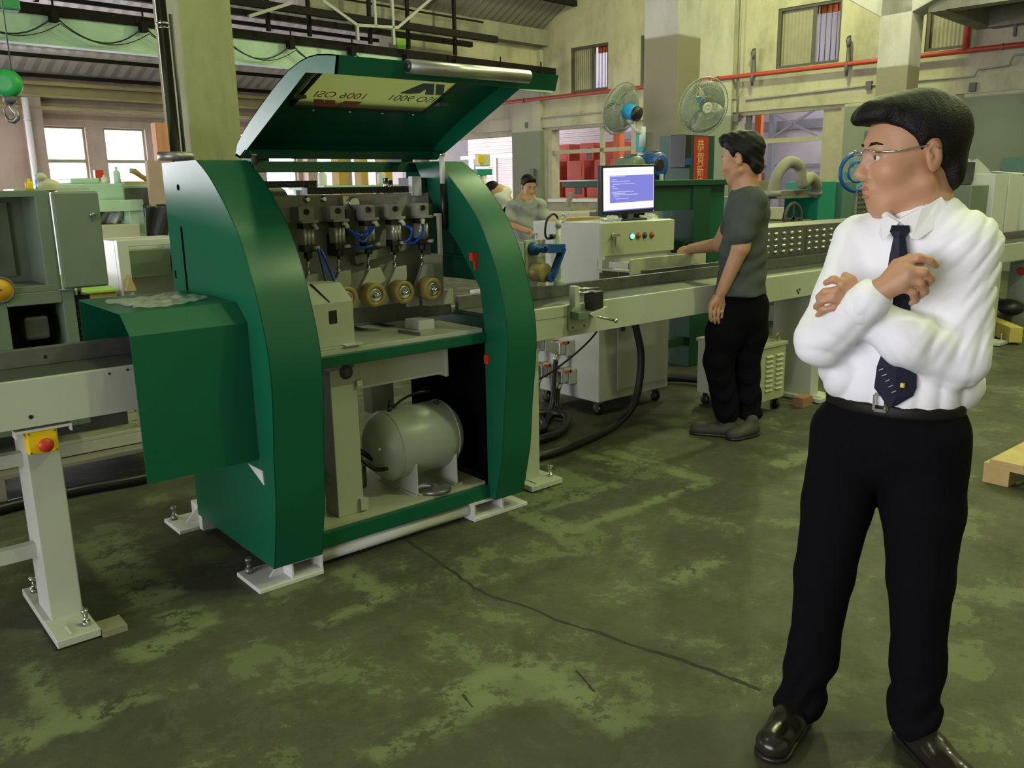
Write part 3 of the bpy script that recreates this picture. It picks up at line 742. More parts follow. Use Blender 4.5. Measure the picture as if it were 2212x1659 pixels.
# ---- working area
g = G(); g.box(1.455, 2.966, .835, 2.33, 3.62, .875); tb = g.build('work_table', M_['white'], MC, bevel=.002)
for x, y0, y1 in ((1.93, 3.30, 3.44), (2.07, 3.30, 3.50), (2.235, 3.30, 3.52), (2.375, 3.30, 3.44)):
    if x > 2.3: x = 2.30
    g = G(); g.box(x - .028, y0, .8745, x + .022, y1, .8762); g.build('table_slot', M_['black'], tb)
g = G(); g.box(2.09, 3.11, .875, 2.175, 3.22, .918); g.build('stop_block', M_['white2'], tb, bevel=.002)
g = G(); g.bar((1.99, 3.12, .885), (2.02, 3.0, .882), .008, .012); g.build('lever_pin', M_['dgrey'], tb)
for x, y in ((1.60, 3.02), (1.72, 3.07)):
    g = G(); g.cyl((x, y, .874), (x, y, .879), .008, 8); g.build('table_screw', M_['black'], tb)
g = G(); g.box(1.46, 2.967, .876, 1.70, 3.05, .884); g.build('apron', M_['white'], MC)
# cream guard box
g = G()
gp = [(2.985, .884), (2.985, 1.058), (3.075, 1.122), (3.24, 1.122), (3.24, .884)]
g.prism([(1.47, y, z) for y, z in gp], (.23, 0, 0)); gb = g.build('guard_box', M_['white'], MC, bevel=.003)
g = G(); g.box(1.592, 2.9835, .975, 1.626, 2.9865, 1.026); g.build('cut_out', M_['black'], gb)
g = G(); g.prism([(1.565, 3.075, 1.1235), (1.575, 3.075, 1.1235), (1.600, 2.984, 1.059), (1.597, 2.984, 1.059)], (0, -.001, .002)); g.build('seam_gap', M_['black'], gb)
g = G(); g.box(1.64, 2.955, .884, 1.72, 3.03, .889); g.build('cover_lip', M_['white2'], gb)
# steel guide fence through the machine
g = G(); g.box(1.70, 3.42, .875, 2.495, 3.445, .965); g.build('guide_fence', M_['steel'], MC, bevel=.002)
g = G(); g.box(2.35, 3.40, .93, 2.495, 3.419, 1.0); g.build('guide_fence', M_['white'], MC)
# mechanism plate with bars
g = G(); g.box(1.47, 3.34, .97, 2.33, 3.37, 1.462); mp = g.build('back_plate', M_['grey'], MC, bevel=.002)
g = G(); g.box(1.47, 3.29, 1.355, 2.31, 3.34, 1.412); g.build('cross_bar', M_['grey'], mp, bevel=.002)
g = G(); g.bar((1.90, 3.315, 1.185), (2.17, 3.315, 1.235), .05, .035); g.build('link_bar', M_['grey'], mp)
g = G(); g.lathe((1.935, 3.335, 1.185), (0, -1, 0), [(.03, 0), (.03, .012), (.016, .012), (.014, .03)], 12); g.build('link_bolt', M_['steel'], mp)
for x in (1.713, 1.789):
    g = G(); g.lathe((x, 3.34, 1.445), (0, -1, 0), [(.014, 0), (.014, .006), (.009, .006), (.009, .016)], 10); g.build('plate_bolt', M_['chrome'], mp)
g = G(); g.lathe((1.905, 3.34, 1.425), (0, -1, 0), [(.008, 0), (.008, .04), (.024, .04), (.026, .046), (.026, .06), (.022, .062)], 16); g.build('pressure_gauge', M_['chrome'], mp)
g = G(); g.box(1.862, 3.30, 1.405, 1.89, 3.34, 1.455); g.build('gauge_block', M_['alu'], mp)
g = G(); g.box(1.845, 3.25, 1.29, 1.885, 3.338, 1.40); g.build('valve', M_['blackp'], mp)
g = G(); g.box(1.79, 3.27, 1.21, 1.89, 3.33, 1.30); g.build('valve', M_['blackp'], mp)
XC = [1.656, 1.797, 1.941, 2.074, 2.218]
XR = [1.61, 1.755, 1.891, 2.034, 2.185]
RB = {}
for i, (x, xr) in enumerate(zip(XC, XR)):
    g = G(); g.box(x - .045, 3.215, 1.362, x + .022, 3.288, 1.418); g.box(x - .038, 3.205, 1.353, x + .036, 3.288, 1.365); c = g.build('pneumatic_cylinder', M_['grey'], MC, bevel=.002, label='pneumatic press cylinder')
    g = G(); g.lathe((x - .012, 3.214, 1.398), (0, -1, 0), [(.012, -.002), (.012, .006), (.007, .006), (.007, .0)], 12); g.build('pivot_pin', M_['black'], c)
    g = G(); g.box(x - .027, 3.222, 1.330, x + .027, 3.276, 1.353); g.build('upper_cap', M_['blackp'], c, bevel=.002)
    g = G(); g.box(x - .027, 3.222, 1.238, x + .027, 3.276, 1.266); g.cyl((x, 3.249, 1.238), (x, 3.249, 1.21), .017, 12); g.build('lower_cap', M_['blackp'], c, bevel=.002)
    g = G()
    for dx in (-.0165, 0, .0165): g.cyl((x + dx, 3.232, 1.266), (x + dx, 3.232, 1.33), .0085, 10)
    g.box(x - .025, 3.232, 1.266, x + .025, 3.274, 1.33); g.build('barrel', M_['barrel'], c)
    g = G(); g.cyl((x - .003, 3.249, 1.21), (x - .006, 3.245, 1.15), .0055, 8); g.lathe((x - .004, 3.246, 1.192), (0, 0, -1), [(.0095, 0), (.0095, .009)], 6); g.cyl((x - .006, 3.245, 1.165), (x - .008, 3.243, 1.13), .009, 8, .007); g.build('piston_rod', M_['chrome'], c)
    g = G(); g.torus((x - .009, 3.235, 1.127), (0, 1, 0), .014, .0065, 18, 6); g.cyl((x - .009, 3.222, 1.127), (x - .009, 3.25, 1.127), .010, 10); g.build('rod_eye', M_['alu'], c)
    g = G(); z1 = 1.345; s = 1 if i != 4 else -1
    g.tube([(x + .014 * s, 3.224, z1), (x + .016 * s, 3.205, z1), (x + .024 * s, 3.2, z1 - .018)], .0085, 8)
    g.tube([(x + .016, 3.224, 1.252), (x + .018, 3.206, 1.252), (x + .03, 3.2, 1.254)], .008, 8); g.build('hose_fitting', M_['ivory'], c)
    # swing arm and roller
    arm = [(x - .035, 3.19, 1.15), (x + .02, 3.19, 1.155), (x + .045, 3.19, 1.10) if i in (2,) else (x + .02, 3.19, 1.10), (xr + .03, 3.19, 1.06), (xr + .02, 3.19, 1.02), (xr - .03, 3.19, 1.025), (xr - .045, 3.19, 1.06)]
    g = G(); g.prism(arm, (0, .024, 0)); ra = g.build('roller_arm', M_['white'] if i in (2, 3) else M_['grey'], MC, bevel=.002)
    g = G(); g.lathe((xr, 3.187, 1.048), (0, -1, 0), [(.02, 0), (.046, .001), (.05, .005), (.05, .062), (.046, .067), (.030, .067), (.030, .061), (.0, .061)], 28); g.build('feed_roller', M_['tan'], ra)
    g = G(); g.lathe((xr, 3.126, 1.048), (0, -1, 0), [(.029, 0), (.029, .004), (.024, .005), (.018, .002), (.0, .002)], 20); g.build('roller_hub', M_['alu'], ra)
    g = G(); g.lathe((xr, 3.124, 1.048), (0, -1, 0), [(.013, 0), (.013, .012), (.0075, .012), (.0075, .026), (.0, .026)], 6); g.build('axle_nut', M_['chrome'], ra)
def hoses(pts): 
    g = G(); P = [Vector(p) for p in pts]; out = []
    for i in range(len(P) - 1):
        a, b, c, d = P[max(i - 1, 0)], P[i], P[i + 1], P[min(i + 2, len(P) - 1)]
        for k in range(6):
            t = k / 6; out.append(.5 * ((2 * b) + (c - a) * t + (2 * a - 5 * b + 4 * c - d) * t * t + (3 * b - a - 3 * c + d) * t ** 3))
    return out + [P[-1]]
for pts in ([(1.675, 3.195, 1.25), (1.678, 3.18, 1.2), (1.688, 3.16, 1.10), (1.69, 3.12, 1.06)], [(1.686, 3.2, 1.25), (1.70, 3.18, 1.2), (1.722, 3.16, 1.12), (1.73, 3.12, 1.06)],
            [(1.821, 3.2, 1.325), (1.85, 3.18, 1.30), (1.88, 3.19, 1.295), (1.93, 3.195, 1.325)], [(1.835, 3.2, 1.315), (1.86, 3.16, 1.27), (1.90, 3.18, 1.29), (1.945, 3.195, 1.33)],
            [(1.827, 3.2, 1.254), (1.87, 3.17, 1.245), (1.92, 3.18, 1.25), (1.93, 3.2, 1.254)], [(2.098, 3.2, 1.325), (2.115, 3.17, 1.31), (2.11, 3.18, 1.27), (2.09, 3.2, 1.255)],
            [(2.194, 3.2, 1.325), (2.17, 3.17, 1.29), (2.13, 3.18, 1.25), (2.105, 3.2, 1.254)]):
    g = G(); g.tube(hoses(pts), .0062, 7); g.build('air_hose', M_['tubeblue'], MC)
# energy chains: links are pieces
def chain(x0, x1, y, z, n):
    r = None
    for k in range(n):
        x = x0 + (x1 - x0) * k / n; w_ = (x1 - x0) / n
        g = G(); g.box(x, y, z - .014, x + w_ * .72, y + .05, z + .014); g.box(x + w_ * .72, y, z - .010, x + w_, y + .05, z - .006); g.box(x + w_ * .72, y, z + .006, x + w_, y + .05, z + .010)
        if k == 0: r = g.build('energy_chain', M_['black'], MC)
        else: g.build('chain_link', M_['black'], r)
chain(1.53, 1.795, 3.39, 1.508, 17); chain(1.73, 2.245, 3.36, 1.479, 30)
g = G(); g.box(1.745, 3.375, 1.485, 1.785, 3.42, 1.502); g.build('chain_bracket', M_['dgrey'], MC)
g = G(); g.cyl((1.50, 3.48, 1.42), (1.67, 3.48, 1.42), .075, 24); g.build('motor_dome', M_['grey'], MC)
g = G(); g.box(2.285, 3.36, 1.36, 2.328, 3.52, 1.53); g.build('drive_box', M_['dgrey'], MC, bevel=.002)
g = G(); g.box(2.235, 3.33, 1.45, 2.285, 3.36, 1.535); g.build('drive_bracket', M_['white2'], MC)
g = G(); g.cyl((2.14, 3.40, 1.462), (2.14, 3.40, 1.53), .012, 12); g.cyl((2.165, 3.40, 1.462), (2.165, 3.40, 1.52), .010, 12); g.build('adjuster_post', M_['chrome'], MC)
g = G(); g.box(2.276, 3.19, 1.19, 2.29, 3.21, 1.372); g.box(2.262, 3.19, 1.36, 2.29, 3.21, 1.372); g.build('side_strip', M_['cream'], MC)
g = G(); g.box(2.215, 3.24, .96, 2.325, 3.26, 1.19); g.box(2.14, 3.26, .96, 2.2, 3.28, 1.05); g.build('arm_guard', M_['white'], MC, bevel=.002)
# outfeed cover seen inside the right panel
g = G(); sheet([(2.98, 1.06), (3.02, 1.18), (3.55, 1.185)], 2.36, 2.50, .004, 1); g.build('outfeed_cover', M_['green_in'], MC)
g = G(); g.box(2.300, 2.985, 1.17, 2.33, 3.01, 1.205); g.box(2.316, 2.99, 1.13, 2.33, 3.0, 1.17); g.build('red_latch', M_['red'], MC, label='red safety latch')
g = G(); g.box(2.325, 2.925, .718, 2.372, 2.955, .757); g.box(2.338, 2.92, .70, 2.35, 2.93, .77); g.build('red_latch', M_['red'], MC, label='red safety latch')
# ---- lower bay
g = G(); g.box(1.602, 3.03, .16, 1.722, 3.14, .78); po = g.build('inner_post', M_['white'], MC, bevel=.003)
g = G(); g.box(1.715, 3.015, .70, 1.74, 3.035, .725); g.build('post_lug', M_['white'], po)
g = G(); g.box(1.70, 3.015, .17, 1.735, 3.035, .22); g.build('post_lug', M_['white'], po)
g = G(); g.lathe((1.676, 3.03, .765), (0, -1, 0), [(.03, -.002), (.03, .004), (.016, .004), (.013, .012)], 12); g.build('post_bolt', M_['dgrey'], po)
g = G(); g.box(1.722, 3.05, .68, 2.19, 3.14, .79); g.box(2.18, 3.045, .665, 2.196, 3.14, .815); g.build('upper_beam', M_['white'], MC, bevel=.003)
g = G(); g.box(1.79, 3.40, .16, 1.84, 3.46, .78); g.box(2.02, 3.42, .45, 2.14, 3.5, .80); g.box(1.76, 3.40, .3, 1.78, 3.43, .7); g.build('rear_post', M_['grey'], MC, bevel=.003)
g = G(); g.box(2.385, 2.99, .16, 2.40, 3.64, .83); g.build('shade_or_cover_plate', M_['matte'], MC)  # black plate added in place of the shade inside the right panel
g = G(); g.prism([(2.41, 2.97, 1.08), (2.41, 3.14, 1.2), (2.41, 3.32, 1.4), (2.41, 3.46, 1.59), (2.41, 3.64, 1.59), (2.41, 3.64, 1.07), (2.41, 3.0, 1.07)], (.004, 0, 0)); g.build('shade_or_cover_plate', mat('dull_inner_green', (.004, .05, .028), .9, spec=.05), MC)  # dull sheet added to hide reflections and keep the panel inside dark
g = G(); g.box(1.46, 3.05, .16, 1.49, 3.5, .82); g.build('shade_or_cover_plate', M_['dgrey'], MC)
for z in (.32, .36):
    g = G(); g.cyl((1.50, 3.06, z), (1.605, 3.2, z - .02), .012, 10); g.build('pipe', M_['alu'], MC)
g = G(); g.tube(hoses([(1.76, 3.3, .68), (1.755, 3.25, .55), (1.77, 3.22, .42), (1.82, 3.2, .36), (1.85, 3.15, .33)]), .011, 8); g.tube(hoses([(1.76, 3.3, .5), (1.78, 3.2, .38), (1.83, 3.12, .30), (1.88, 3.08, .3)]), .009, 8); g.build('black_hose', M_['hose'], MC)
g = G(); g.tube(hoses([(1.77, 3.2, .70), (1.775, 3.18, .66), (1.80, 3.18, .62)]), .007, 8); g.build('steel_pipe', M_['alu'], MC)
g = G(); g.cyl((1.80, 3.22, .2), (1.80, 3.22, .3), .045, 14); g.build('filter_bowl', M_['dgrey'], MC)
# air receiver tank: stands on the floor pan
tk = thing('air_tank', 'grey-green air receiver tank with domed ends lying in the open lower bay of the machine', 'tank', (2.05, 3.17, .16))
R = .156; zc = .372
prof = [(.0, -.085), (.05, -.08), (.09, -.066), (.125, -.043), (.148, -.016), (R, .0), (R, .30), (.148, .316), (.125, .343), (.09, .366), (.05, .38), (.0, .385)]
g = G(); g.lathe((1.925, 3.17, zc), (1, 0, 0), prof, 40); g.build('vessel', M_['tank'], tk)
for x in (1.925, 2.225):
    g = G(); g.torus((x, 3.17, zc), (1, 0, 0), R - .001, .0035, 40, 5); g.build('weld_seam', M_['tank'], tk)
for x in (1.985, 2.20):
    g = G(); g.prism([(x, 3.02, .16), (x, 3.02, .31), (x, 3.09, .25), (x, 3.25, .25), (x, 3.32, .31), (x, 3.32, .16)], (.006, 0, 0)); g.box(x - .012, 3.02, .16, x + .035, 3.32, .167); g.build('tank_foot', M_['white'], tk)
g = G(); g.sph((1.852, 3.10, .385), .010, 10, 6); g.build('plug', M_['alu'], tk)
g = G(); g.cyl((1.95, 3.16, zc + R - .003), (1.95, 3.16, zc + R + .02), .010, 10); g.cyl((1.95, 3.16, zc + R + .02), (1.95, 3.16, zc + R + .05), .007, 10); g.build('valve_stem', M_['blackp'], tk)
g = G(); g.sph((2.19, 3.14, zc + R + .002), .012, 10, 6); g.tube(hoses([(1.99, 3.2, zc + R), (2.05, 3.2, zc + R + .03), (2.12, 3.2, zc + R + .045), (2.2, 3.2, zc + R + .04)]), .006, 7); g.build('pipe_fitting', M_['blackp'], tk)
g = G(); g.lathe((2.085, 3.03, .16), (0, 0, 1), [(.072, 0), (.075, .004), (.075, .016), (.07, .02), (.02, .022), (.012, .034), (.0, .036)], 32)
tag(g.build('steel_disc', M_['steel']), 'round steel disc lying on the pan under the tank', 'disc')
# crumpled clear film on the tunnel cover
random.seed(9)
g = G()
def fm(s, t):
    a = (.90 + .30 * s + .02 * sin(7 * t), 3.08 + .34 * t + .06 * s - .05 * sin(4 * s), 1.099 + .0025 * sin(17 * s + 5 * t) * cos(11 * t - 3 * s) + .002 * sin(31 * s - 23 * t))
    return a
g.grid(fm, 26, 22, False)
tag(g.build('plastic_sheet', M_['film2'], fix=False), 'crumpled clear plastic sheet lying on the green tunnel cover', 'plastic sheet')
# ------------------------------------------------------------ conveyors
def conveyor(name, label, x0, x1, fence0, fence1, fy, fence_z):
    t = thing(name, label, 'conveyor', ((x0 + x1) / 2, 3.3, 0))
    g = G(); g.box(x0, 3.08, .745, x1, 3.10, .903); g.box(x0, 3.08, .745, x1, 3.14, .75); g.build('front_beam', M_['white'], t, bevel=.003)
    g = G(); g.box(x0, 3.48, .745, x1, 3.50, .903); g.build('rear_beam', M_['white'], t)
    g = G(); g.box(x0, 3.10, .87, x1, 3.48, .899); g.build('bed', M_['bed'], t)
    g = G(); g.box(fence0, fy, .899, fence1, fy + .03, fence_z); g.build('fence_rail', M_['steel'], t, bevel=.002)
    return t
def conv_leg(t, x0, x1, y0, y1, px0, px1, py0, py1):
    g = G(); g.box(x0, y0, .03, x1, y1, .745); l = g.build('leg', M_['white'], t, bevel=.004)
    g = G(); g.box(px0, py0, .006, px1, py1, .034); g.box(px0 + .045, py0 + .02, .034, px0 + .055, py0 + .09, .04); g.build('foot_plate', M_['white'], l, bevel=.003)
    for xb, yb in ((px1 - .03, py0 + .06), (px0 + .03, py1 - .06)):
        g = G(); g.lathe((xb, yb, .034), (0, 0, 1), [(.014, 0), (.014, .014), (.008, .014), (.008, .045), (.013, .045), (.013, .058), (0, .06)], 8); g.build('anchor_bolt', M_['chrome'], l)
    return l
ic = conveyor('infeed_conveyor', 'cream infeed conveyor with dark bed running left out of the green machine', -3.0, 1.245, -3.0, 1.2, 3.34, .962)
l1 = conv_leg(ic, .53, .634, 3.15, 3.33, .508, .645, 2.975, 3.50)
conv_leg(ic, -2.0, -1.9, 3.15, 3.33, -2.02, -1.88, 2.975, 3.50)
for z0, z1 in ((.585, .63), (.25, .30)):
    g = G(); g.box(-1.9, 3.22, z0, .53, 3.26, z1); g.build('cross_bar', M_['white'], ic)
g = G(); g.box(.495, 3.085, .728, .665, 3.13, .736); g.box(.495, 3.085, .712, .50, 3.13, .73); g.box(.66, 3.085, .712, .665, 3.13, .73); g.build('mount_bracket', M_['white2'], ic)
for x, z in ((.547, .78), (.80, .885), (.86, .89)):
    g = G(); g.cyl((x, 3.0785, z), (x, 3.081, z), .007 if z < .8 else .004, 10); g.build('screw_hole', M_['black'], ic)
g = G(); g.box(.66, 3.338, .92, .67, 3.3405, .932); g.build('screw_hole', M_['black'], ic)
es = thing('emergency_stop', 'yellow emergency stop box with red mushroom button on the left conveyor leg', 'emergency stop', (.573, 3.12, .645))
g = G(); g.box(.527, 3.09, .648, .62, 3.15, .728); g.build('box', M_['yellow'], es, bevel=.006)
g = G(); g.lathe((.577, 3.09, .681), (0, -1, 0), [(.012, 0), (.012, .012), (.021, .016), (.024, .024), (.022, .03), (0, .033)], 24); g.build('push_button', M_['red'], es, label='red mushroom push button')
for x in (.535, .612):
    for z in (.656, .720):
        g = G(); g.cyl((x, 3.09, z), (x, 3.0885, z), .003, 8); g.build('screw', M_['dgrey'], es)
g = G(); g.box(.66, 2.965, 0, .74, 3.06, .022)
g.v = [p + Vector((-.012, 0, 0)) for p in g.v]
tag(g.build('wood_shim', mat('grey_weathered_wood', (.25, .24, .16), .8)), 'flat weathered wooden shim beside the left conveyor foot plate', 'shim')
oc = conveyor('outfeed_conveyor', 'long cream outfeed conveyor running right from the green machine', 2.51, 10.2, 2.51, 10.2, 3.38, .965)
g = G(); g.box(2.51, 3.074, .85, 2.955, 3.0795, .90); g.box(2.51, 3.076, .748, 2.955, 3.0795, .848); g.build('splice_plate', M_['white'], oc)
g = G(); g.box(3.9, 3.40, .899, 8.0, 3.43, .985); g.build('fence_rail', M_['bed'], oc)
l2 = conv_leg(oc, 2.705, 2.80, 3.12, 3.36, 2.665, 2.875, 3.03, 3.42)
g = G(); g.box(2.715, 3.1185, .40, 2.74, 3.1195, .56); wl = g.build('warning_label', mat('pale_yellow_label', (.62, .5, .2), .5), oc)
text('危險注意安全', 'label_lettering', M_['text_red'], oc, (2.7275, 3.1180, .48), (0, 0, -1), (1, 0, 0), .018, .0002)
l3 = conv_leg(oc, 5.30, 5.40, 3.10, 3.42, 5.26, 5.48, 3.0, 3.5)
conv_leg(oc, 8.3, 8.4, 3.10, 3.42, 8.26, 8.48, 3.0, 3.5)
for x, z in ((5.03, .79), (5.06, .795), (5.045, .775), (5.45, .87)):
    g = G(); g.cyl((x, 3.0785, z), (x, 3.081, z), .009, 8); g.build('screw_hole', M_['black'], oc)
# embossed louvre guards behind the bed
lg = thing('louvre_guard', 'grey sheet metal guard with rows of raised louvres behind the conveyor bed', 'guard', (5.7, 3.45, .93))
first = None
g = G(); g.box(4.95, 3.43, .935, 6.6, 3.45, 1.165); g.prism([(4.95, 3.43, 1.165), (4.95, 3.43, 1.178), (4.95, 3.52, 1.20), (4.95, 3.52, 1.187)], (1.65, 0, 0)); g.box(5.68, 3.424, .935, 5.70, 3.43, 1.165); g.build('panel', M_['steel'], lg, bevel=.002)
for r in range(5):
    for c in range(15):
        x = 5.0 + c * .098 + (.03 if c > 6 else 0); z = .965 + r * .042
        if first is None:
            g = G(); g.lathe((0, 0, 0), (0, -1, 0), [(.024, 0), (.021, .009), (.012, .016), (0, .018)], 12)
            ORG[lg] = Vector((0, 0, 0)); first = g.build('louvre', M_['alu'], lg); ORG[lg] = Vector(lg.location)
            o = first
        else:
            o = first.copy(); COL.objects.link(o)
        o.location = Vector((x, 3.431, z)) - lg.location
        o.scale = (1, 1, .55)
lg2 = thing('louvre_guard', 'low grey louvred guard under the conveyor behind the technician', 'guard', (6.2, 3.9, .55))
g = G(); g.box(5.4, 3.9, .52, 6.8, 3.92, .74); g.box(5.42, 3.92, 0, 5.46, 3.96, .74); g.box(6.74, 3.92, 0, 6.78, 3.96, .74); g.build('panel', M_['steel'], lg2)
for c in range(9):
    for r in range(3):
        o = first.copy(); COL.objects.link(o); o.parent = lg2; o.location = Vector((5.5 + c * .14, 3.9, .57 + r * .06)) - lg2.location
# clamp unit on the right conveyor
cl = thing('clamp_unit', 'grey clamp with black block and ball lever bolted to the conveyor front', 'clamp', (3.06, 3.04, .78))
g = G(); g.box(2.957, 3.062, .775, 3.09, 3.074, .905); g.build('mount_plate', M_['white'], cl, bevel=.002)
g = G(); g.box(3.065, 3.0, .875, 3.135, 3.07, .965); g.build('slide_block', M_['blackp'], cl, bevel=.003)
g = G(); g.prism([(3.03, 2.99, .86), (3.155, 2.99, .885), (3.155, 2.99, .868), (3.12, 2.99, .842), (3.06, 2.99, .838)], (0, .07, 0)); g.build('jaw', M_['white'], cl, bevel=.002)
g = G(); g.box(2.96, 3.0, .835, 3.045, 3.06, .872); g.build('nut_block', M_['sage'], cl, bevel=.002)
g = G(); g.cyl((3.07, 3.0, .845), (3.175, 2.96, .815), .0065, 10); g.sph((3.18, 2.958, .813), .012, 12, 8); g.build('ball_lever', M_['chrome'], cl)
for z in (.985, .965):
    g = G(); g.cyl((2.97, 3.03, z + .003), (3.13, 3.03, z - .012), .006, 8); g.build('guide_rod', M_['chrome'], cl)
g = G(); g.box(2.955, 3.02, .90, 2.985, 3.06, 1.0); g.build('rod_holder', M_['white'], cl)
for x, z in ((2.98, .79), (3.06, .79)):
    g = G(); g.cyl((x, 3.062, z), (x, 3.058, z), .007, 8); g.build('cap_screw', M_['steel'], cl)
# tape roller unit
br = thing('press_roller', 'blue arm with tan roller mounted on a white bracket over the conveyor', 'roller', (3.04, 3.36, .965))
g = G(); g.box(2.965, 3.395, .965, 3.105, 3.41, 1.21); g.box(2.95, 3.405, .90, 2.965, 3.5, 1.2); g.build('bracket', M_['white'], br, bevel=.002)
g = G(); g.lathe((3.01, 3.395, 1.165), (0, -1, 0), [(.034, 0), (.034, .03), (.03, .035), (.016, .035), (.016, .10)], 20); g.build('swivel', M_['blue'], br)
g = G(); g.bar((3.125, 3.285, 1.165), (3.045, 3.285, 1.02), .012, .05, up=(0, 1, 0)); g.bar((3.01, 3.30, 1.17), (3.13, 3.30, 1.165), .06, .045, up=(0, 0, 1)); g.lathe((3.04, 3.29, 1.02), (0, -1, 0), [(.026, -.004), (.026, .012)], 16); g.build('swing_arm', M_['blue'], br, bevel=.002)
g = G(); g.lathe((3.02, 3.385, 1.045), (0, -1, 0), [(.02, 0), (.048, .0), (.050, .004), (.050, .076), (.047, .08), (.02, .08)], 28); g.build('roller', M_['tan'], br)
# film-wrapped pole lamp
pl_ = thing('pole_lamp', 'white pole lamp with green base wrapped in clear film', 'lamp', (3.135, 3.33, .965))
g = G(); g.cyl((3.135, 3.33, 1.0), (3.135, 3.33, 1.30), .013, 12); g.cyl((3.135, 3.33, 1.15), (3.135, 3.33, 1.16), .017, 12); g.cyl((3.135, 3.33, 1.27), (3.135, 3.33, 1.305), .017, 12); g.build('pole', M_['white2'], pl_)
g = G(); g.cyl((3.135, 3.33, .965), (3.135, 3.33, 1.0), .026, 14); g.build('base', M_['mint'], pl_)
g = G(); g.torus((3.175, 3.34, 1.318), (0.2, 1, 0), .020, .006, 20, 6); g.build('ring', M_['white2'], pl_)
g = G()
def bag(s, t):
    a = 2 * pi * s; z = .97 + .26 * t; k = .045 - .03 * t + .006 * sin(5 * a + 9 * t) + .004 * sin(13 * t)
    return (3.128 + k * 1.15 * cos(a), 3.33 + k * .8 * sin(a), z)
g.grid(bag, 22, 14, True); g.build('film_wrap', M_['film'], pl_, fix=False)
g = G(); g.tube(hoses([(3.165, 3.36, 1.315), (3.13, 3.36, 1.34), (3.085, 3.36, 1.31), (3.07, 3.36, 1.25), (3.085, 3.36, 1.215), (3.115, 3.35, 1.222)]), .006, 7); g.cyl((3.10, 3.36, 1.222), (3.135, 3.345, 1.224), .014, 10); g.build('cable', M_['hose'], pl_)
# ------------------------------------------------------------ control station
cb = thing('control_cabinet', 'tall pale grey steel cabinet on casters behind the conveyor', 'cabinet', (4.28, 4.1, 0))
g = G(); g.box(3.93, 3.8, .10, 4.62, 4.42, 1.255); body = g.build('body', M_['white2'], cb, bevel=.004)
g = G(); g.box(4.10, 3.792, .16, 4.60, 3.80, 1.0); g.build('door', M_['white2'], cb, bevel=.003)
g = G(); g.box(4.13, 3.78, .55, 4.155, 3.792, .66); g.build('door_handle', M_['blackp'], cb)
for x, y in ((3.99, 3.86), (4.56, 3.86), (3.99, 4.36), (4.56, 4.36)):
    g = G(); g.lathe((x - .012, y, .038), (1, 0, 0), [(.01, 0), (.038, .001), (.038, .023), (.01, .024)], 18); c = g.build('caster', M_['black'], cb)
    g = G(); g.box(x - .02, y - .02, .075, x + .02, y + .02, .10); g.box(x - .02, y - .014, .03, x - .015, y + .014, .08); g.box(x + .015, y - .014, .03, x + .02, y + .014, .08); g.lathe((x - .013, y, .038), (1, 0, 0), [(.02, -.002), (.02, .028)], 14); g.build('fork', M_['chrome'], c)
g = G(); g.tube([(3.925, 4.38, 1.17), (3.90, 4.38, 1.17), (3.90, 4.38, 1.05), (3.925, 4.38, 1.05)], .005, 6); g.build('side_handle', M_['steel'], cb)
bx = thing('control_box', 'cream control box with T-handle lock and four pilot lamps', 'control box', (4.275, 3.79, 1.045))
g = G(); g.box(3.928, 3.789, 1.047, 4.622, 3.799, 1.252); g.build('case', M_['white'], bx, bevel=.003)
g = G(); g.box(3.923, 3.776, 1.046, 4.627, 3.789, 1.251); g.build('front_door', M_['cream'], bx, bevel=.004)
g = G(); g.lathe((4.023, 3.776, 1.177), (0, -1, 0), [(.014, 0), (.014, .01), (.009, .012), (.009, .028)], 14); g.bar((3.995, 3.744, 1.177), (4.058, 3.744, 1.173), .010, .016); g.bar((4.021, 3.751, 1.18), (4.019, 3.756, 1.108), .018, .010, up=(0, 1, 0)); g.build('t_handle', M_['chrome'], bx)
for x, m, lab in ((4.2, 'glow_green', 'lit green pilot lamp'), (4.26, 'red', 'red pilot lamp'), (4.323, 'darkgreen', 'dark green pilot lamp'), (4.393, 'red', 'red pilot lamp')):
    g = G(); g.lathe((x, 3.776, 1.16), (0, -1, 0), [(.016, 0), (.016, .012), (0, .020)], 18); pb = g.build('pilot_lamp', M_[m], bx, label=lab)
    g = G(); g.lathe((x, 3.776, 1.16), (0, -1, 0), [(.021, 0), (.021, .005), (.017, .006), (.017, .0)], 18); g.build('bezel', M_['steel'], pb)
g = G(); g.box(3.892, 3.50, .953, 4.615, 3.516, 1.046); dr = g.build('drawer', M_['cream'], bx, bevel=.002, label='open cream drawer on steel slides')
g = G(); g.box(3.90, 3.516, .965, 4.60, 3.797, .975); g.build('tray', M_['white'], dr)
for x in (3.888, 4.612):
    g = G(); g.bar((x, 3.516, 1.004), (x + (.035 if x < 4 else 0), 3.795, 1.004), .009, .037); g.build('slide', M_['alu'], dr)
    g = G(); g.box(x - .012 + (.03 if x < 4 else 0), 3.66, .978, x - .004 + (.03 if x < 4 else 0), 3.797, 1.030); g.build('slide_channel', M_['chrome'], dr)
g = G(); g.box(3.905, 3.75, .95, 3.93, 3.79, 1.047); g.build('slide_mount', M_['white2'], dr)
kb = thing('keyboard', 'black keyboard lying in the open drawer', 'keyboard', (4.32, 3.62, .975))
g = G(); g.box(4.05, 3.55, .975, 4.55, 3.69, .993); g.build('case', M_['blackp'], kb, bevel=.003)
g = G()
for r in range(5):
    for c in range(17): g.box(4.06 + c * .0285, 3.558 + r * .025, .993, 4.082 + c * .0285, 3.578 + r * .025, .999)
g.build('keys', M_['dgrey'], kb, kind='stuff')
mn = thing('monitor', 'black-framed monitor showing a blue window on white, on the control box', 'monitor', (4.275, 3.88, 1.255))
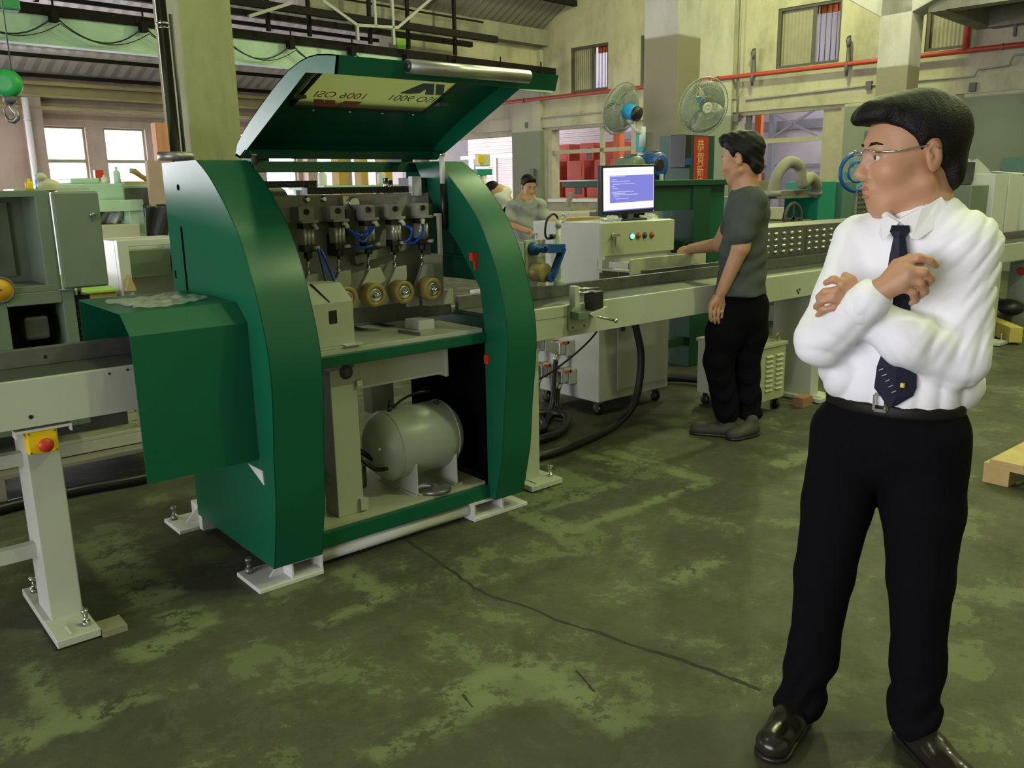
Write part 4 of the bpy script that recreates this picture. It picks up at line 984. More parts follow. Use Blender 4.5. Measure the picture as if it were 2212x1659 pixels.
mt = Matrix.Translation((4.276, 3.87, 1.452)) @ Matrix.Scale(1.025, 4) @ Matrix.Rotation(radians(-1.2), 4, 'Y') @ Matrix.Rotation(radians(2), 4, 'Z')
g = G(mt); g.box(-.262, 0, -.152, .262, .035, .152); g.build('frame', M_['blackp'], mn, bevel=.004)
g = G(); g.box(4.245, 3.905, 1.266, 4.305, 3.935, 1.42); g.box(4.15, 3.82, 1.2555, 4.40, 4.0, 1.267); g.build('stand', M_['blackp'], mn, bevel=.003)
scr_w = mat('lit_screen_white', (.02, .02, .02), .3, var=0, emit=((.95, .93, 1.0), 1.15))
scr_b = mat('lit_screen_blue', (.02, .02, .02), .3, var=0, emit=((.24, .25, .80), .95))
scr_t = mat('lit_screen_text', (.02, .02, .02), .3, var=0, emit=((.62, .62, 1.0), 1.0))
scr_d = mat('lit_screen_bar', (.02, .02, .02), .3, var=0, emit=((.18, .16, .75), .8))
g = G(mt); g.box(-.243, -.0012, -.128, .243, .0, .136); sc_ = g.build('screen', scr_w, mn)
g = G(mt); g.box(-.185, -.002, -.078, .238, -.0013, .088); g.build('screen_window', scr_b, sc_)
g = G(mt); g.box(-.243, -.002, -.128, .243, -.0013, -.121); g.build('screen_taskbar', scr_d, sc_)
g = G(mt); g.box(-.243, -.002, .112, .243, -.0013, .1135); g.build('screen_line', mat('lit_screen_line', (.02, .02, .02), .3, var=0, emit=((.75, .75, .85), .9)), sc_)
random.seed(2)
for x, z, w_ in ((-.18, .083, .14), (-.17, .063, .05), (-.17, .052, .17), (-.16, .036, .21), (-.17, .022, .03), (-.16, .010, .05), (-.17, -.012, .21), (-.16, -.022, .12), (-.15, -.030, .23), (-.15, -.041, .05), (-.13, -.054, .12)):
    g = G(mt); g.box(x, -.0026, z - .0022, x + w_, -.0021, z + .0022); g.build('screen_text_line', scr_t, sc_)
g = G(mt); g.cyl((.243, -.001, -.142), (.243, .0, -.142), .004, 8); g.build('power_light', mat('blue_power_light', (.02, .02, .1), .3, emit=((.1, .15, 1.0), 3)), mn)
random.seed(6)
for k, (x, y) in enumerate(((4.08, 3.84), (4.46, 3.86))):
    g = G(); 
    def lump(s, t, x=x, y=y, k=k):
        a = 2 * pi * s; p = pi * t / 2; r = 1 + .25 * sin(5 * a + k) + .2 * sin(9 * p + 3 * a)
        return (x + .075 * r * cos(a) * cos(p), y + .04 * r * sin(a) * cos(p), 1.2565 + .03 * sin(p) * r)
    g.grid(lump, 22, 8, False)
    tag(g.build('plastic_bag', M_['film2'], fix=False), ('crumpled clear plastic bag at the left foot of the monitor', 'crumpled clear plastic bag at the right foot of the monitor')[k], 'plastic bag')
g = G(); g.box(3.70 + .25, 4.15, 1.256, 4.3, 4.3, 1.275); tag(g.build('cardboard', M_['wood']), 'flat brown board lying on the tall cabinet top', 'board')
# cable plugs on the cabinet side
for i, (y, z) in enumerate(((4.28, .44), (4.07, .44), (4.25, .26), (4.05, .25))):
    t = thing('cable_plug', ('upper far', 'upper near', 'lower far', 'lower near')[i] + ' grey heavy plug with black hose on the cabinet side', 'plug', (3.88, y, z), 'grey plugs on the cabinet side')
    g = G(); g.box(3.86, y - .05, z - .05, 3.93, y + .05, z + .05); g.build('socket', M_['white'], t, bevel=.004)
    g = G(); g.box(3.80, y - .042, z - .035, 3.86, y + .042, z + .045); g.cyl((3.83, y, z - .035), (3.80, y, z - .08), .02, 12); g.build('hood', M_['alu'], t, bevel=.006)
    for s in (-1, 1):
        g = G(); g.box(3.82, y + s * .045 - .005, z + .03, 3.88, y + s * .045 + .005, z + .05); g.build('latch', M_['orange'], t, label='orange latch')
    g = G(); g.tube(hoses([(3.805, y, z - .07), (3.77, y - .02, z - .17), (3.70 + .02 * i, y - .06, max(.06, z - .32)), (3.62, y - .12, .035), (3.5, y - .2, .03)]), .018, 8); g.build('hose', M_['hose'], t)
def floor_hose(pts, r, name, label):
    g = G(); g.tube(hoses(pts), r, 10); tag(g.build(name, M_['hose']), label, 'hose')
floor_hose([(4.02, 3.62, .80), (4.03, 3.58, .62), (4.05, 3.55, .45), (4.03, 3.54, .27), (3.97, 3.54, .12), (3.84, 3.55, .028), (3.6, 3.47, .026), (3.38, 3.42, .026), (3.16, 3.39, .026), (2.95, 3.42, .026), (2.75, 3.6, .026)], .024, 'floor_hose', 'thick black hose hanging from the conveyor and curving over the floor')
floor_hose([(3.62, 4.05, .03), (3.45, 3.8, .03), (3.25, 3.75, .03), (3.2, 3.9, .03), (3.4, 4.05, .03), (3.62, 4.0, .05), (3.68, 3.85, .05), (3.5, 3.68, .03), (3.25, 3.62, .03), (3.0, 3.7, .03)], .026, 'floor_hose', 'coil of thick black hose on the floor under the grey plugs')
floor_hose([(3.75, 3.55, .75), (3.68, 3.6, .6), (3.55, 3.7, .45), (3.4, 3.8, .34), (3.2, 3.85, .33)], .006, 'thin_cable', 'thin black cable sagging under the right conveyor')
floor_hose([(4.62, 4.6, .03), (4.9, 4.3, .03), (5.1, 4.0, .05), (5.2, 3.7, .03)], .03, 'floor_hose', 'black hose on the floor behind the vented cream box')
# vented cream box (heater/transformer)
vb = thing('vented_box', 'cream transformer box with louvre slots on casters behind the technician', 'transformer', (4.83, 3.35, 0))
g = G(); g.box(4.69, 3.11, .085, 4.985, 3.60, .455); g.box(4.68, 3.10, .44, 4.995, 3.61, .462); g.build('case', M_['cream'], vb, bevel=.003)
for c in range(2):
    for r in range(8):
        x = 4.76 + c * .115; z = .15 + r * .032
        g = G(); g.prism([(x, 3.11, z), (x, 3.098, z + .003), (x, 3.11, z + .014)], (.075, 0, 0)); g.build('louvre_slot', M_['cream'], vb)
for x, y in ((4.72, 3.15), (4.95, 3.15), (4.72, 3.55), (4.95, 3.55)):
    g = G(); g.lathe((x - .01, y, .032), (1, 0, 0), [(.01, 0), (.032, .001), (.032, .02), (.01, .021)], 14); g.box(x - .014, y - .01, .03, x + .014, y + .01, .086); g.build('caster', M_['black'], vb)
g = G(); g.torus((4.95, 3.15, .49), (0, 1, 0), .024, .004, 18, 6); g.build('lifting_ring', mat('brass', (.6, .42, .15), .3, 1.0), vb)
g = G(); g.box(5.08, 3.02, 0, 5.2, 3.1, .07); tag(g.build('wood_block', M_['brown'], bevel=.004), 'small brown wooden block beside the conveyor leg', 'wood block')
# ------------------------------------------------------------ dark green portal frame behind the station
pf = thing('portal_frame', 'dark green portal frame machine behind the control box', 'machine frame', (5.5, 4.6, 0))
g = G(); g.box(4.70, 4.38, 1.468, 6.15, 4.95, 1.512); g.build('top_plate', M_['green_in'], pf, bevel=.004)
g = G(); g.box(4.70, 4.42, 1.28, 5.62, 4.46, 1.468); g.build('header', M_['darkgreen'], pf)
g = G(); g.box(5.62, 4.40, 0, 5.84, 4.62, 1.468); g.build('post', M_['green_in'], pf, bevel=.004)
g = G(); g.box(5.84, 4.46, .5, 6.1, 4.9, 1.468); g.build('side_plate', M_['green'], pf)
g = G(); g.box(4.72, 4.40, 0, 4.86, 4.6, 1.3); g.build('post', M_['darkgreen'], pf, bevel=.004)
for z in (.80, .50, .18):
    g = G(); g.box(4.86, 4.44, z, 5.62, 4.52, z + .07); g.build('cross_rail', M_['green_in'], pf)
for x0, x1, z0, z1, m in ((4.9, 5.02, .87, 1.28, 'dgrey'), (5.06, 5.2, .87, 1.22, 'grey'), (5.25, 5.38, .87, 1.28, 'frame_dark'), (5.42, 5.58, .87, 1.05, 'tank')):
    g = G(); g.box(x0, 4.7, z0, x1, 4.85, z1); g.build('inner_block', M_[m], pf, bevel=.004)
for i, (x, m, lab) in enumerate(((5.12, 'sage', 'grey-green motor standing on the dark green frame'), (5.37, 'blue', 'blue electric motor standing on the dark green frame'))):
    t = thing('motor', lab, 'motor', (x, 4.62, 1.512))
    s_ = .085 if i == 0 else .10
    g = G(); g.lathe((x, 4.52, 1.512 + s_ + .012), (0, 1, 0), [(.02, 0), (s_ * .75, .004), (s_, .02), (s_, .20), (s_ * .85, .22), (.02, .225)], 24); g.build('housing', M_[m], t)
    g = G(); g.box(x - .07, 4.55, 1.512, x + .07, 4.72, 1.54); g.build('foot', M_[m], t)
    g = G(); g.box(x - .045, 4.58, 1.512 + s_ * 2, x + .03, 4.66, 1.512 + s_ * 2 + .03); g.build('terminal_box', M_['dgrey'], t, bevel=.004)
    if i:
        g = G(); g.lathe((x - .03, 4.525, 1.63), (0, -1, 0), [(.05, 0), (.05, .006), (.035, .007), (0, .007)], 18); g.build('fan_cover', M_['blackp'], t)
    g = G(); g.box(x - .03, 4.5, 1.513, x - .005, 4.52, 1.56); g.build('name_plate', M_['white2'], t)
# couplet cabinet with red banner
cc = thing('banner_cabinet', 'dark green upright cabinet with a red new-year banner', 'cabinet', (6.42, 5.1, 0))
g = G(); g.box(6.25, 4.95, 0, 6.60, 5.3, 1.90); g.build('body', M_['darkgreen'], cc, bevel=.004)
g = G(); g.box(6.30, 4.946, 1.35, 6.505, 4.9495, 1.885); g.build('banner', M_['banner'], cc, label='red paper banner with gold characters')
for k, ch in enumerate('恭賀新禧'):
    text(ch, 'gold_character', M_['text_yellow'], cc, (6.395, 4.9455, 1.80 - k * .108), (1, 0, 0), (0, 0, 1), .115, .0003, None, .9)
g = G(); g.box(6.16, 4.93, 1.62, 6.245, 5.1, 1.90); g.build('switch_box', M_['blackp'], cc, bevel=.004)
g = G(); g.box(6.165, 4.92, 1.64, 6.235, 4.932, 1.70); g.build('blue_label', M_['blue'], cc)
# machines behind the technician
dc = thing('dust_hose', 'thick ribbed grey dust hose looping over the dusty machine', 'hose', (7.9, 4.9, 1.38))
g = G()
hp = hoses([(7.55, 4.95, 1.38), (7.58, 4.93, 1.55), (7.72, 4.9, 1.67), (7.88, 4.88, 1.63), (7.93, 4.88, 1.50), (7.97, 4.88, 1.46), (8.1, 4.88, 1.52), (8.25, 4.9, 1.45), (8.3, 4.95, 1.34)])
fine = []
for a, b in zip(hp, hp[1:]):
    fine += [a, a + (b - a) * .5]
g.tube(fine, [.058 if i % 2 else .050 for i in range(len(fine))], 12); g.build('ribbed_hose', mat('dusty_grey_hose', (.32, .30, .22), .7), dc)
g = G(); g.cyl((7.55, 4.95, 1.345), (7.55, 4.95, 1.40), .08, 16); g.cyl((8.3, 4.95, 1.345), (8.3, 4.95, 1.38), .08, 16); g.build('collar', M_['grey'], dc)
dm = thing('dusty_machine', 'dusty grey-brown machine with a round wheel opening behind the technician', 'machine', (7.85, 5.2, 0))
M_['dust'] = mat('dusty_grey_brown', (.27, .25, .19), .75, var=.12)
g = G(); g.box(7.36, 4.95, .3, 8.28, 5.6, 1.10); g.box(7.36, 4.95, 1.10, 7.52, 5.6, 1.345); g.box(7.36, 4.95, 1.32, 8.28, 5.6, 1.345); g.box(7.36, 5.5, 1.1, 8.28, 5.6, 1.33); g.box(7.4, 5.0, 0, 7.5, 5.5, .3); g.box(8.2, 5.0, 0, 8.3, 5.5, .3); g.build('body', M_['dust'], dm, bevel=.004)
g = G(); g.torus((7.92, 4.945, 1.12), (0, 1, 0), .15, .02, 28, 6); g.cyl((7.92, 4.955, 1.12), (7.92, 4.935, 1.12), .03, 12); g.bar((7.78, 4.945, 1.12), (8.06, 4.945, 1.12), .02, .02); g.bar((7.92, 4.945, 1.0), (7.92, 4.945, 1.26), .02, .02); g.build('hand_wheel', M_['dgrey'], dm)
g = G(); g.box(7.75, 4.96, 1.345, 8.2, 5.2, 1.40); g.box(7.72, 5.2, 1.345, 8.0, 5.4, 1.5); g.build('upper_block', M_['dust'], dm, bevel=.004)
M_['teal'] = mat('teal_paint', (.01, .26, .19), .5, var=.06)
M_['greyteal'] = mat('grey_teal_paint', (.10, .20, .18), .55, var=.08)
g = G(); g.box(8.31, 4.9, .2, 8.64, 5.3, 1.48); g.box(8.35, 4.94, 0, 8.6, 5.26, .2)
tag(g.build('teal_cabinet', M_['teal'], bevel=.005), 'plain bright teal cabinet right of the dust hose', 'cabinet')
gt = thing('grille_cabinet', 'grey-teal cabinet with perforated grille beside the teal cabinet', 'cabinet', (9.1, 5.1, 0))
g = G(); g.box(8.78, 4.9, 0, 9.9, 5.4, 1.475); g.build('body', M_['greyteal'], gt, bevel=.005)
first2 = None
g = G(); g.box(9.02, 4.893, 1.0, 9.8, 4.9, 1.42); gp_ = g.build('grille_plate', M_['dgrey'], gt)
for r in range(8):
    for c in range(12):
        g = None
        if first2 is None:
            g = G(); g.lathe((0, 0, 0), (0, -1, 0), [(.022, 0), (.018, .006), (0, .008)], 8); sv = ORG[gp_]; ORG[gp_] = Vector((0, 0, 0)); first2 = g.build('grille_boss', M_['steel'], gp_); ORG[gp_] = sv; o = first2
        else: o = first2.copy(); COL.objects.link(o)
        o.location = Vector((9.06 + c * .064, 4.893, 1.03 + r * .052)) - ORG[gp_]
# film-wrapped machine on the far end of the conveyor
fw = thing('wrapped_machine', 'grey machine head shrouded in clear plastic film behind the man in white', 'machine', (9.4, 3.9, .9))
g = G(); g.box(8.7, 3.55, .9, 9.3, 4.3, 1.42); g.build('body', M_['sage'], fw, bevel=.01)
g = G(); g.box(9.08, 3.5, .9, 9.40, 3.9, 1.525); g.build('left_panel', M_['white2'], fw, bevel=.006)
g = G(); g.box(9.44, 3.5, .9, 9.76, 3.9, 1.525); g.build('right_panel', M_['white2'], fw, bevel=.006)
g = G(); g.box(8.75, 3.7, 1.42, 9.1, 4.1, 1.64); g.build('top_cover', M_['blackp'], fw, bevel=.01)
g = G()
def shroud(s, t):
    a = 2 * pi * s; k = .30 + .70 * (1 - t ** 2.2) ; k2 = k * (1 + .06 * sin(7 * a + 3 * t) + .04 * sin(13 * a - 6 * t))
    sq = 1 / max(abs(cos(a)), abs(sin(a))) ** .6
    return (9.30 + .60 * k2 * sq * cos(a), 3.93 + .38 * k2 * sq * sin(a), .91 + .76 * t + .01 * sin(5 * a))
g.grid(shroud, 48, 14, True); g.build('film_shroud', M_['film'], fw, fix=False)
g = G(); g.box(10.0, 3.4, .9, 10.19, 3.9, 1.50); g.prism([(10.0, 3.4, 1.5), (10.19, 3.4, 1.5), (10.19, 3.9, 1.55), (10.0, 3.9, 1.55)], (0, 0, .004)); tag(g.build('control_cover', M_['white2']), 'pale green-grey upright cover at the far right end of the conveyor', 'cover')
# far pallet load and things on the floor at the right
def pallet(name, label, x0, x1, y0, y1, z, n, along, m):
    t = thing(name, label, 'pallet', ((x0 + x1) / 2, (y0 + y1) / 2, 0))
    for k in range(n):
        g = G()
        if along == 'x': a = y0 + (y1 - y0) * k / n; g.box(x0, a, z - .022, x1, a + (y1 - y0) / n * .86, z)
        else: a = x0 + (x1 - x0) * k / n; g.box(a, y0, z - .022, a + (x1 - x0) / n * .86, y1, z)
        g.build('deck_board', m, t, bevel=.002)
    for i in range(3):
        g = G()
        if along == 'x':
            a = x0 + (x1 - x0 - .09) * i / 2
            for j in range(3): b = y0 + (y1 - y0 - .12) * j / 2; g.box(a, b, 0, a + .09, b + .12, z - .045)
            g.box(a, y0, z - .045, a + .09, y1, z - .022)
        else:
            a = y0 + (y1 - y0 - .09) * i / 2
            for j in range(3): b = x0 + (x1 - x0 - .12) * j / 2; g.box(b, a, 0, b + .12, a + .09, z - .045)
            g.box(x0, a, z - .045, x1, a + .09, z - .022)
        g.build('stringer', m, t, bevel=.002)
    return t
pallet('wooden_pallet', 'light pine pallet on the floor at the right edge', 4.43, 5.5, .55, 1.62, .125, 6, 'x', M_['wood'])
M_['ywood'] = mat('yellowish_timber', (.55, .44, .10), .6, var=.1)
g = G(); g.box(8.35, 2.87, .02, 9.05, 2.98, .16); g.v = [Matrix.Rotation(.7, 4, 'Z') @ (p - Vector((8.7, 2.9, 0))) + Vector((8.75, 3.15, 0)) for p in g.v]
tag(g.build('timber_beam', M_['ywood'], bevel=.004), 'yellowish timber beam on the floor beyond the man in white', 'timber')
random.seed(11)
g = G()
for k in range(9): g.sph((9.25 + random.uniform(-.2, .35), 3.5 + random.uniform(-.2, .25), .14 + random.uniform(0, .12)), (random.uniform(.1, .22), random.uniform(.1, .2), random.uniform(.06, .13)), 10, 7)
tag(g.build('black_bag', M_['black']), 'heap of black plastic bags behind the yellowish timber', 'bag')
g = G(); g.box(9.4, 3.0, 0, 9.9, 3.4, .66); kbx = thing('floor_box', 'grey electrical box with red knob under the far conveyor', 'electrical box', (9.65, 3.2, 0)); g.build('case', M_['tank'], kbx, bevel=.005)
g = G(); g.lathe((9.395, 3.28, .58), (-1, 0, 0), [(.03, 0), (.03, .02), (.04, .03), (.03, .045)], 16); g.build('knob', M_['red'], kbx)
g = G(); g.tube(hoses([(9.38, 3.08, .6), (9.33, 3.08, .5), (9.34, 3.08, .35), (9.37, 3.1, .3), (9.36, 3.12, .5), (9.38, 3.12, .6)]), .022, 8); g.build('cable_loop', M_['hose'], kbx)
# ------------------------------------------------------------ left background machines
lm = thing('sage_machine', 'sage green machine with open cabinet door and square motor window, behind the left conveyor', 'machine', (.7, 4.9, 0))
g = G()
g.box(-.2, 4.62, 1.035, .20, 4.95, 1.5); g.box(.97, 4.62, 1.035, 1.034, 4.95, 1.5); g.box(-.2, 4.92, 1.035, 1.02, 4.95, 1.5); g.box(-.2, 4.62, 1.475, 1.02, 4.95, 1.505); g.box(-.2, 4.62, 1.03, 1.02, 4.95, 1.06)
g.build('cabinet', M_['sage'], lm, bevel=.003)
g = G(); g.box(.3, 4.905, 1.09, .9, 4.919, 1.45); g.build('mounting_plate', M_['sage'], lm)
for z in (1.16, 1.30):
    g = G(); g.box(.62, 4.84, z, .74, 4.905, z + .1); g.build('relay_block', M_['ivory'], lm, bevel=.003)
g = G(); g.box(1.035, 4.592, 1.035, 1.246, 4.617, 1.497); d = g.build('cabinet_door', M_['sage'], lm, bevel=.012)
g = G(); g.box(1.043, 4.588, 1.043, 1.238, 4.592, 1.489); g.build('door_skin', M_['sage'], d, bevel=.008)
g = G(); g.lathe((1.205, 4.588, 1.385), (0, -1, 0), [(.012, 0), (.012, .006), (0, .008)], 12); g.bar((1.205, 4.58, 1.39), (1.208, 4.58, 1.36), .01, .006); g.build('door_latch', M_['steel'], d)
g = G()
for a in ((-.2, .79, .35, 1.03), (1.03, 1.085, .35, 1.03)): g.box(a[0], 4.62, a[2], a[1], 5.3, a[3])
g.box(.79, 4.62, .97, 1.03, 5.3, 1.03); g.box(.79, 4.62, .35, 1.03, 5.3, .725); g.box(.79, 5.0, .725, 1.03, 5.3, .97)
g.build('body', M_['sage'], lm, bevel=.004)
g = G(); g.box(.79, 4.99, .725, 1.03, 5.0, .97); g.build('dark_recess', M_['black'], lm)
g = G(); g.box(.865, 4.70, .79, .975, 4.99, .905); g.build('motor', M_['dgrey'], lm, bevel=.015)
g = G(); g.lathe((.77, 4.615, 1.055), (0, -1, 0), [(.055, 0), (.055, .012), (.0, .014)], 28); yd = g.build('yellow_disc', mat('amber_disc', (.62, .33, .01), .45), lm)
g = G(); g.torus((.77, 4.605, 1.055), (0, 1, 0), .057, .006, 28, 6); g.cyl((.77, 4.60, 1.055), (.77, 4.598, 1.055), .006, 8); g.build('disc_rim', M_['dgrey'], yd)
g = G()
for k in range(9): g.box(1.10, 4.66, .73 + k * .030, 1.165 + (.012 if k % 2 else 0), 4.9, .755 + k * .030)
g.build('bellows', M_['black'], lm)
for x in (1.10, 1.13):
    g = G(); g.cyl((x, 4.7, .98), (x, 4.7, 1.06), .010, 8); g.build('guide_bar', M_['chrome'], lm)
# cream base frame and pallet skid under it
g = G()
for a in ((-.3, 4.72, .47, 1.45, 4.80, .53), (-.3, 4.72, .17, 1.45, 4.80, .23), (1.36, 4.72, .17, 1.45, 4.80, .53), (.3, 4.72, .17, .38, 4.80, .53), (-.3, 5.5, .17, 1.45, 5.58, .53), (-.3, 4.72, .23, 1.36, 5.58, .25)): g.box(*a)
g.build('base_frame', M_['cream'], lm, bevel=.004)
g = G(); g.box(-.2, 4.86, .25, 1.33, 4.88, .47); g.build('base_panel', M_['dgrey'], lm)
pallet('wooden_skid', 'weathered wooden skid under the sage green machine', -.3, 1.55, 4.62, 5.7, .165, 5, 'x', M_['dust'])
floor_hose([(-.5, 4.45, .03), (.4, 4.52, .03), (.93, 4.57, .03), (1.3, 4.53, .03), (1.7, 4.6, .03), (2.2, 4.9, .03)], .03, 'floor_pipe', 'shiny black pipe lying on the floor behind the left conveyor')
for k, pts in enumerate(([(1.0, 4.3, .72), (1.15, 4.4, .6), (1.4, 4.5, .42), (1.6, 4.6, .30)], [(1.6, 4.75, .58), (1.4, 4.7, .55), (1.3, 4.7, .48)], [(1.35, 4.7, .40), (1.5, 4.7, .34), (1.7, 4.8, .32)])):
    floor_hose(pts, .012, 'black_cable', ('diagonal black cable under the left conveyor', 'upper black cable loop beside the cream base frame', 'lower black cable loop beside the cream base frame')[k])
g = G(); g.tube(hoses([(.42, 3.9, .62), (.44, 3.85, .5), (.43, 3.8, .38), (.46, 3.8, .3)]), [.03] * 19, 8)
tag(g.build('black_motor_cable', M_['black']), 'black corrugated cable hanging behind the left conveyor leg', 'cable')
# clutter on the cabinet top
def jar(x, y, z, r, h, m, name, label, cat):
    g = G(); g.lathe((x, y, z), (0, 0, 1), [(r * .95, 0), (r, .01), (r, h * .62), (r * .8, h * .74), (r * .4, h * .8), (r * .4, h), (0, h)], 14); return tag(g.build(name, M_[m]), label, cat)
jar(.98, 4.75, 1.506, .018, .055, 'yellow', 'glue_bottle', 'small yellow bottle on the sage cabinet', 'bottle')
g = G(); g.sph((1.10 + .02, 5.0, 1.53), (.055, .04, .035), 12, 8); g.sph((1.09, 5.0, 1.57), (.03, .03, .025), 10, 6)
tag(g.build('white_rag', M_['ivory']), 'crumpled white rag on top beside the yellow bottle', 'rag')
g = G(); g.box(.95, 4.95, 1.506, 1.3, 5.2, 1.515)
tag(g.build('shelf_board', M_['ivory']), 'pale shelf board carrying rags behind the sage cabinet', 'board')
g = G(); g.lathe((.72, 4.85, 1.62), (0, -1, 0), [(.02, 0), (.07, .005), (.085, .03), (.085, .16), (.06, .19), (0, .2)], 18); g.box(.68, 4.68, 1.505, .76, 4.82, 1.55)
tag(g.build('green_motor', M_['sage'], bevel=0), 'rounded green motor on the sage cabinet at the left edge', 'motor')
jar(1.10, 5.08, 1.516, .024, .085, 'sky', 'spray_bottle', 'small blue spray bottle in front of the bright windows', 'bottle')
# mint green machine
mm = thing('mint_machine', 'mint green machine with dark panel before the bright windows', 'machine', (2.0, 7.3, 0))
g = G(); g.box(1.6, 6.9, .2, 2.05, 7.8, 1.56); g.box(2.05, 7.0, .2, 2.33, 7.8, 1.55); g.box(1.65, 6.96, 0, 2.3, 7.7, .2); g.box(1.72, 7.0, 1.56, 1.92, 7.4, 1.60); g.build('body', M_['mint'], mm, bevel=.008)
g = G(); g.box(2.09, 6.985, 1.33, 2.26, 7.0, 1.525); g.build('dark_panel', M_['dgrey'], mm)
g = G(); g.box(1.68, 6.6, 1.36, 2.09, 6.9, 1.44); g.box(1.99, 6.62, 1.20, 2.09, 6.9, 1.36); g.build('slide_cover', mat('pale_mint', (.42, .58, .42), .5), mm, bevel=.004)
g = G(); g.box(1.68, 6.55, 1.16, 2.03, 6.9, 1.27); g.build('cream_block', M_['cream'], mm, bevel=.004)
g = G(); g.box(1.66, 6.5, .2, 2.06, 6.9, 1.16); g.build('lower_block', M_['white2'], mm, bevel=.004)
g = G()
def drape(s, t): return (1.68 + .33 * s, 6.78 - .03 * sin(9 * s) - .02 * sin(23 * s + 4 * t), 1.36 - .09 * t + .006 * sin(31 * s))
g.grid(drape, 40, 5, True); g.build('cloth_bellows', M_['tank'], mm, fix=False, solid=.004)
g = G(); g.tube(hoses([(2.36, 6.98, 1.52), (2.37, 6.95, 1.42), (2.36, 6.96, 1.32), (2.38, 6.96, 1.25)]), .014, 7); g.build('cable_bundle', M_['black'], mm)
g = G(); g.box(1.92, 7.1, 1.58, 1.98, 7.15, 1.66); tag(g.build('red_box', M_['red']), 'small red box standing on the mint green machine', 'box')
for i, (x, m, lab) in enumerate(((2.03, 'mint', 'pale green bottle beside the small red box'), (1.95, 'ivory', 'white cup before the small red box'))):
    jar(x, 7.05 - .1 * (1 - i) if i == 0 else 6.99, 1.56, .025, .12 - .06 * i, m, 'machine_bottle', lab, 'bottle')
dl = thing('hand_drill', 'olive hand drill lying on the mint green machine', 'drill', (2.24, 7.1, 1.555))
g = G(); g.box(2.10, 7.02, 1.551, 2.32, 7.15, 1.575); g.build('tray', M_['wood'], dl)
g = G(); g.tube([(2.16, 7.08, 1.655), (2.20, 7.08, 1.65), (2.25, 7.08, 1.61), (2.30, 7.08, 1.58)], [.018, .024, .02, .022], 10); g.build('drill_body', M_['tan'], dl)
# white open box and crate behind the tunnel
wb = thing('white_bin', 'white sheet metal bin with open front behind the tunnel cover', 'bin', (1.78, 5.75, 0))
g = G(); g.box(1.59, 5.6, .3, 1.655, 5.66, 1.205); g.box(1.59, 5.6, 1.165, 2.05, 5.66, 1.205); g.box(1.59, 5.66, .3, 1.61, 6.1, 1.2); g.box(1.59, 6.08, .3, 2.05, 6.1, 1.2); g.box(2.03, 5.6, .3, 2.05, 6.1, 1.2); g.box(1.59, 5.6, .26, 2.05, 6.1, .32); g.box(1.62, 5.62, 0, 1.7, 5.7, .26); g.box(1.94, 5.62, 0, 2.02, 5.7, .26); g.box(1.62, 6.0, 0, 1.7, 6.08, .26); g.build('shell', M_['white2'], wb, bevel=.004)
g = G(); g.box(1.7, 5.9, .95, 2.0, 6.07, 1.12); g.build('content_block', M_['sage'], wb)
tr_ = thing('wooden_crate', 'wooden crate with lime green lid beside the white bin', 'crate', (1.42, 5.9, 0))
g = G(); g.box(1.30, 5.62, .1, 1.56, 6.2, .90); g.box(1.30, 5.62, 0, 1.38, 6.2, .1); g.box(1.48, 5.62, 0, 1.56, 6.2, .1); g.build('box', M_['wood'], tr_, bevel=.004)
g = G(); g.prism([(1.30, 5.60, .90), (1.56, 5.60, .90), (1.56, 6.2, .965), (1.30, 6.2, .965)], (0, 0, .012)); g.build('lid', mat('lime_plastic_lid', (.38, .62, .06), .45), tr_)
g = G(); g.prism([(1.60, 5.55, .90), (1.66, 5.55, .90), (1.63, 5.55, 1.0)], (0, .05, 0)); tag(g.build('wood_wedge', M_['wood']), 'pale wooden wedge between crate and white bin', 'wedge')
# steel column with flange and brown board before the pillar
pc = thing('steel_column', 'polished vertical steel pipe on a flange before the mossy pillar', 'pipe', at(372, 340, 6.4))
b = at(380, 338, 6.4); bx0, by0, bz0 = b
ORG[pc] = Vector((bx0, by0, 0)); pc.location = (bx0, by0, 0)
g = G(); g.cyl((bx0, by0, bz0 + .02), (bx0, by0, 7.5), .038, 24); g.build('pipe', mat('dark_polished_pipe', (.16, .155, .14), .22, 1.0), pc)
g = G(); g.cyl((bx0 + .075, by0 + .03, bz0 + .02), (bx0 + .075, by0 + .03, bz0 + 1.0), .014, 10); g.build('side_rod', M_['dgrey'], pc)
g = G(); g.cyl((bx0, by0, bz0 - .035), (bx0, by0, bz0 + .03), .13, 28); g.build('flange', M_['steel'], pc)
zc_ = at(360, 63, 6.4).z
g = G(); g.torus((bx0, by0, zc_), (0, 0, 1), .041, .007, 24, 6); g.torus((bx0, by0, zc_ - .03), (0, 0, 1), .041, .005, 24, 6); g.build('ring_clamp', M_['chrome'], pc)
g = G(); g.cyl((bx0, by0, 0), (bx0, by0, bz0 - .03), .10, 20); g.box(bx0 - .12, by0 - .12, 0, bx0 + .12, by0 + .12, .05); g.build('base_post', M_['dgrey'], pc)
bb = at(340, 398, 6.1)
g = G(); g.box(bb.x - .055, bb.y, 0, bb.x + .12, bb.y + .05, at(340, 347, 6.1).z); g.v = [p for p in g.v]
tag(g.build('brown_board', mat('pinkish_brown_board', (.40, .27, .21), .7, var=.08)), 'pinkish brown board standing left of the green machine top', 'board')
bt = at(355, 300, 6.7)
g = G(); g.box(bt.x - .06, bt.y, 0, bt.x + .08, bt.y + .1, bt.z + .12)
tag(g.build('orange_box', mat('faded_orange_card', (.55, .25, .12), .7)), 'tall faded orange box behind the polished steel pipe', 'box')
dp = at(345, 480, 5.9); random.seed(3)
g = G()
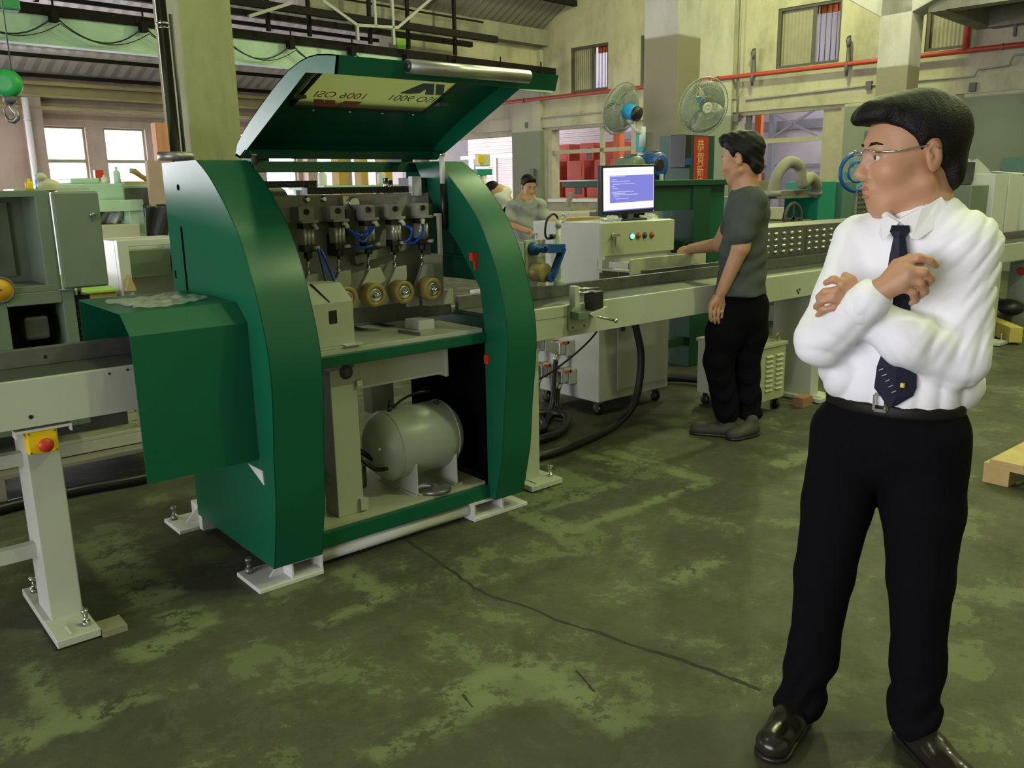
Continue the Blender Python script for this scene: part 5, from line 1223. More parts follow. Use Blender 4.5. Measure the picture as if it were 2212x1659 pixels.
def dr2(s, t): return (dp.x - .10 + .2 * s * (1 - .4 * t), dp.y - .02 * sin(9 * s + 3 * t), dp.z + .12 - .30 * t + .05 * t * sin(5 * s))
g.grid(dr2, 14, 10, True); tag(g.build('dark_plastic_sheet', M_['blackp'], fix=False, solid=.004), 'dark plastic sheet hanging below the brown board', 'plastic sheet')
# hoist hook block
hk = thing('hoist_hook', 'green hoist pulley block with steel hook hanging at the upper left', 'hoist', at(14, 235, 8.0))
hc = at(16, 180, 8.0)
rv = Vector((.765, -.644, 0)); fv = Vector((.644, .765, 0))
g = G(); g.lathe(hc - fv * .07, fv, [(.06, 0), (.115, .01), (.125, .04), (.125, .10), (.115, .13), (.06, .14)], 28); g.build('pulley_block', mat('bright_green_hoist', (.02, .34, .08), .45), hk)
g = G(); g.tube([hc + Vector((0, 0, -.10)), hc + Vector((0, 0, -.16)), hc + Vector((0, 0, -.18))], [.05, .06, .03], 10); g.build('swivel', M_['dgrey'], hk)
hp_ = hc + Vector((0, 0, -.18))
g = G(); g.tube([hp_ + rv * a + Vector((0, 0, c)) for a, c in ((0, 0), (.01, -.04), (.05, -.08), (.05, -.13), (.01, -.16), (-.04, -.15), (-.06, -.10))], [.018, .018, .022, .026, .024, .018, .008], 10); g.tube([hp_ + rv * a + Vector((0, 0, c)) for a, c in ((-.02, 0), (-.065, -.05), (-.06, -.11))], .006, 6); g.build('hook', M_['steel'], hk)
for s in (-.055, .055):
    g = G(); g.cyl(hc + rv * s + Vector((0, 0, .1)), hc + rv * s * 1.0 + Vector((0, 0, 4.2)), .006, 6); g.build('wire_rope', M_['steel'], hk)
ht = at(14, 18, 9.6)
g = G(); g.box(ht.x - .16, ht.y - .12, ht.z - .03, ht.x + .12, ht.y + .12, ht.z + .25); g.build('trolley', mat('green_trolley', (.03, .25, .10), .5), hk, bevel=.02)
g = G(); g.box(ht.x + .10, ht.y - .6, ht.z + .02, ht.x + .18, ht.y - .5, ht.z + .3); g.build('yellow_tag', M_['yellow'], hk)
# lattice strut at the left under the roof
# ------------------------------------------------------------ seen through the machine: far benches
bn = thing('far_bench', 'pale green workbench far behind the green machine', 'bench', BP(7.0, 9.4, 0))
g = G(BM); g.box(6.0, 9.0, 1.49, 7.4, 9.8, 1.54); g.build('top', M_['mint'], bn)
for u in (6.05, 7.3):
    for v in (9.05, 9.7):
        g = G(BM); g.box(u, v, 0, u + .06, v + .06, 1.49); g.build('leg', M_['mint'], bn)
for k, u in enumerate((6.12, 7.02)):
    p = BP(u, 9.2, 1.54); jar(p.x, p.y, p.z, .055, .2, 'white2', 'white_jug', ('left white plastic jug on the far pale green bench', 'right white plastic jug on the far pale green bench')[k], 'jug')
for k, (u, w_) in enumerate(((8.3, .17), (8.75, .13), (9.2, .19))):
    g = G(BM); g.box(u, 12.0, 0, u + w_, 12.2, 2.2); tag(g.build('ochre_post', mat('ochre_paint_%d' % k, (.42, .27, .05), .6)), 'ochre upright seen through the machine, ' + ('left of three', 'middle of three', 'right of three')[k], 'post', 'ochre uprights behind the machine')
g = G(BM); g.torus((7.55, 9.2, 1.66), (.2, 1, 0), .08, .035, 20, 8); tag(g.build('blue_reel', M_['blue']), 'blue cable reel behind the machine top', 'reel')
g = G(BM); g.box(7.6, 9.2, 0, 7.85, 9.5, 1.75); tag(g.build('sage_post', M_['sage'], bevel=.01), 'sage green upright block behind the blue reel', 'post')
# ------------------------------------------------------------ wall fans
def fan(name, label, c, face, r, arm_to, up):
    c = Vector(c); face = Vector(face).normalized()
    t = thing(name, label, 'fan', c)
    a = face.cross(Vector((0, 0, 1))).normalized(); b = face.cross(a)
    g = G()
    for k in range(64):
        o = a * cos(2 * pi * k / 64) + b * sin(2 * pi * k / 64)
        g.tube([c + o * .05 + face * .07, c + o * r * .75 + face * .06, c + o * r], .0022, 3)
        g.tube([c + o * .05 - face * .09, c + o * r * .75 - face * .07, c + o * r], .0022, 3)
    for q, h in ((r, 0), (r * .7, .062), (r * .4, .068), (r * .7, -.072)): g.torus(c + face * h, face, q, .0035 if q < r else .006, 40, 5)
    g.build('wire_guard', M_['tank'], t, fix=False)
    for k in range(3):
        g = G(); n0 = len(g.v)
        def bl(s, q, k=k):
            ang = 2 * pi * k / 3 + (s - .5) * 1.5 * (0.5 + q); rr = .045 + (r * .9 - .045) * q
            return c + (a * cos(ang) + b * sin(ang)) * rr + face * (.03 * (s - .5))
        g.grid(bl, 8, 5, True); g.build('blade', M_['tank'], t, fix=False, solid=.004)
    g = G(); g.lathe(c + face * .075, face, [(.052, -.03), (.06, 0), (.055, .008), (.035, .010), (.030, .006), (.012, .006), (.008, .012), (0, .013)], 24); g.build('hub_cap', M_['ivory'], t)
    g = G(); g.lathe(c - face * .08, -face, [(.06, 0), (.085, .01), (.085, .12), (.07, .15), (0, .155)], 20); g.build('motor_housing', M_['sky'], t)
    g = G(); g.lathe(c - face * .21, -face, [(.065, 0), (.08, .01), (.075, .05), (0, .06)], 18); g.build('motor_cap', M_['blackp'], t)
    m_ = c - face * .15 + Vector((0, 0, -.09)); e = Vector(arm_to)
    g = G(); g.tube([m_, m_ + (e - m_) * .35 + Vector((0, 0, -.05)), e], .022, 8); g.sph(m_, .04, 10, 6); g.build('support_arm', M_['white2'], t)
    g = G(); g.cyl(e + Vector((0, 0, .08)), e - Vector((0, 0, .14)), .035, 12); g.build('wall_bracket', M_['white2'], t)
    return t
colc = BP(8.9, 6.05, 0)
lf = at(1341, 235, 9.5); rt = at(1520, 231, 9.1)
fan('wall_fan', 'grey wall fan turned away, with bright blue motor, left of the column', lf, rv * -.66 + fv * .72 + Vector((0, 0, .30)), .285, at(1388, 290, 9.5), 1)
fan('wall_fan', 'large grey wall fan facing the hall, right of the column', rt, rv * .35 - fv * .9 + Vector((0, 0, -.25)), .30, at(1490, 320, 9.6), 1)
p = BP(15.55, 5.35, 2.62)
fan('wall_fan', 'small grey fan on the wall behind the man\'s head', p, rv * .3 - fv * .9, .24, BP(15.85, 5.35, 2.4), 1)
g = G(BM); g.box(8.60, 6.22, 1.86, 8.664, 6.33, 2.08); tag(g.build('teal_switch_box', mat('teal_box', (.02, .35, .38), .5), bevel=.004), 'narrow teal box on the column below the left fan', 'box')
g = G(BM); g.sph((8.62, 6.28, 1.79), (.045, .04, .06), 10, 8); g.cyl((8.64, 6.28, 1.79), (8.64, 6.28, 1.87), .008, 6); tag(g.build('white_bundle', M_['white2']), 'white cloth bundle hanging under the narrow teal box', 'cloth')
wbx = thing('wall_panel', 'grey-teal electrical panel on the wall at the right edge', 'electrical panel', BP(15.75, 4.1, 1.45))
g = G(BM); g.box(15.62, 3.85, 1.45, 15.86, 4.30, 1.80); g.build('case', M_['greyteal'], wbx, bevel=.01)
g = G(BM); g.box(15.61, 3.9, 1.5, 15.62, 4.25, 1.76); g.build('door', M_['greyteal'], wbx)
g = G(BM); g.box(15.7, 6.25, 2.05, 15.8, 6.6, 2.35); tag(g.build('dark_blower', M_['dgrey'], bevel=.02), 'dark box on the wall beside the man\'s nape', 'box')
gf = at(1852, 372, 8.0)
gt_ = thing('blue_floor_fan', 'round blue fan half hidden by the man\'s face', 'fan', (gf.x, gf.y, 0))
g = G(); g.torus(gf, (-.5, -.8, 0), .17, .02, 28, 6); g.torus(gf, (-.5, -.8, 0), .09, .01, 24, 6); g.build('guard_ring', M_['blue'], gt_)
g = G()
for k in range(4):
    a = 2 * pi * k / 4; o = rv * cos(a) + Vector((0, 0, sin(a))); o2 = rv * cos(a + .8) + Vector((0, 0, sin(a + .8)))
    g.prism([gf + fv * .01, gf + o * .15, gf + o2 * .13], fv * .006)
g.build('blades', mat('pale_blue_blade', (.12, .35, .45), .5), gt_)
g = G(); g.cyl((gf.x, gf.y, 0), (gf.x, gf.y, gf.z - .17), .02, 8); g.cyl((gf.x, gf.y, 0), (gf.x, gf.y, .03), .2, 16); g.build('stand', M_['dgrey'], gt_)
# ------------------------------------------------------------ beyond the right wall: annex yard
g = G(BM); g.box(16.16, -2, -.2, 26, 24, -.01); struct(g.build('floor', mat('annex_concrete', (.4, .38, .34), .8)))
g = G(BM); g.box(16.16, -2, 6.9, 24.2, 24, 7.0); struct(g.build('ceiling_sky_block', mat('added_annex_roof', (.5, .5, .5), .8)))  # unseen roof added to keep sky light off the annex
g = G(BM); g.box(16.16, 24, 0, 24.2, 24.2, 7); struct(g.build('wall_annex', mat('added_end_wall', (.5, .48, .5), .8)))  # unseen end wall added to shut out the sky
g = G(BM); g.box(16.16, -2.2, 0, 24.2, -2, 7); struct(g.build('wall_annex', mat('added_end_wall', (.5, .48, .5), .8)))  # second added end wall, stops sky light from the other side
M_['ext'] = mat('pale_annex_wall', (.62, .60, .66), .7, var=.05)
g = G(BM); g.box(24, -2, 0, 24.2, 24, 7); struct(g.build('wall_annex', M_['ext']))
M_['steelw'] = mat('lavender_steel', (.30, .30, .36), .6)
for k, (z, h) in enumerate(((1.9, .08), (2.95, .25), (3.9, .12), (4.6, .1))):
    g = G(BM); g.box(23.9, -2, z, 24, 24, z + h); struct(g.build('trim_%d' % (40 + k), M_['steelw']))
for k, v in enumerate((9.6, 10.4, 12.6, 15.0, 17.4, 19.6)):
    g = G(BM); g.box(23.7, v, 0, 23.9, v + .14, 6); struct(g.build('trim_%d' % (50 + k), M_['steelw']))
for k, (v0, z0, v1, z1) in enumerate(((10.2, 2.2, 13.6, 3.9), (16.2, 2.6, 19.2, 4.2), (11.0, 3.6, 12.8, 2.6))):
    g = G(BM); g.bar((23.6, v0, z0), (23.6, v1, z1), .06, .06); struct(g.build('trim_%d' % (60 + k), M_['steelw']))
for k, v in enumerate((10.9, 11.9, 13.0)):
    g = G(BM); g.box(23.95, v, .6, 23.99, v + .5, 1.75); struct(g.build('window_%d' % (40 + k), M_['steelw']))
g = G(BM); g.box(18.0, 13.75, 0, 18.2, 13.95, 4.5); o = g.build('orange_post', M_['orange']); tag(o, 'orange steel post beyond the opening left of the column', 'post')
g = G(BM); g.box(17.0, 9.32, 0, 17.12, 9.46, 4.5); o = g.build('orange_post', M_['orange']); tag(o, 'orange steel post beyond the opening above the technician', 'post')
g = G(BM); g.box(19.3, 14.7, 0, 19.45, 14.85, 4.5); o = g.build('white_post', M_['white2']); tag(o, 'white steel post beyond the opening left of the column', 'post')
random.seed(8)
pk = 0
M_['pinkpaint'] = mat('faded_pink_paint', (.56, .24, .22), .6)
for r in range(3):
    for c in range(4):
        v = 14.2 + c * .86; u = 18.2 + .40 * (r == 2); z = 1.18 + r * .46 if r < 2 else 1.18 + .92
        if r == 2 and c in (3,): continue
        h = (.42, .50, .50)[r]; w_ = (.78, .62, .6)[r] - .1 * ((c + r) % 2)
        t = thing('machine_casting', '', 'casting', BP(u, v + w_ / 2, z), 'red castings beyond the opening')
        t['label'] = ('red primed casting in the ' + ('bottom', 'middle', 'top')[r] + ' row beyond the opening, ' + ('rightmost', 'second from right', 'third from right', 'leftmost')[c])
        g = G(BM); g.box(u, v, z, u + .5, v + w_, z + h); g.build('body', M_['casting'], t, bevel=.02)
        g = G(BM); g.box(u - .006, v + .1, z + .08, u, v + w_ * .5, z + h * .75); g.build('opening', M_['black'] if (r + c) % 2 else M_['casting'], t)
for c in range(2):
    v = 14.15 + c * 1.05
    t = thing('pallet_cage', ('right', 'left')[c] + ' pink steel pallet cage under the red castings', 'pallet', BP(18.1, v, .7), 'pink pallet cages')
    for z in (1.12, .86, .70):
        g = G(BM); g.box(18.0, v, z, 18.06, v + 1.0, z + .05); g.build('cage_bar', M_['pinkpaint'], t)
    for dv in (0, .47, .94):
        g = G(BM); g.box(18.0, v + dv, 0, 18.06, v + dv + .06, 1.17); g.build('cage_post', M_['pinkpaint'], t)
    g = G(BM); g.box(18.06, v, 1.12, 18.8, v + 1.0, 1.18); g.build('deck', M_['pinkpaint'], t)
    g = G(BM); g.box(18.3, v + .1, 0, 18.75, v + .9, 1.0); g.build('load', M_['casting'], t)
# roller shutter with white frame beyond the left opening
g = G(BM); 
for k in range(48): g.box(20.0 + (.015 if k % 2 else 0), 15.4, .9 + k * .055, 20.1, 21.5, .9 + k * .055 + .05)
o = g.build('roller_shutter', mat('grey_pink_shutter', (.42, .35, .34), .6), kind='structure')
fr = thing('partition', 'white steel partition frame before the grey roller shutter', 'frame', BP(19.2, 18, 0))
g = G(BM); g.box(19.2, 15.0, 2.36, 19.3, 21, 2.46); g.build('top_bar', M_['white2'], fr)
for v in (16.9, 18.1, 19.4, 20.4):
    g = G(BM); g.box(19.2, v, 0, 19.28, v + .09, 2.36); g.build('upright', M_['white2'], fr)
g = G(BM); g.box(19.0, 15.4, .2, 19.1, 15.75, 1.35); o = g.build('white_board', M_['white2']); tag(o, 'small white board at the edge of the shutter opening', 'board')
dpx = thing('drill_press', 'small green and yellow drill press before the roller shutter', 'drill press', BP(12.0, 12.6, 0))
q = at(1043, 375, 12.0)
g = G(); g.cyl((q.x, q.y, 0), (q.x, q.y, q.z + .02), .05, 12); g.box(q.x - .16, q.y - .16, 0, q.x + .16, q.y + .16, .05); g.build('column', M_['white2'], dpx)
g = G(); g.box(q.x - .14, q.y - .06, q.z - .02, q.x + .12, q.y + .06, q.z + .06); g.build('green_table', M_['teal'], dpx)
g = G(); g.box(q.x - .08, q.y - .05, q.z + .10, q.x + .10, q.y + .08, q.z + .26); g.build('head', M_['ivory'], dpx, bevel=.01)
g = G(); g.box(q.x - .12, q.y - .06, q.z + .14, q.x - .02, q.y, q.z + .24); g.build('yellow_cover', M_['yellow'], dpx)
# socket, switch boxes on the pilaster beside the worker; low concrete bench
g = G(BM); g.box(15.66, 14.55, 1.5, 15.76, 14.68, 1.9); tag(g.build('switch_box', M_['dgrey'], bevel=.01), 'dark switch box on the pilaster behind the worker', 'switch box')
g = G(BM); g.box(14.6, 11.4, 0, 15.7, 14.2, .95); o = g.build('grey_tarp_stack', mat('dusty_tarp', (.46, .44, .34), .8, bump=.6, bscale=6), bevel=.05); tag(o, 'dusty covered stack under the wall opening', 'stack')
g = G(); q = BP(15.1, 12.9, .955); g.box(q.x - .3, q.y - .3, q.z, q.x + .3, q.y + .4, q.z + .06); g.bar(q + Vector((0, .1, .05)), q + Vector((0, -.02, .38)), .1, .08); tag(g.build('grey_lever_machine', M_['dust']), 'dusty lever and plate on top of the covered stack', 'machine')
# ------------------------------------------------------------ people: smooth-blended distance fields turned into one continuous skin
class Sdf:
    def __init__(s, lo, hi, h):
        s.lo = np.array(lo, float); s.h = h
        s.n = np.ceil((np.array(hi) - s.lo) / h).astype(int) + 1
        s.D = np.full(tuple(s.n), 0.3, np.float32)
    def _sub(s, lo, hi):
        a = np.clip(np.floor((np.array(lo) - s.lo) / s.h).astype(int), 0, s.n - 1); b = np.clip(np.ceil((np.array(hi) - s.lo) / s.h).astype(int) + 1, 1, s.n)
        sl = tuple(slice(int(i), int(j)) for i, j in zip(a, b))
        g = np.meshgrid(*[s.lo[k] + s.h * np.arange(a[k], b[k]) for k in range(3)], indexing='ij')
        return sl, np.stack(g, -1)
    def _put(s, sl, d, k, cut=False):
        o = s.D[sl]
        if cut: d = -d; hh = np.maximum(k - np.abs(o - d), 0) / k; s.D[sl] = np.maximum(o, d) + hh * hh * k / 4
        else: hh = np.maximum(k - np.abs(o - d), 0) / k; s.D[sl] = np.minimum(o, d) - hh * hh * k / 4
    def cap(s, a, b, ra, rb=None, k=.02, flat=None, cut=False):
        rb = ra if rb is None else rb
        a, b = np.array(a, float), np.array(b, float); m = max(ra, rb) * (max(1, flat[1]) if flat else 1) + k + 3 * s.h
        sl, P = s._sub(np.minimum(a, b) - m, np.maximum(a, b) + m)
        if P.size == 0: return s
        ba = b - a; q = P - a
        t = np.clip((q @ ba) / max(ba @ ba, 1e-9), 0, 1)[..., None]
        q = q - t * ba
        f = 1
        if flat:
            ax = np.array(flat[0], float); ax /= np.linalg.norm(ax); q = q + ax * ((q @ ax)[..., None] * (1 / flat[1] - 1)); f = min(1, flat[1])
        s._put(sl, ((np.linalg.norm(q, axis=-1) - (ra + (rb - ra) * t[..., 0])) * f).astype(np.float32), k, cut); return s
    def ell(s, c, r, R=None, k=.02, cut=False):
        c = np.array(c, float); r = np.array(r, float); m = r.max() + k + 3 * s.h
        sl, P = s._sub(c - m, c + m)
        if P.size == 0: return s
        q = P - c
        if R is not None: q = q @ R                # columns of R are the local axes
        k0 = np.linalg.norm(q / r, axis=-1); k1 = np.linalg.norm(q / r ** 2, axis=-1) + 1e-9
        s._put(sl, (k0 * (k0 - 1) / k1).astype(np.float32), k, cut); return s
    def chain(s, pts, rs, k=.012):
        for i in range(len(pts) - 1): s.cap(pts[i], pts[i + 1], rs[i], rs[i + 1], k)
        return s
    def wrinkle(s, amp, f):
        """cloth folds: f(P) in -1..1"""
        g = np.meshgrid(*[s.lo[k] + s.h * np.arange(s.n[k]) for k in range(3)], indexing='ij')
        near = np.abs(s.D) < .04
        P = np.stack([q[near] for q in g], -1); s.D[near] += (amp * f(P)).astype(np.float32); return s
    def plane_cut(s, p, n, k=.004):
        """remove everything on the side the normal n points to"""
        g = np.meshgrid(*[s.lo[j] + s.h * np.arange(s.n[j]) for j in range(3)], indexing='ij')
        d = sum((g[j] - p[j]) * n[j] for j in range(3)); s.D = np.maximum(s.D, d.astype(np.float32)); return s
    def mesh(s, name, m, parent, label=None):
        D = s.D; D[0], D[-1] = .3, .3; D[:, 0], D[:, -1] = .3, .3; D[:, :, 0], D[:, :, -1] = .3, .3
        I = D < 0
        c = np.zeros(tuple(s.n - 1), np.int8)
        sl = [slice(None, -1), slice(1, None)]
        for i in (0, 1):
            for j in (0, 1):
                for k in (0, 1): c += I[sl[i], sl[j], sl[k]]
        act = np.argwhere((c > 0) & (c < 8))
        idx = np.full(tuple(s.n - 1), -1, np.int32); idx[tuple(act.T)] = np.arange(len(act))
        acc = np.zeros((len(act), 3)); cnt = np.zeros(len(act))
        for ax in range(3):
            for u in (0, 1):
                for v in (0, 1):
                    o = np.zeros(3, int); o[(ax + 1) % 3] = u; o[(ax + 2) % 3] = v; e = o.copy(); e[ax] = 1
                    d0 = D[tuple((act + o).T)]; d1 = D[tuple((act + e).T)]
                    x = (d0 < 0) != (d1 < 0); t = d0[x] / (d0[x] - d1[x])
                    p = np.repeat(o[None].astype(float), x.sum(), 0); p[:, ax] = t
                    acc[x] += p; cnt[x] += 1
        V = s.lo + s.h * (act + acc / cnt[:, None])
        Q = []
        for ax in range(3):
            a, b = (ax + 1) % 3, (ax + 2) % 3
            s0 = [slice(None)] * 3; s1 = [slice(None)] * 3; s0[ax] = slice(None, -1); s1[ax] = slice(1, None)
            x = np.argwhere(I[tuple(s0)] != I[tuple(s1)])
            x = x[(x[:, a] > 0) & (x[:, b] > 0)]
            ins = I[tuple(x.T)]
            ea = np.zeros(3, int); ea[a] = 1; eb = np.zeros(3, int); eb[b] = 1
            q = np.stack([idx[tuple((x - ea - eb).T)], idx[tuple((x - eb).T)], idx[tuple(x.T)], idx[tuple((x - ea).T)]], 1)
            q[~ins] = q[~ins][:, ::-1]; Q.append(q)
        Q = np.concatenate(Q); Q = Q[(Q >= 0).all(1)]
        # a little smoothing
        for _ in range(2):
            A = np.zeros_like(V); n = np.zeros(len(V))
            for i in range(4):
                np.add.at(A, Q[:, i], V[Q[:, (i + 1) % 4]]); np.add.at(n, Q[:, i], 1); np.add.at(A, Q[:, i], V[Q[:, (i - 1) % 4]]); np.add.at(n, Q[:, i], 1)
            V = V * .45 + .55 * A / np.maximum(n, 1)[:, None]
        org = ORG[parent]
        me = bpy.data.meshes.new(name)
        me.vertices.add(len(V)); me.vertices.foreach_set('co', (V - np.array(org)).astype(np.float32).ravel())
        me.loops.add(Q.size); me.loops.foreach_set('vertex_index', Q.astype(np.int32).ravel())
        me.polygons.add(len(Q)); me.polygons.foreach_set('loop_start', np.arange(0, Q.size, 4, dtype=np.int32)); me.polygons.foreach_set('loop_total', np.full(len(Q), 4, np.int32))
        me.polygons.foreach_set('use_smooth', np.ones(len(Q), bool))
        me.update(calc_edges=True); me.validate()
        me.materials.append(m)
        o = bpy.data.objects.new(name, me); COL.objects.link(o); o.parent = parent; ORG[o] = org
        if label: o['label'] = label
        return o
def frame(x, z):
    """columns: forward, left, up"""
    x = np.array(x, float); x /= np.linalg.norm(x); z = np.array(z, float); z -= x * (z @ x); z /= np.linalg.norm(z)
    return np.stack([x, np.cross(z, x), z], 1)
def sight(P0):
    P0 = Vector((P0[0], P0[1], 0)); n = -P0.normalized()
    def J(px, py, e=0.0):
        """joint on a pixel's sight line, e metres nearer than the upright plane through P0"""
        d = CAM.transposed() @ Vector(((px - 1106) / F_PX, (py - 829.5) / F_PX, 1.0)); o = Vector((0, 0, EYE))
        return np.array(o + d * ((P0 + n * e - o).dot(n) / d.dot(n)))
    return J, np.array(n), np.array((n.y, -n.x, 0))       # n towards the viewer, third = viewer's left
def head_prims(S, c, R, s=1.0, neck=None):
    T = lambda *p: np.array(c) + R @ (np.array(p) * s)
    E = lambda p, r, k=.02, Q=None, cut=False: S.ell(T(*p), np.array(r) * s, R if Q is None else R @ Q, k * s, cut)
    E((-.008, 0, .045), (.100, .076, .086)); E((.035, 0, -.015), (.064, .062, .088), .03); E((.042, 0, -.072), (.050, .046, .045), .03); E((.066, 0, -.104), (.022, .026, .020), .02)
    for y in (-1, 1): S.cap(T(.056, y * .022, -.1), T(-.005, y * .055, -.055), .020 * s, .022 * s, .025)
    S.cap(T(.078, -.03, .022), T(.078, .03, .022), .016 * s, None, .02)
    for y in (-1, 1):
        E((.062, y * .042, -.028), (.028, .022, .024), .025); E((.1, y * .031, .002), (.017, .019, .012), .012, cut=True)
        E((-.012, y * .078, -.002), (.021, .009, .034), .008, frame((.95, y * .35, -.1), (-.15, 0, 1))); E((-.006, y * .090, .004), (.011, .010, .020), .004, frame((.95, y * .35, -.1), (-.15, 0, 1)), True); E((-.001, y * .083, -.004), (.006, .006, .010), .004)
        E((.101, y * .012, -.040), (.012, .008, .009), .008)
    S.cap(T(.090, 0, .010), T(.113, 0, -.030), .0085 * s, .0115 * s, .014)
    E((.110, 0, -.037), (.012, .011, .009), .008)
    E((.088, 0, -.065), (.016, .028, .009), .010); E((.083, 0, -.081), (.015, .025, .009), .010)
    for y in (-1, 1): E((.0835, y * .032, .0095), (.0135, .018, .0075), .006); E((.0815, y * .032, -.0095), (.0125, .017, .0065), .006)
    if neck is not None: S.cap(T(-.034, 0, -.05), neck, .050 * s, .054 * s, .03)
    return T
def face_parts(c, R, s, root, brow=True, lipcol=None):
    T = lambda *p: Vector(np.array(c) + R @ (np.array(p) * s))
    fw = Vector(R[:, 0])
    for y in (-1, 1):
        g = G(); g.sph(T(.0855, y * .031, .001), .0095 * s, 12, 8); e = g.build('eye', M_['eyewhite'], root)
        g = G(); g.sph(T(.0905, y * .0315, .001), .0058 * s, 10, 6); g.build('iris', M_['black'], e)
        g = G(); g.tube([T(.0985, y * .013, .026), T(.0985, y * .024, .0295), T(.0935, y * .037, .0305), T(.0855, y * .05, .027)], [.0022 * s, .0036 * s, .0032 * s, .0014 * s], 6); g.build('eyebrow', M_['hair'], root)
    g = G()
    for z, w_, k_ in ((-.0655, .027, .0), (-.0795, .025, -.004)):
        u = 1 if z > -.07 else -1
        g.tube([T(.0885 + k_, -w_, z - u * .004), T(.0985 + k_, -w_ * .6, z + u * .001), T(.1025 + k_, -w_ * .25, z + u * .0025), T(.1035 + k_, 0, z + u * .001), T(.1025 + k_, w_ * .25, z + u * .0025), T(.0985 + k_, w_ * .6, z + u * .001), T(.0885 + k_, w_, z - u * .004)], [q * s for q in (.0018, .0033, .0042, .0040, .0042, .0033, .0018)], 8)
    g.build('lips', M_['lips'], root)
M_['skin'] = mat('skin', (.50, .27, .15), .5, var=.06, scale=30)
for m_n in ('skin',):
    b_ = M_[m_n].node_tree.nodes['Principled BSDF']; b_.inputs['Subsurface Weight'].default_value = .12; b_.inputs['Subsurface Radius'].default_value = (.02, .008, .004); b_.inputs['Subsurface Scale'].default_value = .5
M_['lips'] = mat('lips', (.38, .16, .11), .5)
M_['hair'] = mat('black_hair', (.006, .0055, .005), .5, var=.3, scale=40, bump=.3, bscale=200, spec=.2)
M_['eyewhite'] = mat('eye_white', (.7, .68, .64), .3)
M_['shirt'] = mat('white_shirt_cotton', (.88, .88, .92), .75, var=.02, bump=.05, bscale=40)
M_['trouser'] = mat('black_trouser_wool', (.004, .004, .0052), .9, var=.15, scale=60, spec=.08)
M_['tie'] = mat('navy_tie_silk', (.006, .008, .024), .55, spec=.25, var=.3, scale=90)
M_['leather'] = mat('black_shoe_leather', (.020, .017, .012), .22, var=.2)
M_['belt'] = mat('black_belt_leather', (.010, .009, .008), .5, spec=.2)
M_['polo'] = mat('dark_grey_polo', (.055, .065, .06), .85, var=.08, scale=30)
M_['workshirt'] = mat('grey_work_shirt', (.32, .33, .31), .8, var=.06)

# ------------------------------------------------------------ the man in the white shirt
man = thing('person', 'man in white shirt, navy tie and black trousers standing with arms crossed', 'person', (2.05, 1.0, 0))
J, n, lf_ = sight((2.05, 1.0))
fb = np.array((-.99, -.12, 0)); lb = np.array((.12, -.99, 0))       # body faces along the machine line, left arm nearer
SHR, SHL = J(1858, 524, -.05), J(2086, 532, .05)
ELR, ELL = J(1776, 735, .09), J(2068, 772, .09)
WRR, WRL = J(1893, 634, .215), J(1862, 672, .13)
HC = J(1970, 338, .0)
hf = .915 * lf_ + .40 * n; HR = frame(hf + np.array((0, 0, -.03)), (0, 0, 1))
NK = J(1995, 470, .0)
HIPR, HIPL = J(1838, 935, .0), J(1998, 940, .02)
KNR, KNL = J(1780, 1240, .03), J(1988, 1250, .02)
ANR, ANL = J(1730, 1520, .0), J(1976, 1545, -.01)
fingR = [[J(1950, 566, .225), J(1984, 556, .23), J(2008, 562, .22), J(2022, 574, .205)], [J(1962, 583, .24), J(1996, 586, .243), J(2011, 602, .225), J(2004, 615, .205)],
         [J(1960, 602, .242), J(1988, 611, .24), J(1998, 629, .222), J(1988, 639, .203)], [J(1950, 620, .236), J(1972, 632, .232), J(1978, 648, .216), J(1968, 655, .20)]]
fingL = [[J(1842, 636, .185), J(1822, 612, .205), J(1800, 603, .205), J(1784, 611, .19)], [J(1836, 648, .19), J(1806, 628, .212), J(1782, 630, .208), J(1767, 642, .19)],
         [J(1832, 660, .19), J(1800, 645, .212), J(1776, 650, .206), J(1762, 663, .188)], [J(1830, 672, .185), J(1802, 664, .20), J(1780, 669, .196), J(1766, 681, .182)]]
def hand(S, wr, fs, th, r=.0095):
    for i, f in enumerate(fs):
        S.cap(wr, f[0], .019, .0125, .014)
        S.chain(f, [r * 1.12, r, r * .95, r * .82] if i < 3 else [r, r * .9, r * .82, r * .72], .005)
    S.chain(th, [.016, .013, .0115, .010], .008)
lo = np.minimum.reduce([J(1700, 1620, .1), J(2120, 1640, -.3), J(1760, 200, .3), J(2200, 200, -.3)]) - .1
hi = np.maximum.reduce([J(1700, 1620, .1), J(2120, 1640, -.3), J(1760, 200, .3), J(2200, 200, -.3)]) + .1
lo = np.array((1.70, .50, -.005)); hi = np.array((2.42, 1.42, 1.72))
S = Sdf(lo, hi, .0042)
T = head_prims(S, HC, HR, 1.07, NK)
CH = J(1988, 560, -.01); BE = J(1940, 800, .0); PE = J(1928, 900, .0)
S.cap(NK, CH, .055, .08, .05); S.cap(CH, BE, .095, .10, .05, (lb, 1.35)); S.cap(BE, PE, .10, .10, .05, (lb, 1.35)); S.cap(SHR, SHL, .05, None, .05)
for a, b, c, rs in ((SHR, ELR, WRR, (.05, .042, .03)), (SHL, ELL, WRL, (.05, .044, .03))): S.chain([a, b, c], rs, .02)
for a, b, c in ((HIPR, KNR, ANR), (HIPL, KNL, ANL)): S.chain([a, b, c], (.075, .05, .036), .03)
hand(S, WRR, fingR, [J(1908, 612, .20), J(1938, 572, .19), J(1966, 560, .185), J(1990, 566, .18)])
hand(S, WRL, fingL, [J(1856, 655, .17), J(1848, 628, .19), J(1838, 606, .195), J(1826, 596, .19)])
S.mesh('body', M_['skin'], man)
face_parts(HC, HR, 1.07, man)
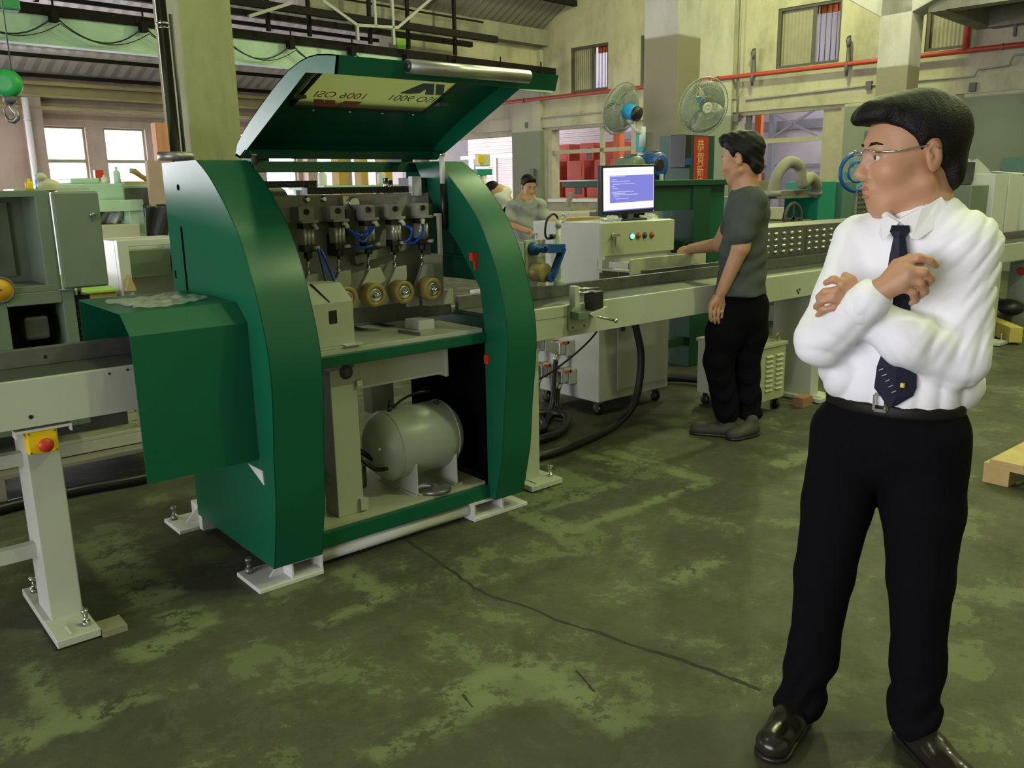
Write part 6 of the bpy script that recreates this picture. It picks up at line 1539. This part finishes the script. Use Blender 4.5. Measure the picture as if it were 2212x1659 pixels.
# hair: a cap over the skull with a fringe, open at the face
HT = lambda *p: np.array(HC) + HR @ (np.array(p) * 1.07)
S = Sdf(HC - .2, HC + .2, .0045)
S.ell(HT(-.012, 0, .05), np.array((.112, .088, .092)) * 1.07, HR, .02)
S.ell(HT(.055, 0, .098), np.array((.062, .066, .034)) * 1.07, HR, .02)
S.ell(HT(.088, -.01, .086), np.array((.040, .060, .022)) * 1.07, HR, .02)
S.ell(HT(-.075, 0, -.03), np.array((.034, .062, .055)) * 1.07, HR, .03)
S.ell(HT(.085, 0, -.01), np.array((.082, .16, .082)) * 1.07, HR, .012, True)
S.ell(HT(.02, 0, -.085), np.array((.07, .2, .075)) * 1.07, HR, .012, True)
S.ell(HT(-.012, .085, -.004), np.array((.026, .03, .040)) * 1.07, HR, .008, True)
S.ell(HT(-.012, -.085, -.004), np.array((.026, .03, .040)) * 1.07, HR, .008, True)
def strands(P):
    q = (P - np.array(HC)) @ HR
    return np.sin(150 * q[:, 1] + 30 * q[:, 2]) * .6 + np.sin(260 * q[:, 0] + 90 * q[:, 1]) * .4
S.wrinkle(.0012, strands)
S.mesh('hair', M_['hair'], man)
# shirt
S = Sdf((1.66, .50, .80), (2.44, 1.42, 1.47), .0052)
S.cap(J(1992, 535, -.01), J(1950, 700, .0), .108, .108, .05, (lb, 1.36)); S.cap(J(1950, 700, .0), J(1938, 822, .0), .108, .124, .05, (lb, 1.32))
S.cap(SHR, SHL, .056, .058, .05); S.cap(NK, J(1990, 545, -.02), .062, .09, .05)
S.chain([SHR, ELR], (.062, .060), .03); S.chain([ELR, J(1880, 648, .21)], (.062, .046), .02)
S.chain([SHL, ELL], (.066, .066), .03); S.chain([ELL, J(1960, 735, .155), J(1872, 680, .135)], (.066, .058, .046), .02)
S.ell(J(2072, 832, -.01), (.05, .06, .05), None, .04); S.ell(J(1830, 800, .02), (.07, .06, .06), None, .04)
S.plane_cut(J(1938, 868, .0), np.array((0, 0, -1.0)))
P0m = np.array((2.05, 1.0, 0))
def sst(x, a, b): t = np.clip((x - a) / (b - a), 0, 1); return t * t * (3 - 2 * t)
def ridge(x): return 1 - 2 * np.abs(np.sin(x)) ** .7
def folds(P):
    """drawn cloth: long folds down the left sleeve, pulled folds across chest and belly, rings near the elbows"""
    r = (P - P0m) @ (-lf_); z = P[:, 2]
    sl = sst(r, .03, .10) * sst(z, 1.02, 1.12)
    s1 = .86 * r - .50 * z + .012 * np.sin(17 * z) + .008 * np.sin(31 * r)
    a = ridge(80 * s1 + .8 * np.sin(23 * z)) * sl * .8 + .45 * ridge(150 * s1 + 2 + np.sin(30 * z)) * sl
    el = sst(1.20 - z, .0, .12) * sst(z, .98, 1.06)
    b = ridge(75 * (.55 * r + .83 * z) + 3 * np.sin(16 * r)) * el * (1 - sl) * .55
    ch = sst(z, 1.16, 1.30) * (1 - sst(r, .02, .09))
    c = ridge(60 * (.9 * r + .35 * z) + 2.5 * np.sin(9 * z)) * ch * .35
    bl = sst(1.06 - z, 0, .05)
    d = ridge(58 * (.8 * r - .6 * z) + 3 * np.sin(12 * z + 7 * r)) * bl * .8
    fo = (1 - sst(r, -.05, .02)) * sst(z, 1.06, 1.10) * (1 - sst(z, 1.20, 1.26))
    e = ridge(70 * (.75 * r - .66 * z) + 3 * np.sin(14 * r)) * fo * .45
    return a + b + c + d + e
S.wrinkle(.0042, folds)
S.ell(NK + np.array((0, 0, .03)) + fb * .01, (.052, .050, .07), None, .004, True)
shirt = S.mesh('shirt', M_['shirt'], man)
# cuffs with buttons
for a, b, lab in ((J(1862, 660, .20), J(1888, 640, .215), 'r'), (J(1885, 690, .14), J(1868, 678, .135), 'l')):
    d_ = b - a
    S = Sdf(a - .12, a + .14, .004); S.cap(a, b, .044, .041, .01, ((0, 0, 1), 1.12)); S.plane_cut(b + d_ * .25, d_ / np.linalg.norm(d_)); S.plane_cut(a - d_ * .6, -d_ / np.linalg.norm(d_)); S.mesh('cuff', M_['shirt'], man)
# collar: stand and two flaps
def flap(pts, t=.004):
    g = G(); P = [Vector(J(*p)) for p in pts]; nn = Vector(n)
    g.prism(P, nn * t); return g
flap([(1948, 478, .105), (1990, 452, .082), (2034, 424, .045), (2052, 452, .055), (2030, 486, .085), (1984, 518, .118), (1968, 515, .123)], .005).build('collar_flap', M_['shirt'], man, bevel=.002)
flap([(1942, 480, .107), (1922, 468, .085), (1914, 458, .06), (1904, 472, .07), (1898, 505, .10), (1906, 522, .116), (1926, 500, .114)], .005).build('collar_flap', M_['shirt'], man, bevel=.002)
g = G(); cc_ = [J(2048, 440, -.03), J(2030, 432, .02), J(2000, 452, .06), (J(1960, 474, .085)), J(1940, 482, .09), J(1920, 470, .07), J(1912, 458, .03)]
g.tube(hoses([Vector(p) for p in cc_]), .011, 8); g.build('collar_stand', M_['shirt'], man)
# placket and pocket edge as thin raised strips
def strip(rows, m, name, t=.004, label=None):
    """rows of (x_left, x_right, y, e_left, e_right)"""
    g = G(); nn = Vector(n); A = [(Vector(J(r[0], r[2], r[3])), Vector(J(r[1], r[2], r[4]))) for r in rows]
    vs = []
    for a, b in A: vs += [a, (a + b) / 2 + nn * .002, b, b - nn * t, a - nn * t]
    fs = []
    for i in range(len(A) - 1):
        for k in range(5): fs.append((i * 5 + k, i * 5 + (k + 1) % 5, (i + 1) * 5 + (k + 1) % 5, (i + 1) * 5 + k))
    fs += [tuple(range(5)), tuple(range(len(vs) - 5, len(vs)))]
    g.add(vs, fs, False); return g.build(name, m, man, label=label)
strip([(1926, 1964, 487, .118, .118), (1922, 1966, 500, .126, .126), (1930, 1956, 514, .13, .128)], M_['tie'], 'tie_knot', .012)
strip([(1930, 1956, 512, .122, .122), (1920, 1962, 560, .126, .124), (1914, 1962, 610, .128, .124), (1912, 1966, 660, .13, .125), (1914, 1972, 715, .134, .128), (1906, 1976, 760, .138, .132), (1894, 1980, 792, .142, .136), (1888, 1980, 838, .144, .138), (1902, 1972, 856, .144, .139), (1918, 1930, 880, .144, .143)], M_['tie'], 'tie', .005)
for k in range(5):
    a = Vector(J(1898 + k * 7, 800 + k * 12, .1505)); g = G(); g.bar(a, a + Vector(J(1908 + k * 7, 796 + k * 12, .1505)) - a, .0016, .0014); g.build('tie_stitch', M_['alu'], man)
g = G(); a = Vector(J(1950, 832, .150)); g.box(a.x - .004, a.y - .004, a.z - .005, a.x + .004, a.y + .004, a.z + .005); g.build('tie_emblem', M_['text_yellow'], man)
# watch
wd = (J(1905, 622, .22) - J(1880, 645, .21)); wd /= np.linalg.norm(wd)
g = G(); wc = Vector(J(1897, 632, .215)); g.torus(wc, wd, .031, .0045, 24, 6); wt = g.build('watch', M_['black'], man)
g = G(); a = wc + Vector((0, 0, -1)) * .026 + Vector(n) * .018; g.lathe(a, Vector(n) * .6 + Vector((0, 0, -.8)), [(.014, -.004), (.016, .003), (.013, .005), (0, .005)], 18); g.build('watch_case', M_['chrome'], wt)
# glasses
GT = lambda *p: Vector(HT(*p))
gl = G()
for y in (-1, 1): gl.tube([GT(.104, y * .058, .012), GT(.06, y * .076, .012), GT(-.005, y * .083, .022), GT(-.02, y * .083, .012)], .0021, 6)
for y in (-1, 1): gl.tube([GT(.112, y * .010, .013), GT(.114, y * .028, .019), GT(.108, y * .05, .015), GT(.104, y * .058, .012)], .0016, 6)
gl.tube([GT(.112, -.011, .013), GT(.117, 0, .016), GT(.112, .011, .013)], .0016, 6)
gs = gl.build('glasses', M_['chrome'], man, label='thin silver glasses')
M_['lens'] = mat('lens_glass', (.9, .92, .92), .03, var=0); M_['lens'].node_tree.nodes['Principled BSDF'].inputs['Alpha'].default_value = .05
for y in (-1, 1):
    g = G(); g.prism([GT(.112, y * .010, .013), GT(.114, y * .03, .018), GT(.106, y * .054, .013), GT(.104, y * .056, -.008), GT(.110, y * .036, -.018), GT(.112, y * .016, -.013)], Vector(HR[:, 0]) * .0015); g.build('lens', M_['lens'], gs)
# trousers
S = Sdf((1.74, .60, .03), (2.42, 1.36, .98), .0055)
S.cap(J(1930, 875, .0), J(1925, 940, .0), .112, .125, .04, (lb, 1.36))
S.chain([HIPR, J(1808, 1090, .015), KNR, J(1755, 1420, .015)], (.100, .086, .074, .060), .018); S.cap(J(1757, 1400, .015), J(1726, 1522, .0), .056, .066, .04)
S.chain([HIPL, J(1993, 1100, .02), KNL, J(1983, 1430, .0)], (.104, .096, .078, .062), .018); S.cap(J(1983, 1420, .0), J(1974, 1545, .0), .058, .067, .04)
S.cap(J(1925, 930, .0), J(1905, 975, .0), .11, .085, .03, (lb, 1.2))
S.plane_cut(J(1930, 852, .0), np.array((0, 0, 1.0)))
def tfolds(P):
    a = P[:, 2]; q = P @ lb
    return np.sin(60 * a + 8 * np.sin(18 * q)) * np.clip((.26 - a) / .12, 0, 1) * .9 + .35 * np.sin(30 * a + 25 * q) * np.clip(1 - np.abs(a - .78) / .15, 0, 1)
S.wrinkle(.006, tfolds)
S.mesh('trousers', M_['trouser'], man)
# belt, buckle
S = Sdf((1.74, .60, .86), (2.42, 1.36, .99), .0055); S.cap(J(1930, 860, .0), J(1930, 866, .0), .121, .122, .01, (lb, 1.355)); S.plane_cut(J(1930, 853, .0), np.array((0, 0, 1.0))); S.plane_cut(J(1930, 880, .0), np.array((0, 0, -1.0))); S.mesh('belt', M_['belt'], man)
g = G(); P = [Vector(J(*p)) for p in ((1890, 851, .128), (1914, 852, .128), (1914, 888, .126), (1888, 885, .126))]
for a, b in zip(P, P[1:] + P[:1]): g.bar(a, b, .006, .008)
g.build('belt_buckle', M_['chrome'], man)
# shoes: toes turned out
def shoe(heel, toe, w_, name='shoe', m=None, root=None, hgt=.085):
    heel, toe = np.array((*heel[:2], 0)), np.array((*toe[:2], 0)); d = toe - heel; L_ = np.linalg.norm(d); d /= L_
    s_ = np.array((-d[1], d[0], 0)); z = np.array((0, 0, 1.0))
    S = Sdf(np.minimum(heel, toe) - .09 + z * .085, np.maximum(heel, toe) + .09 + z * .1, .005)
    S.cap(heel + d * .035 + z * .042, toe - d * .045 + z * .034, w_ * .78, w_, .02, (z, .78)); S.cap(heel + d * .045 + z * .06, heel + d * L_ * .5 + z * .05, .036, .034, .03); S.cap(heel + d * .05 + z * .07, heel + d * .05 + z * hgt, .036, .038, .02)
    S.plane_cut(z * .006, -z); o = S.mesh(name, m, root)
    S = Sdf(np.minimum(heel, toe) - .09 + z * .08, np.maximum(heel, toe) + .09 - z * .02, .005)
    S.cap(heel + d * .034 + z * .008, toe - d * .044 + z * .008, w_ * .82, w_ * 1.04, .01); S.plane_cut(z * .017, z); S.plane_cut(z * .001, -z); S.mesh('sole', M_['black'], o)
def fl_(px, py): 
    d = CAM.transposed() @ Vector(((px - 1106) / F_PX, (py - 829.5) / F_PX, 1.0)); q = Vector((0, 0, EYE)) + d * (-EYE / d.z); return (q.x, q.y)
hR = ANR[:2] + np.array((.05, .02)); tR = np.array(fl_(1686, 1606)); dR = (tR - hR) / np.linalg.norm(tR - hR)
shoe(hR, hR + dR * .275, .047, 'shoe', M_['leather'], man)
hL = ANL[:2] + np.array((.03, .05)); tL = np.array(fl_(2012, 1648)); dL = (tL - hL) / np.linalg.norm(tL - hL)
shoe(hL, hL + dL * .275, .047, 'shoe', M_['leather'], man)

# ------------------------------------------------------------ the technician at the control box
tech = thing('person', 'technician in dark grey polo shirt and black trousers reaching to the control box', 'person', (4.28, 2.9, 0))
J, n, lf_ = sight((4.28, 2.9))
fb2 = .96 * lf_ - .28 * n; lb2 = np.cross((0, 0, 1), fb2)
HC2 = J(1603, 345, .0); HR2 = frame(.93 * lf_ - .36 * n + np.array((0, 0, -.12)), (0, 0, 1))
NK2 = J(1610, 405, .0)
SL, EL_, WL = J(1628, 436, .15), J(1600, 535, .19), J(1560, 628, .17)
SR, ER, WRr = J(1600, 430, -.19), J(1555, 528, -.26), J(1492, 538, -.50)
HA, HB = J(1585, 660, .05), J(1618, 660, -.06)
KA, KB = J(1552, 780, .06), J(1612, 780, -.05)
AA, AB = J(1572, 905, .03), J(1620, 898, -.05)
S = Sdf((3.78, 2.55, -.003), (4.72, 3.72, 1.86), .0062)
head_prims(S, HC2, HR2, 1.06, NK2)
S.cap(NK2, J(1612, 470, 0), .06, .10, .05); S.cap(J(1612, 470, 0), J(1600, 640, 0), .105, .105, .05, (lb2, 1.35)); S.cap(SL, SR, .05, None, .05)
S.chain([SL, EL_, WL], (.052, .047, .033), .02); S.chain([SR, ER, WRr], (.052, .045, .032), .02)
S.chain([HA, KA, AA], (.085, .055, .04), .03); S.chain([HB, KB, AB], (.085, .055, .04), .03)
# hanging left hand, fingers relaxed
fs = []
for i in range(4):
    x = 1535 + i * 8.5; fs.append([J(x + 3, 658, .19 - i * .012), J(x - .5, 674 + (i in (1, 2)) * 2, .195 - i * .012), J(x - 1, 685 + (i in (1, 2)) * 4, .19 - i * .012), J(x + 1, 694 + (i in (1, 2)) * 4 - (i == 3) * 6, .18 - i * .012)])
hand(S, J(1556, 634, .17), fs, [J(1545, 642, .15), J(1536, 656, .14), J(1533, 668, .135), J(1533, 678, .13)], .0098)
fs = []
for i in range(4):
    y = 535 + i * 4; fs.append([J(1478, y, -.56 + i * .012), J(1470, y + 2, -.575 + i * .012), J(1465, y + 8, -.58 + i * .012), J(1466, y + 13, -.575 + i * .012)])
hand(S, J(1490, 538, -.51), fs, [J(1484, 546, -.52), J(1476, 552, -.53), J(1470, 553, -.54), J(1466, 553, -.545)], .0095)
S.mesh('body', M_['skin'], tech)
face_parts(HC2, HR2, 1.06, tech)
HT2 = lambda *p: np.array(HC2) + HR2 @ (np.array(p) * 1.06)
S = Sdf(HC2 - .22, HC2 + .22, .0055)
S.ell(HT2(-.012, 0, .055), np.array((.116, .088, .096)) * 1.06, HR2, .02); S.ell(HT2(.06, 0, .115), np.array((.060, .062, .038)) * 1.06, HR2, .02); S.ell(HT2(-.078, 0, -.03), np.array((.034, .062, .06)) * 1.06, HR2, .03)
S.ell(HT2(.095, 0, .0), np.array((.080, .16, .080)) * 1.06, HR2, .012, True); S.ell(HT2(.025, 0, -.09), np.array((.065, .2, .080)) * 1.06, HR2, .012, True)
for y in (-1, 1): S.ell(HT2(-.008, .086 * y, -.006), np.array((.026, .03, .042)) * 1.06, HR2, .008, True)
S.wrinkle(.003, lambda P: np.sin(110 * P[:, 2] + 60 * P[:, 0]) * np.sin(90 * P[:, 1] - 50 * P[:, 2]))
S.mesh('hair', M_['hair'], tech)
S = Sdf((3.85, 2.5, .70), (4.75, 3.5, 1.56), .0065)
S.cap(J(1614, 455, 0), J(1606, 545, 0), .118, .118, .05, (lb2, 1.36)); S.cap(J(1606, 545, 0), J(1600, 640, 0), .12, .142, .05, (lb2, 1.3)); S.cap(SL, SR, .066, None, .05); S.cap(NK2 - (0, 0, .03), J(1612, 460, 0), .07, .1, .05)
S.cap(SL, J(1601, 508, .185), .074, .07, .03); S.cap(SR, J(1578, 498, -.23), .072, .066, .03)
S.plane_cut(J(1600, 634, .0), np.array((0, 0, -1.0)))
d_ = EL_ - SL; d_ /= np.linalg.norm(d_)
S.wrinkle(.005, lambda P: np.sin(30 * P[:, 2] + 22 * (P @ lb2) + 4 * np.sin(12 * P[:, 2])) * .7 + np.sin(55 * P[:, 2] - 30 * (P @ fb2)) * .4)
S.mesh('polo_shirt', M_['polo'], tech)
S = Sdf(NK2 - .14, NK2 + .14, .005); S.cap(NK2 + (0, 0, -.02), NK2 + (0, 0, .012), .073, .066, .01); S.plane_cut(NK2 + (0, 0, .022), np.array((0, 0, 1.0)) - .35 * fb2 * -1); S.cap(NK2 - (0, 0, .1), NK2 + (0, 0, .1), .058, None, .004, None, True); S.mesh('collar', M_['polo'], tech)
S = Sdf((3.85, 2.5, .04), (4.75, 3.4, .92), .0065)
S.cap(J(1602, 640, 0), J(1600, 680, 0), .125, .13, .04, (lb2, 1.2)); S.chain([HA, J(1566, 720, .06), KA, J(1570, 890, .03)], (.115, .108, .084, .07), .03); S.chain([HB, J(1618, 720, -.06), KB, J(1620, 890, -.05)], (.115, .105, .078, .068), .03)
S.plane_cut(J(1600, 632, .0), np.array((0, 0, 1.0))); S.plane_cut((0, 0, .085), np.array((0, 0, -1.0)))
S.wrinkle(.008, lambda P: np.sin(48 * P[:, 2] + 8 * np.sin(14 * P[:, 0] + 9 * P[:, 1])) * np.clip((.6 - P[:, 2]) / .4, .1, 1))
S.mesh('trousers', M_['trouser'], tech)
M_['sneaker'] = mat('dusty_dark_sneaker', (.05, .045, .032), .7, var=.15)
hA = np.array(AA[:2]) - fb2[:2] * .06; shoe(hA, hA + (fb2[:2] * .95 + np.array(n[:2]) * .15) * .30, .05, 'shoe', M_['sneaker'], tech, .10)
hB = np.array(AB[:2]) - fb2[:2] * .05; shoe(hB, hB + (fb2[:2] * .62 + np.array(n[:2]) * .78) * .27, .05, 'shoe', M_['sneaker'], tech, .10)

# ------------------------------------------------------------ worker in grey at the back, and one bending behind him
def worker(P0, label, hc, hdir, nk, sl, el, wl, sr, er, wr, hips, look_down, m_shirt):
    root = thing('person', label, 'person', (P0[0], P0[1], 0))
    J, n, lf = sight(P0)
    c = J(*hc); R = frame(hdir[0] * lf + hdir[1] * n + np.array((0, 0, -look_down)), (0, 0, 1)); face_parts(c, R, 1.05, root)
    Q = {k: J(*v) for k, v in (('nk', nk), ('sl', sl), ('el', el), ('wl', wl), ('sr', sr), ('er', er), ('wr', wr), ('hp', hips))}
    lat = Q['sl'] - Q['sr']; lat /= np.linalg.norm(lat)
    allp = np.array(list(Q.values()) + [c]); lo = allp.min(0) - .3; hi = allp.max(0) + .3; lo[2] = -.003
    fl = np.array((Q['hp'][0], Q['hp'][1], .04))
    S = Sdf(lo, hi, .011); head_prims(S, c, R, 1.05, Q['nk'])
    S.cap(Q['nk'], Q['hp'], .10, .11, .05, (lat, 1.3)); S.cap(Q['sl'], Q['sr'], .055, None, .05)
    for a, b, d in (('sl', 'el', 'wl'), ('sr', 'er', 'wr')):
        S.chain([Q[a], Q[b], Q[d]], (.052, .045, .034), .02); dd = Q[d] - Q[b]; dd /= np.linalg.norm(dd); up = np.array((0, 0, 1.0))
        for i in range(4):
            o = np.cross(dd, lat) * (i - 1.5) * .021
            S.chain([Q[d] + dd * .05 + o, Q[d] + dd * .10 + o, Q[d] + dd * .12 + o - up * .03, Q[d] + dd * .10 + o - up * .05], (.013, .012, .011, .010), .006)
        S.cap(Q[d], Q[d] + dd * .06, .03, .034, .02)
    for s in (-1, 1): S.chain([Q['hp'] + lat * s * .09, fl + lat * s * .10 + (0, 0, .42), fl + lat * s * .11], (.08, .055, .045), .03)
    S.mesh('body', M_['skin'], root)
    S = Sdf(c - .22, c + .22, .009); t = lambda *p: c + R @ (np.array(p) * 1.05)
    S.ell(t(-.012, 0, .055), np.array((.115, .09, .095)), R, .02); S.ell(t(.05, 0, .11), np.array((.06, .065, .035)), R, .02); S.ell(t(.1, 0, .0), np.array((.082, .16, .08)), R, .012, True); S.ell(t(.025, 0, -.09), np.array((.075, .2, .085)), R, .012, True); S.mesh('hair', M_['hair'], root)
    S = Sdf(lo + (0, 0, .6), hi, .011); S.cap(Q['nk'] - (0, 0, .06), Q['hp'] - (0, 0, .05), .118, .135, .05, (lat, 1.32)); S.cap(Q['sl'], Q['sr'], .07, None, .05)
    for a, b in (('sl', 'el'), ('sr', 'er')): S.cap(Q[a], Q[a] + (Q[b] - Q[a]) * .72, .074, .074, .03)
    S.wrinkle(.008, lambda P: np.sin(30 * P[:, 2] + 18 * P[:, 0]) * .6 + np.sin(44 * P[:, 2] - 25 * P[:, 1]) * .5); sh = S.mesh('shirt', m_shirt, root)
    S = Sdf(lo, np.array((*hi[:2], Q['hp'][2] + .1)), .011)
    for s in (-1, 1): S.chain([Q['hp'] + lat * s * .09, fl + lat * s * .10 + (0, 0, .42), fl + lat * s * .11 + (0, 0, .05)], (.115, .085, .075), .04)
    S.mesh('trousers', M_['trouser'], root)
    for s in (-1, 1):
        f = R[:, 0] * (1, 1, 0); f /= np.linalg.norm(f); h = (fl + lat * s * .11 - f * .08)[:2]; shoe(h, h + f[:2] * .27, .05, 'shoe', M_['sneaker'], root, .10)
    return root, J, n, c, R
w1 = at(1135, 405, 10.4)
root, J, n, c, R = worker((w1.x, w1.y), 'worker in grey shirt looking down at his hands before the far pilaster', (1141, 404, .0), (-.45, .85), (1136, 434, .0), (1166, 444, .02), (1180, 478, .04), (1172, 505, .12), (1106, 447, .0), (1098, 484, .08), (1134, 497, .24), (1132, 548, .0), .28, M_['workshirt'])
flap2 = G(); nn = Vector(n) * .01
for pts in (((1118, 424), (1128, 434), (1142, 452), (1132, 440), (1122, 448), (1112, 432)), ((1152, 428), (1148, 440), (1143, 452), (1160, 446), (1160, 432))): flap2.prism([Vector(J(x, y, .19)) for x, y in pts], nn)
flap2.build('collar', M_['workshirt'], root)
w2 = at(1086, 440, 11.6)
worker((w2.x, w2.y), 'worker bending over, in pale shirt, half hidden behind the green panel', (1066, 416, .1), (.8, -.1), (1078, 414, .05), (1086, 418, .1), (1080, 440, .15), (1072, 455, .2), (1092, 414, -.1), (1078, 432, -.1), (1068, 448, -.1), (1100, 452, .0), .7, M_['white2'])
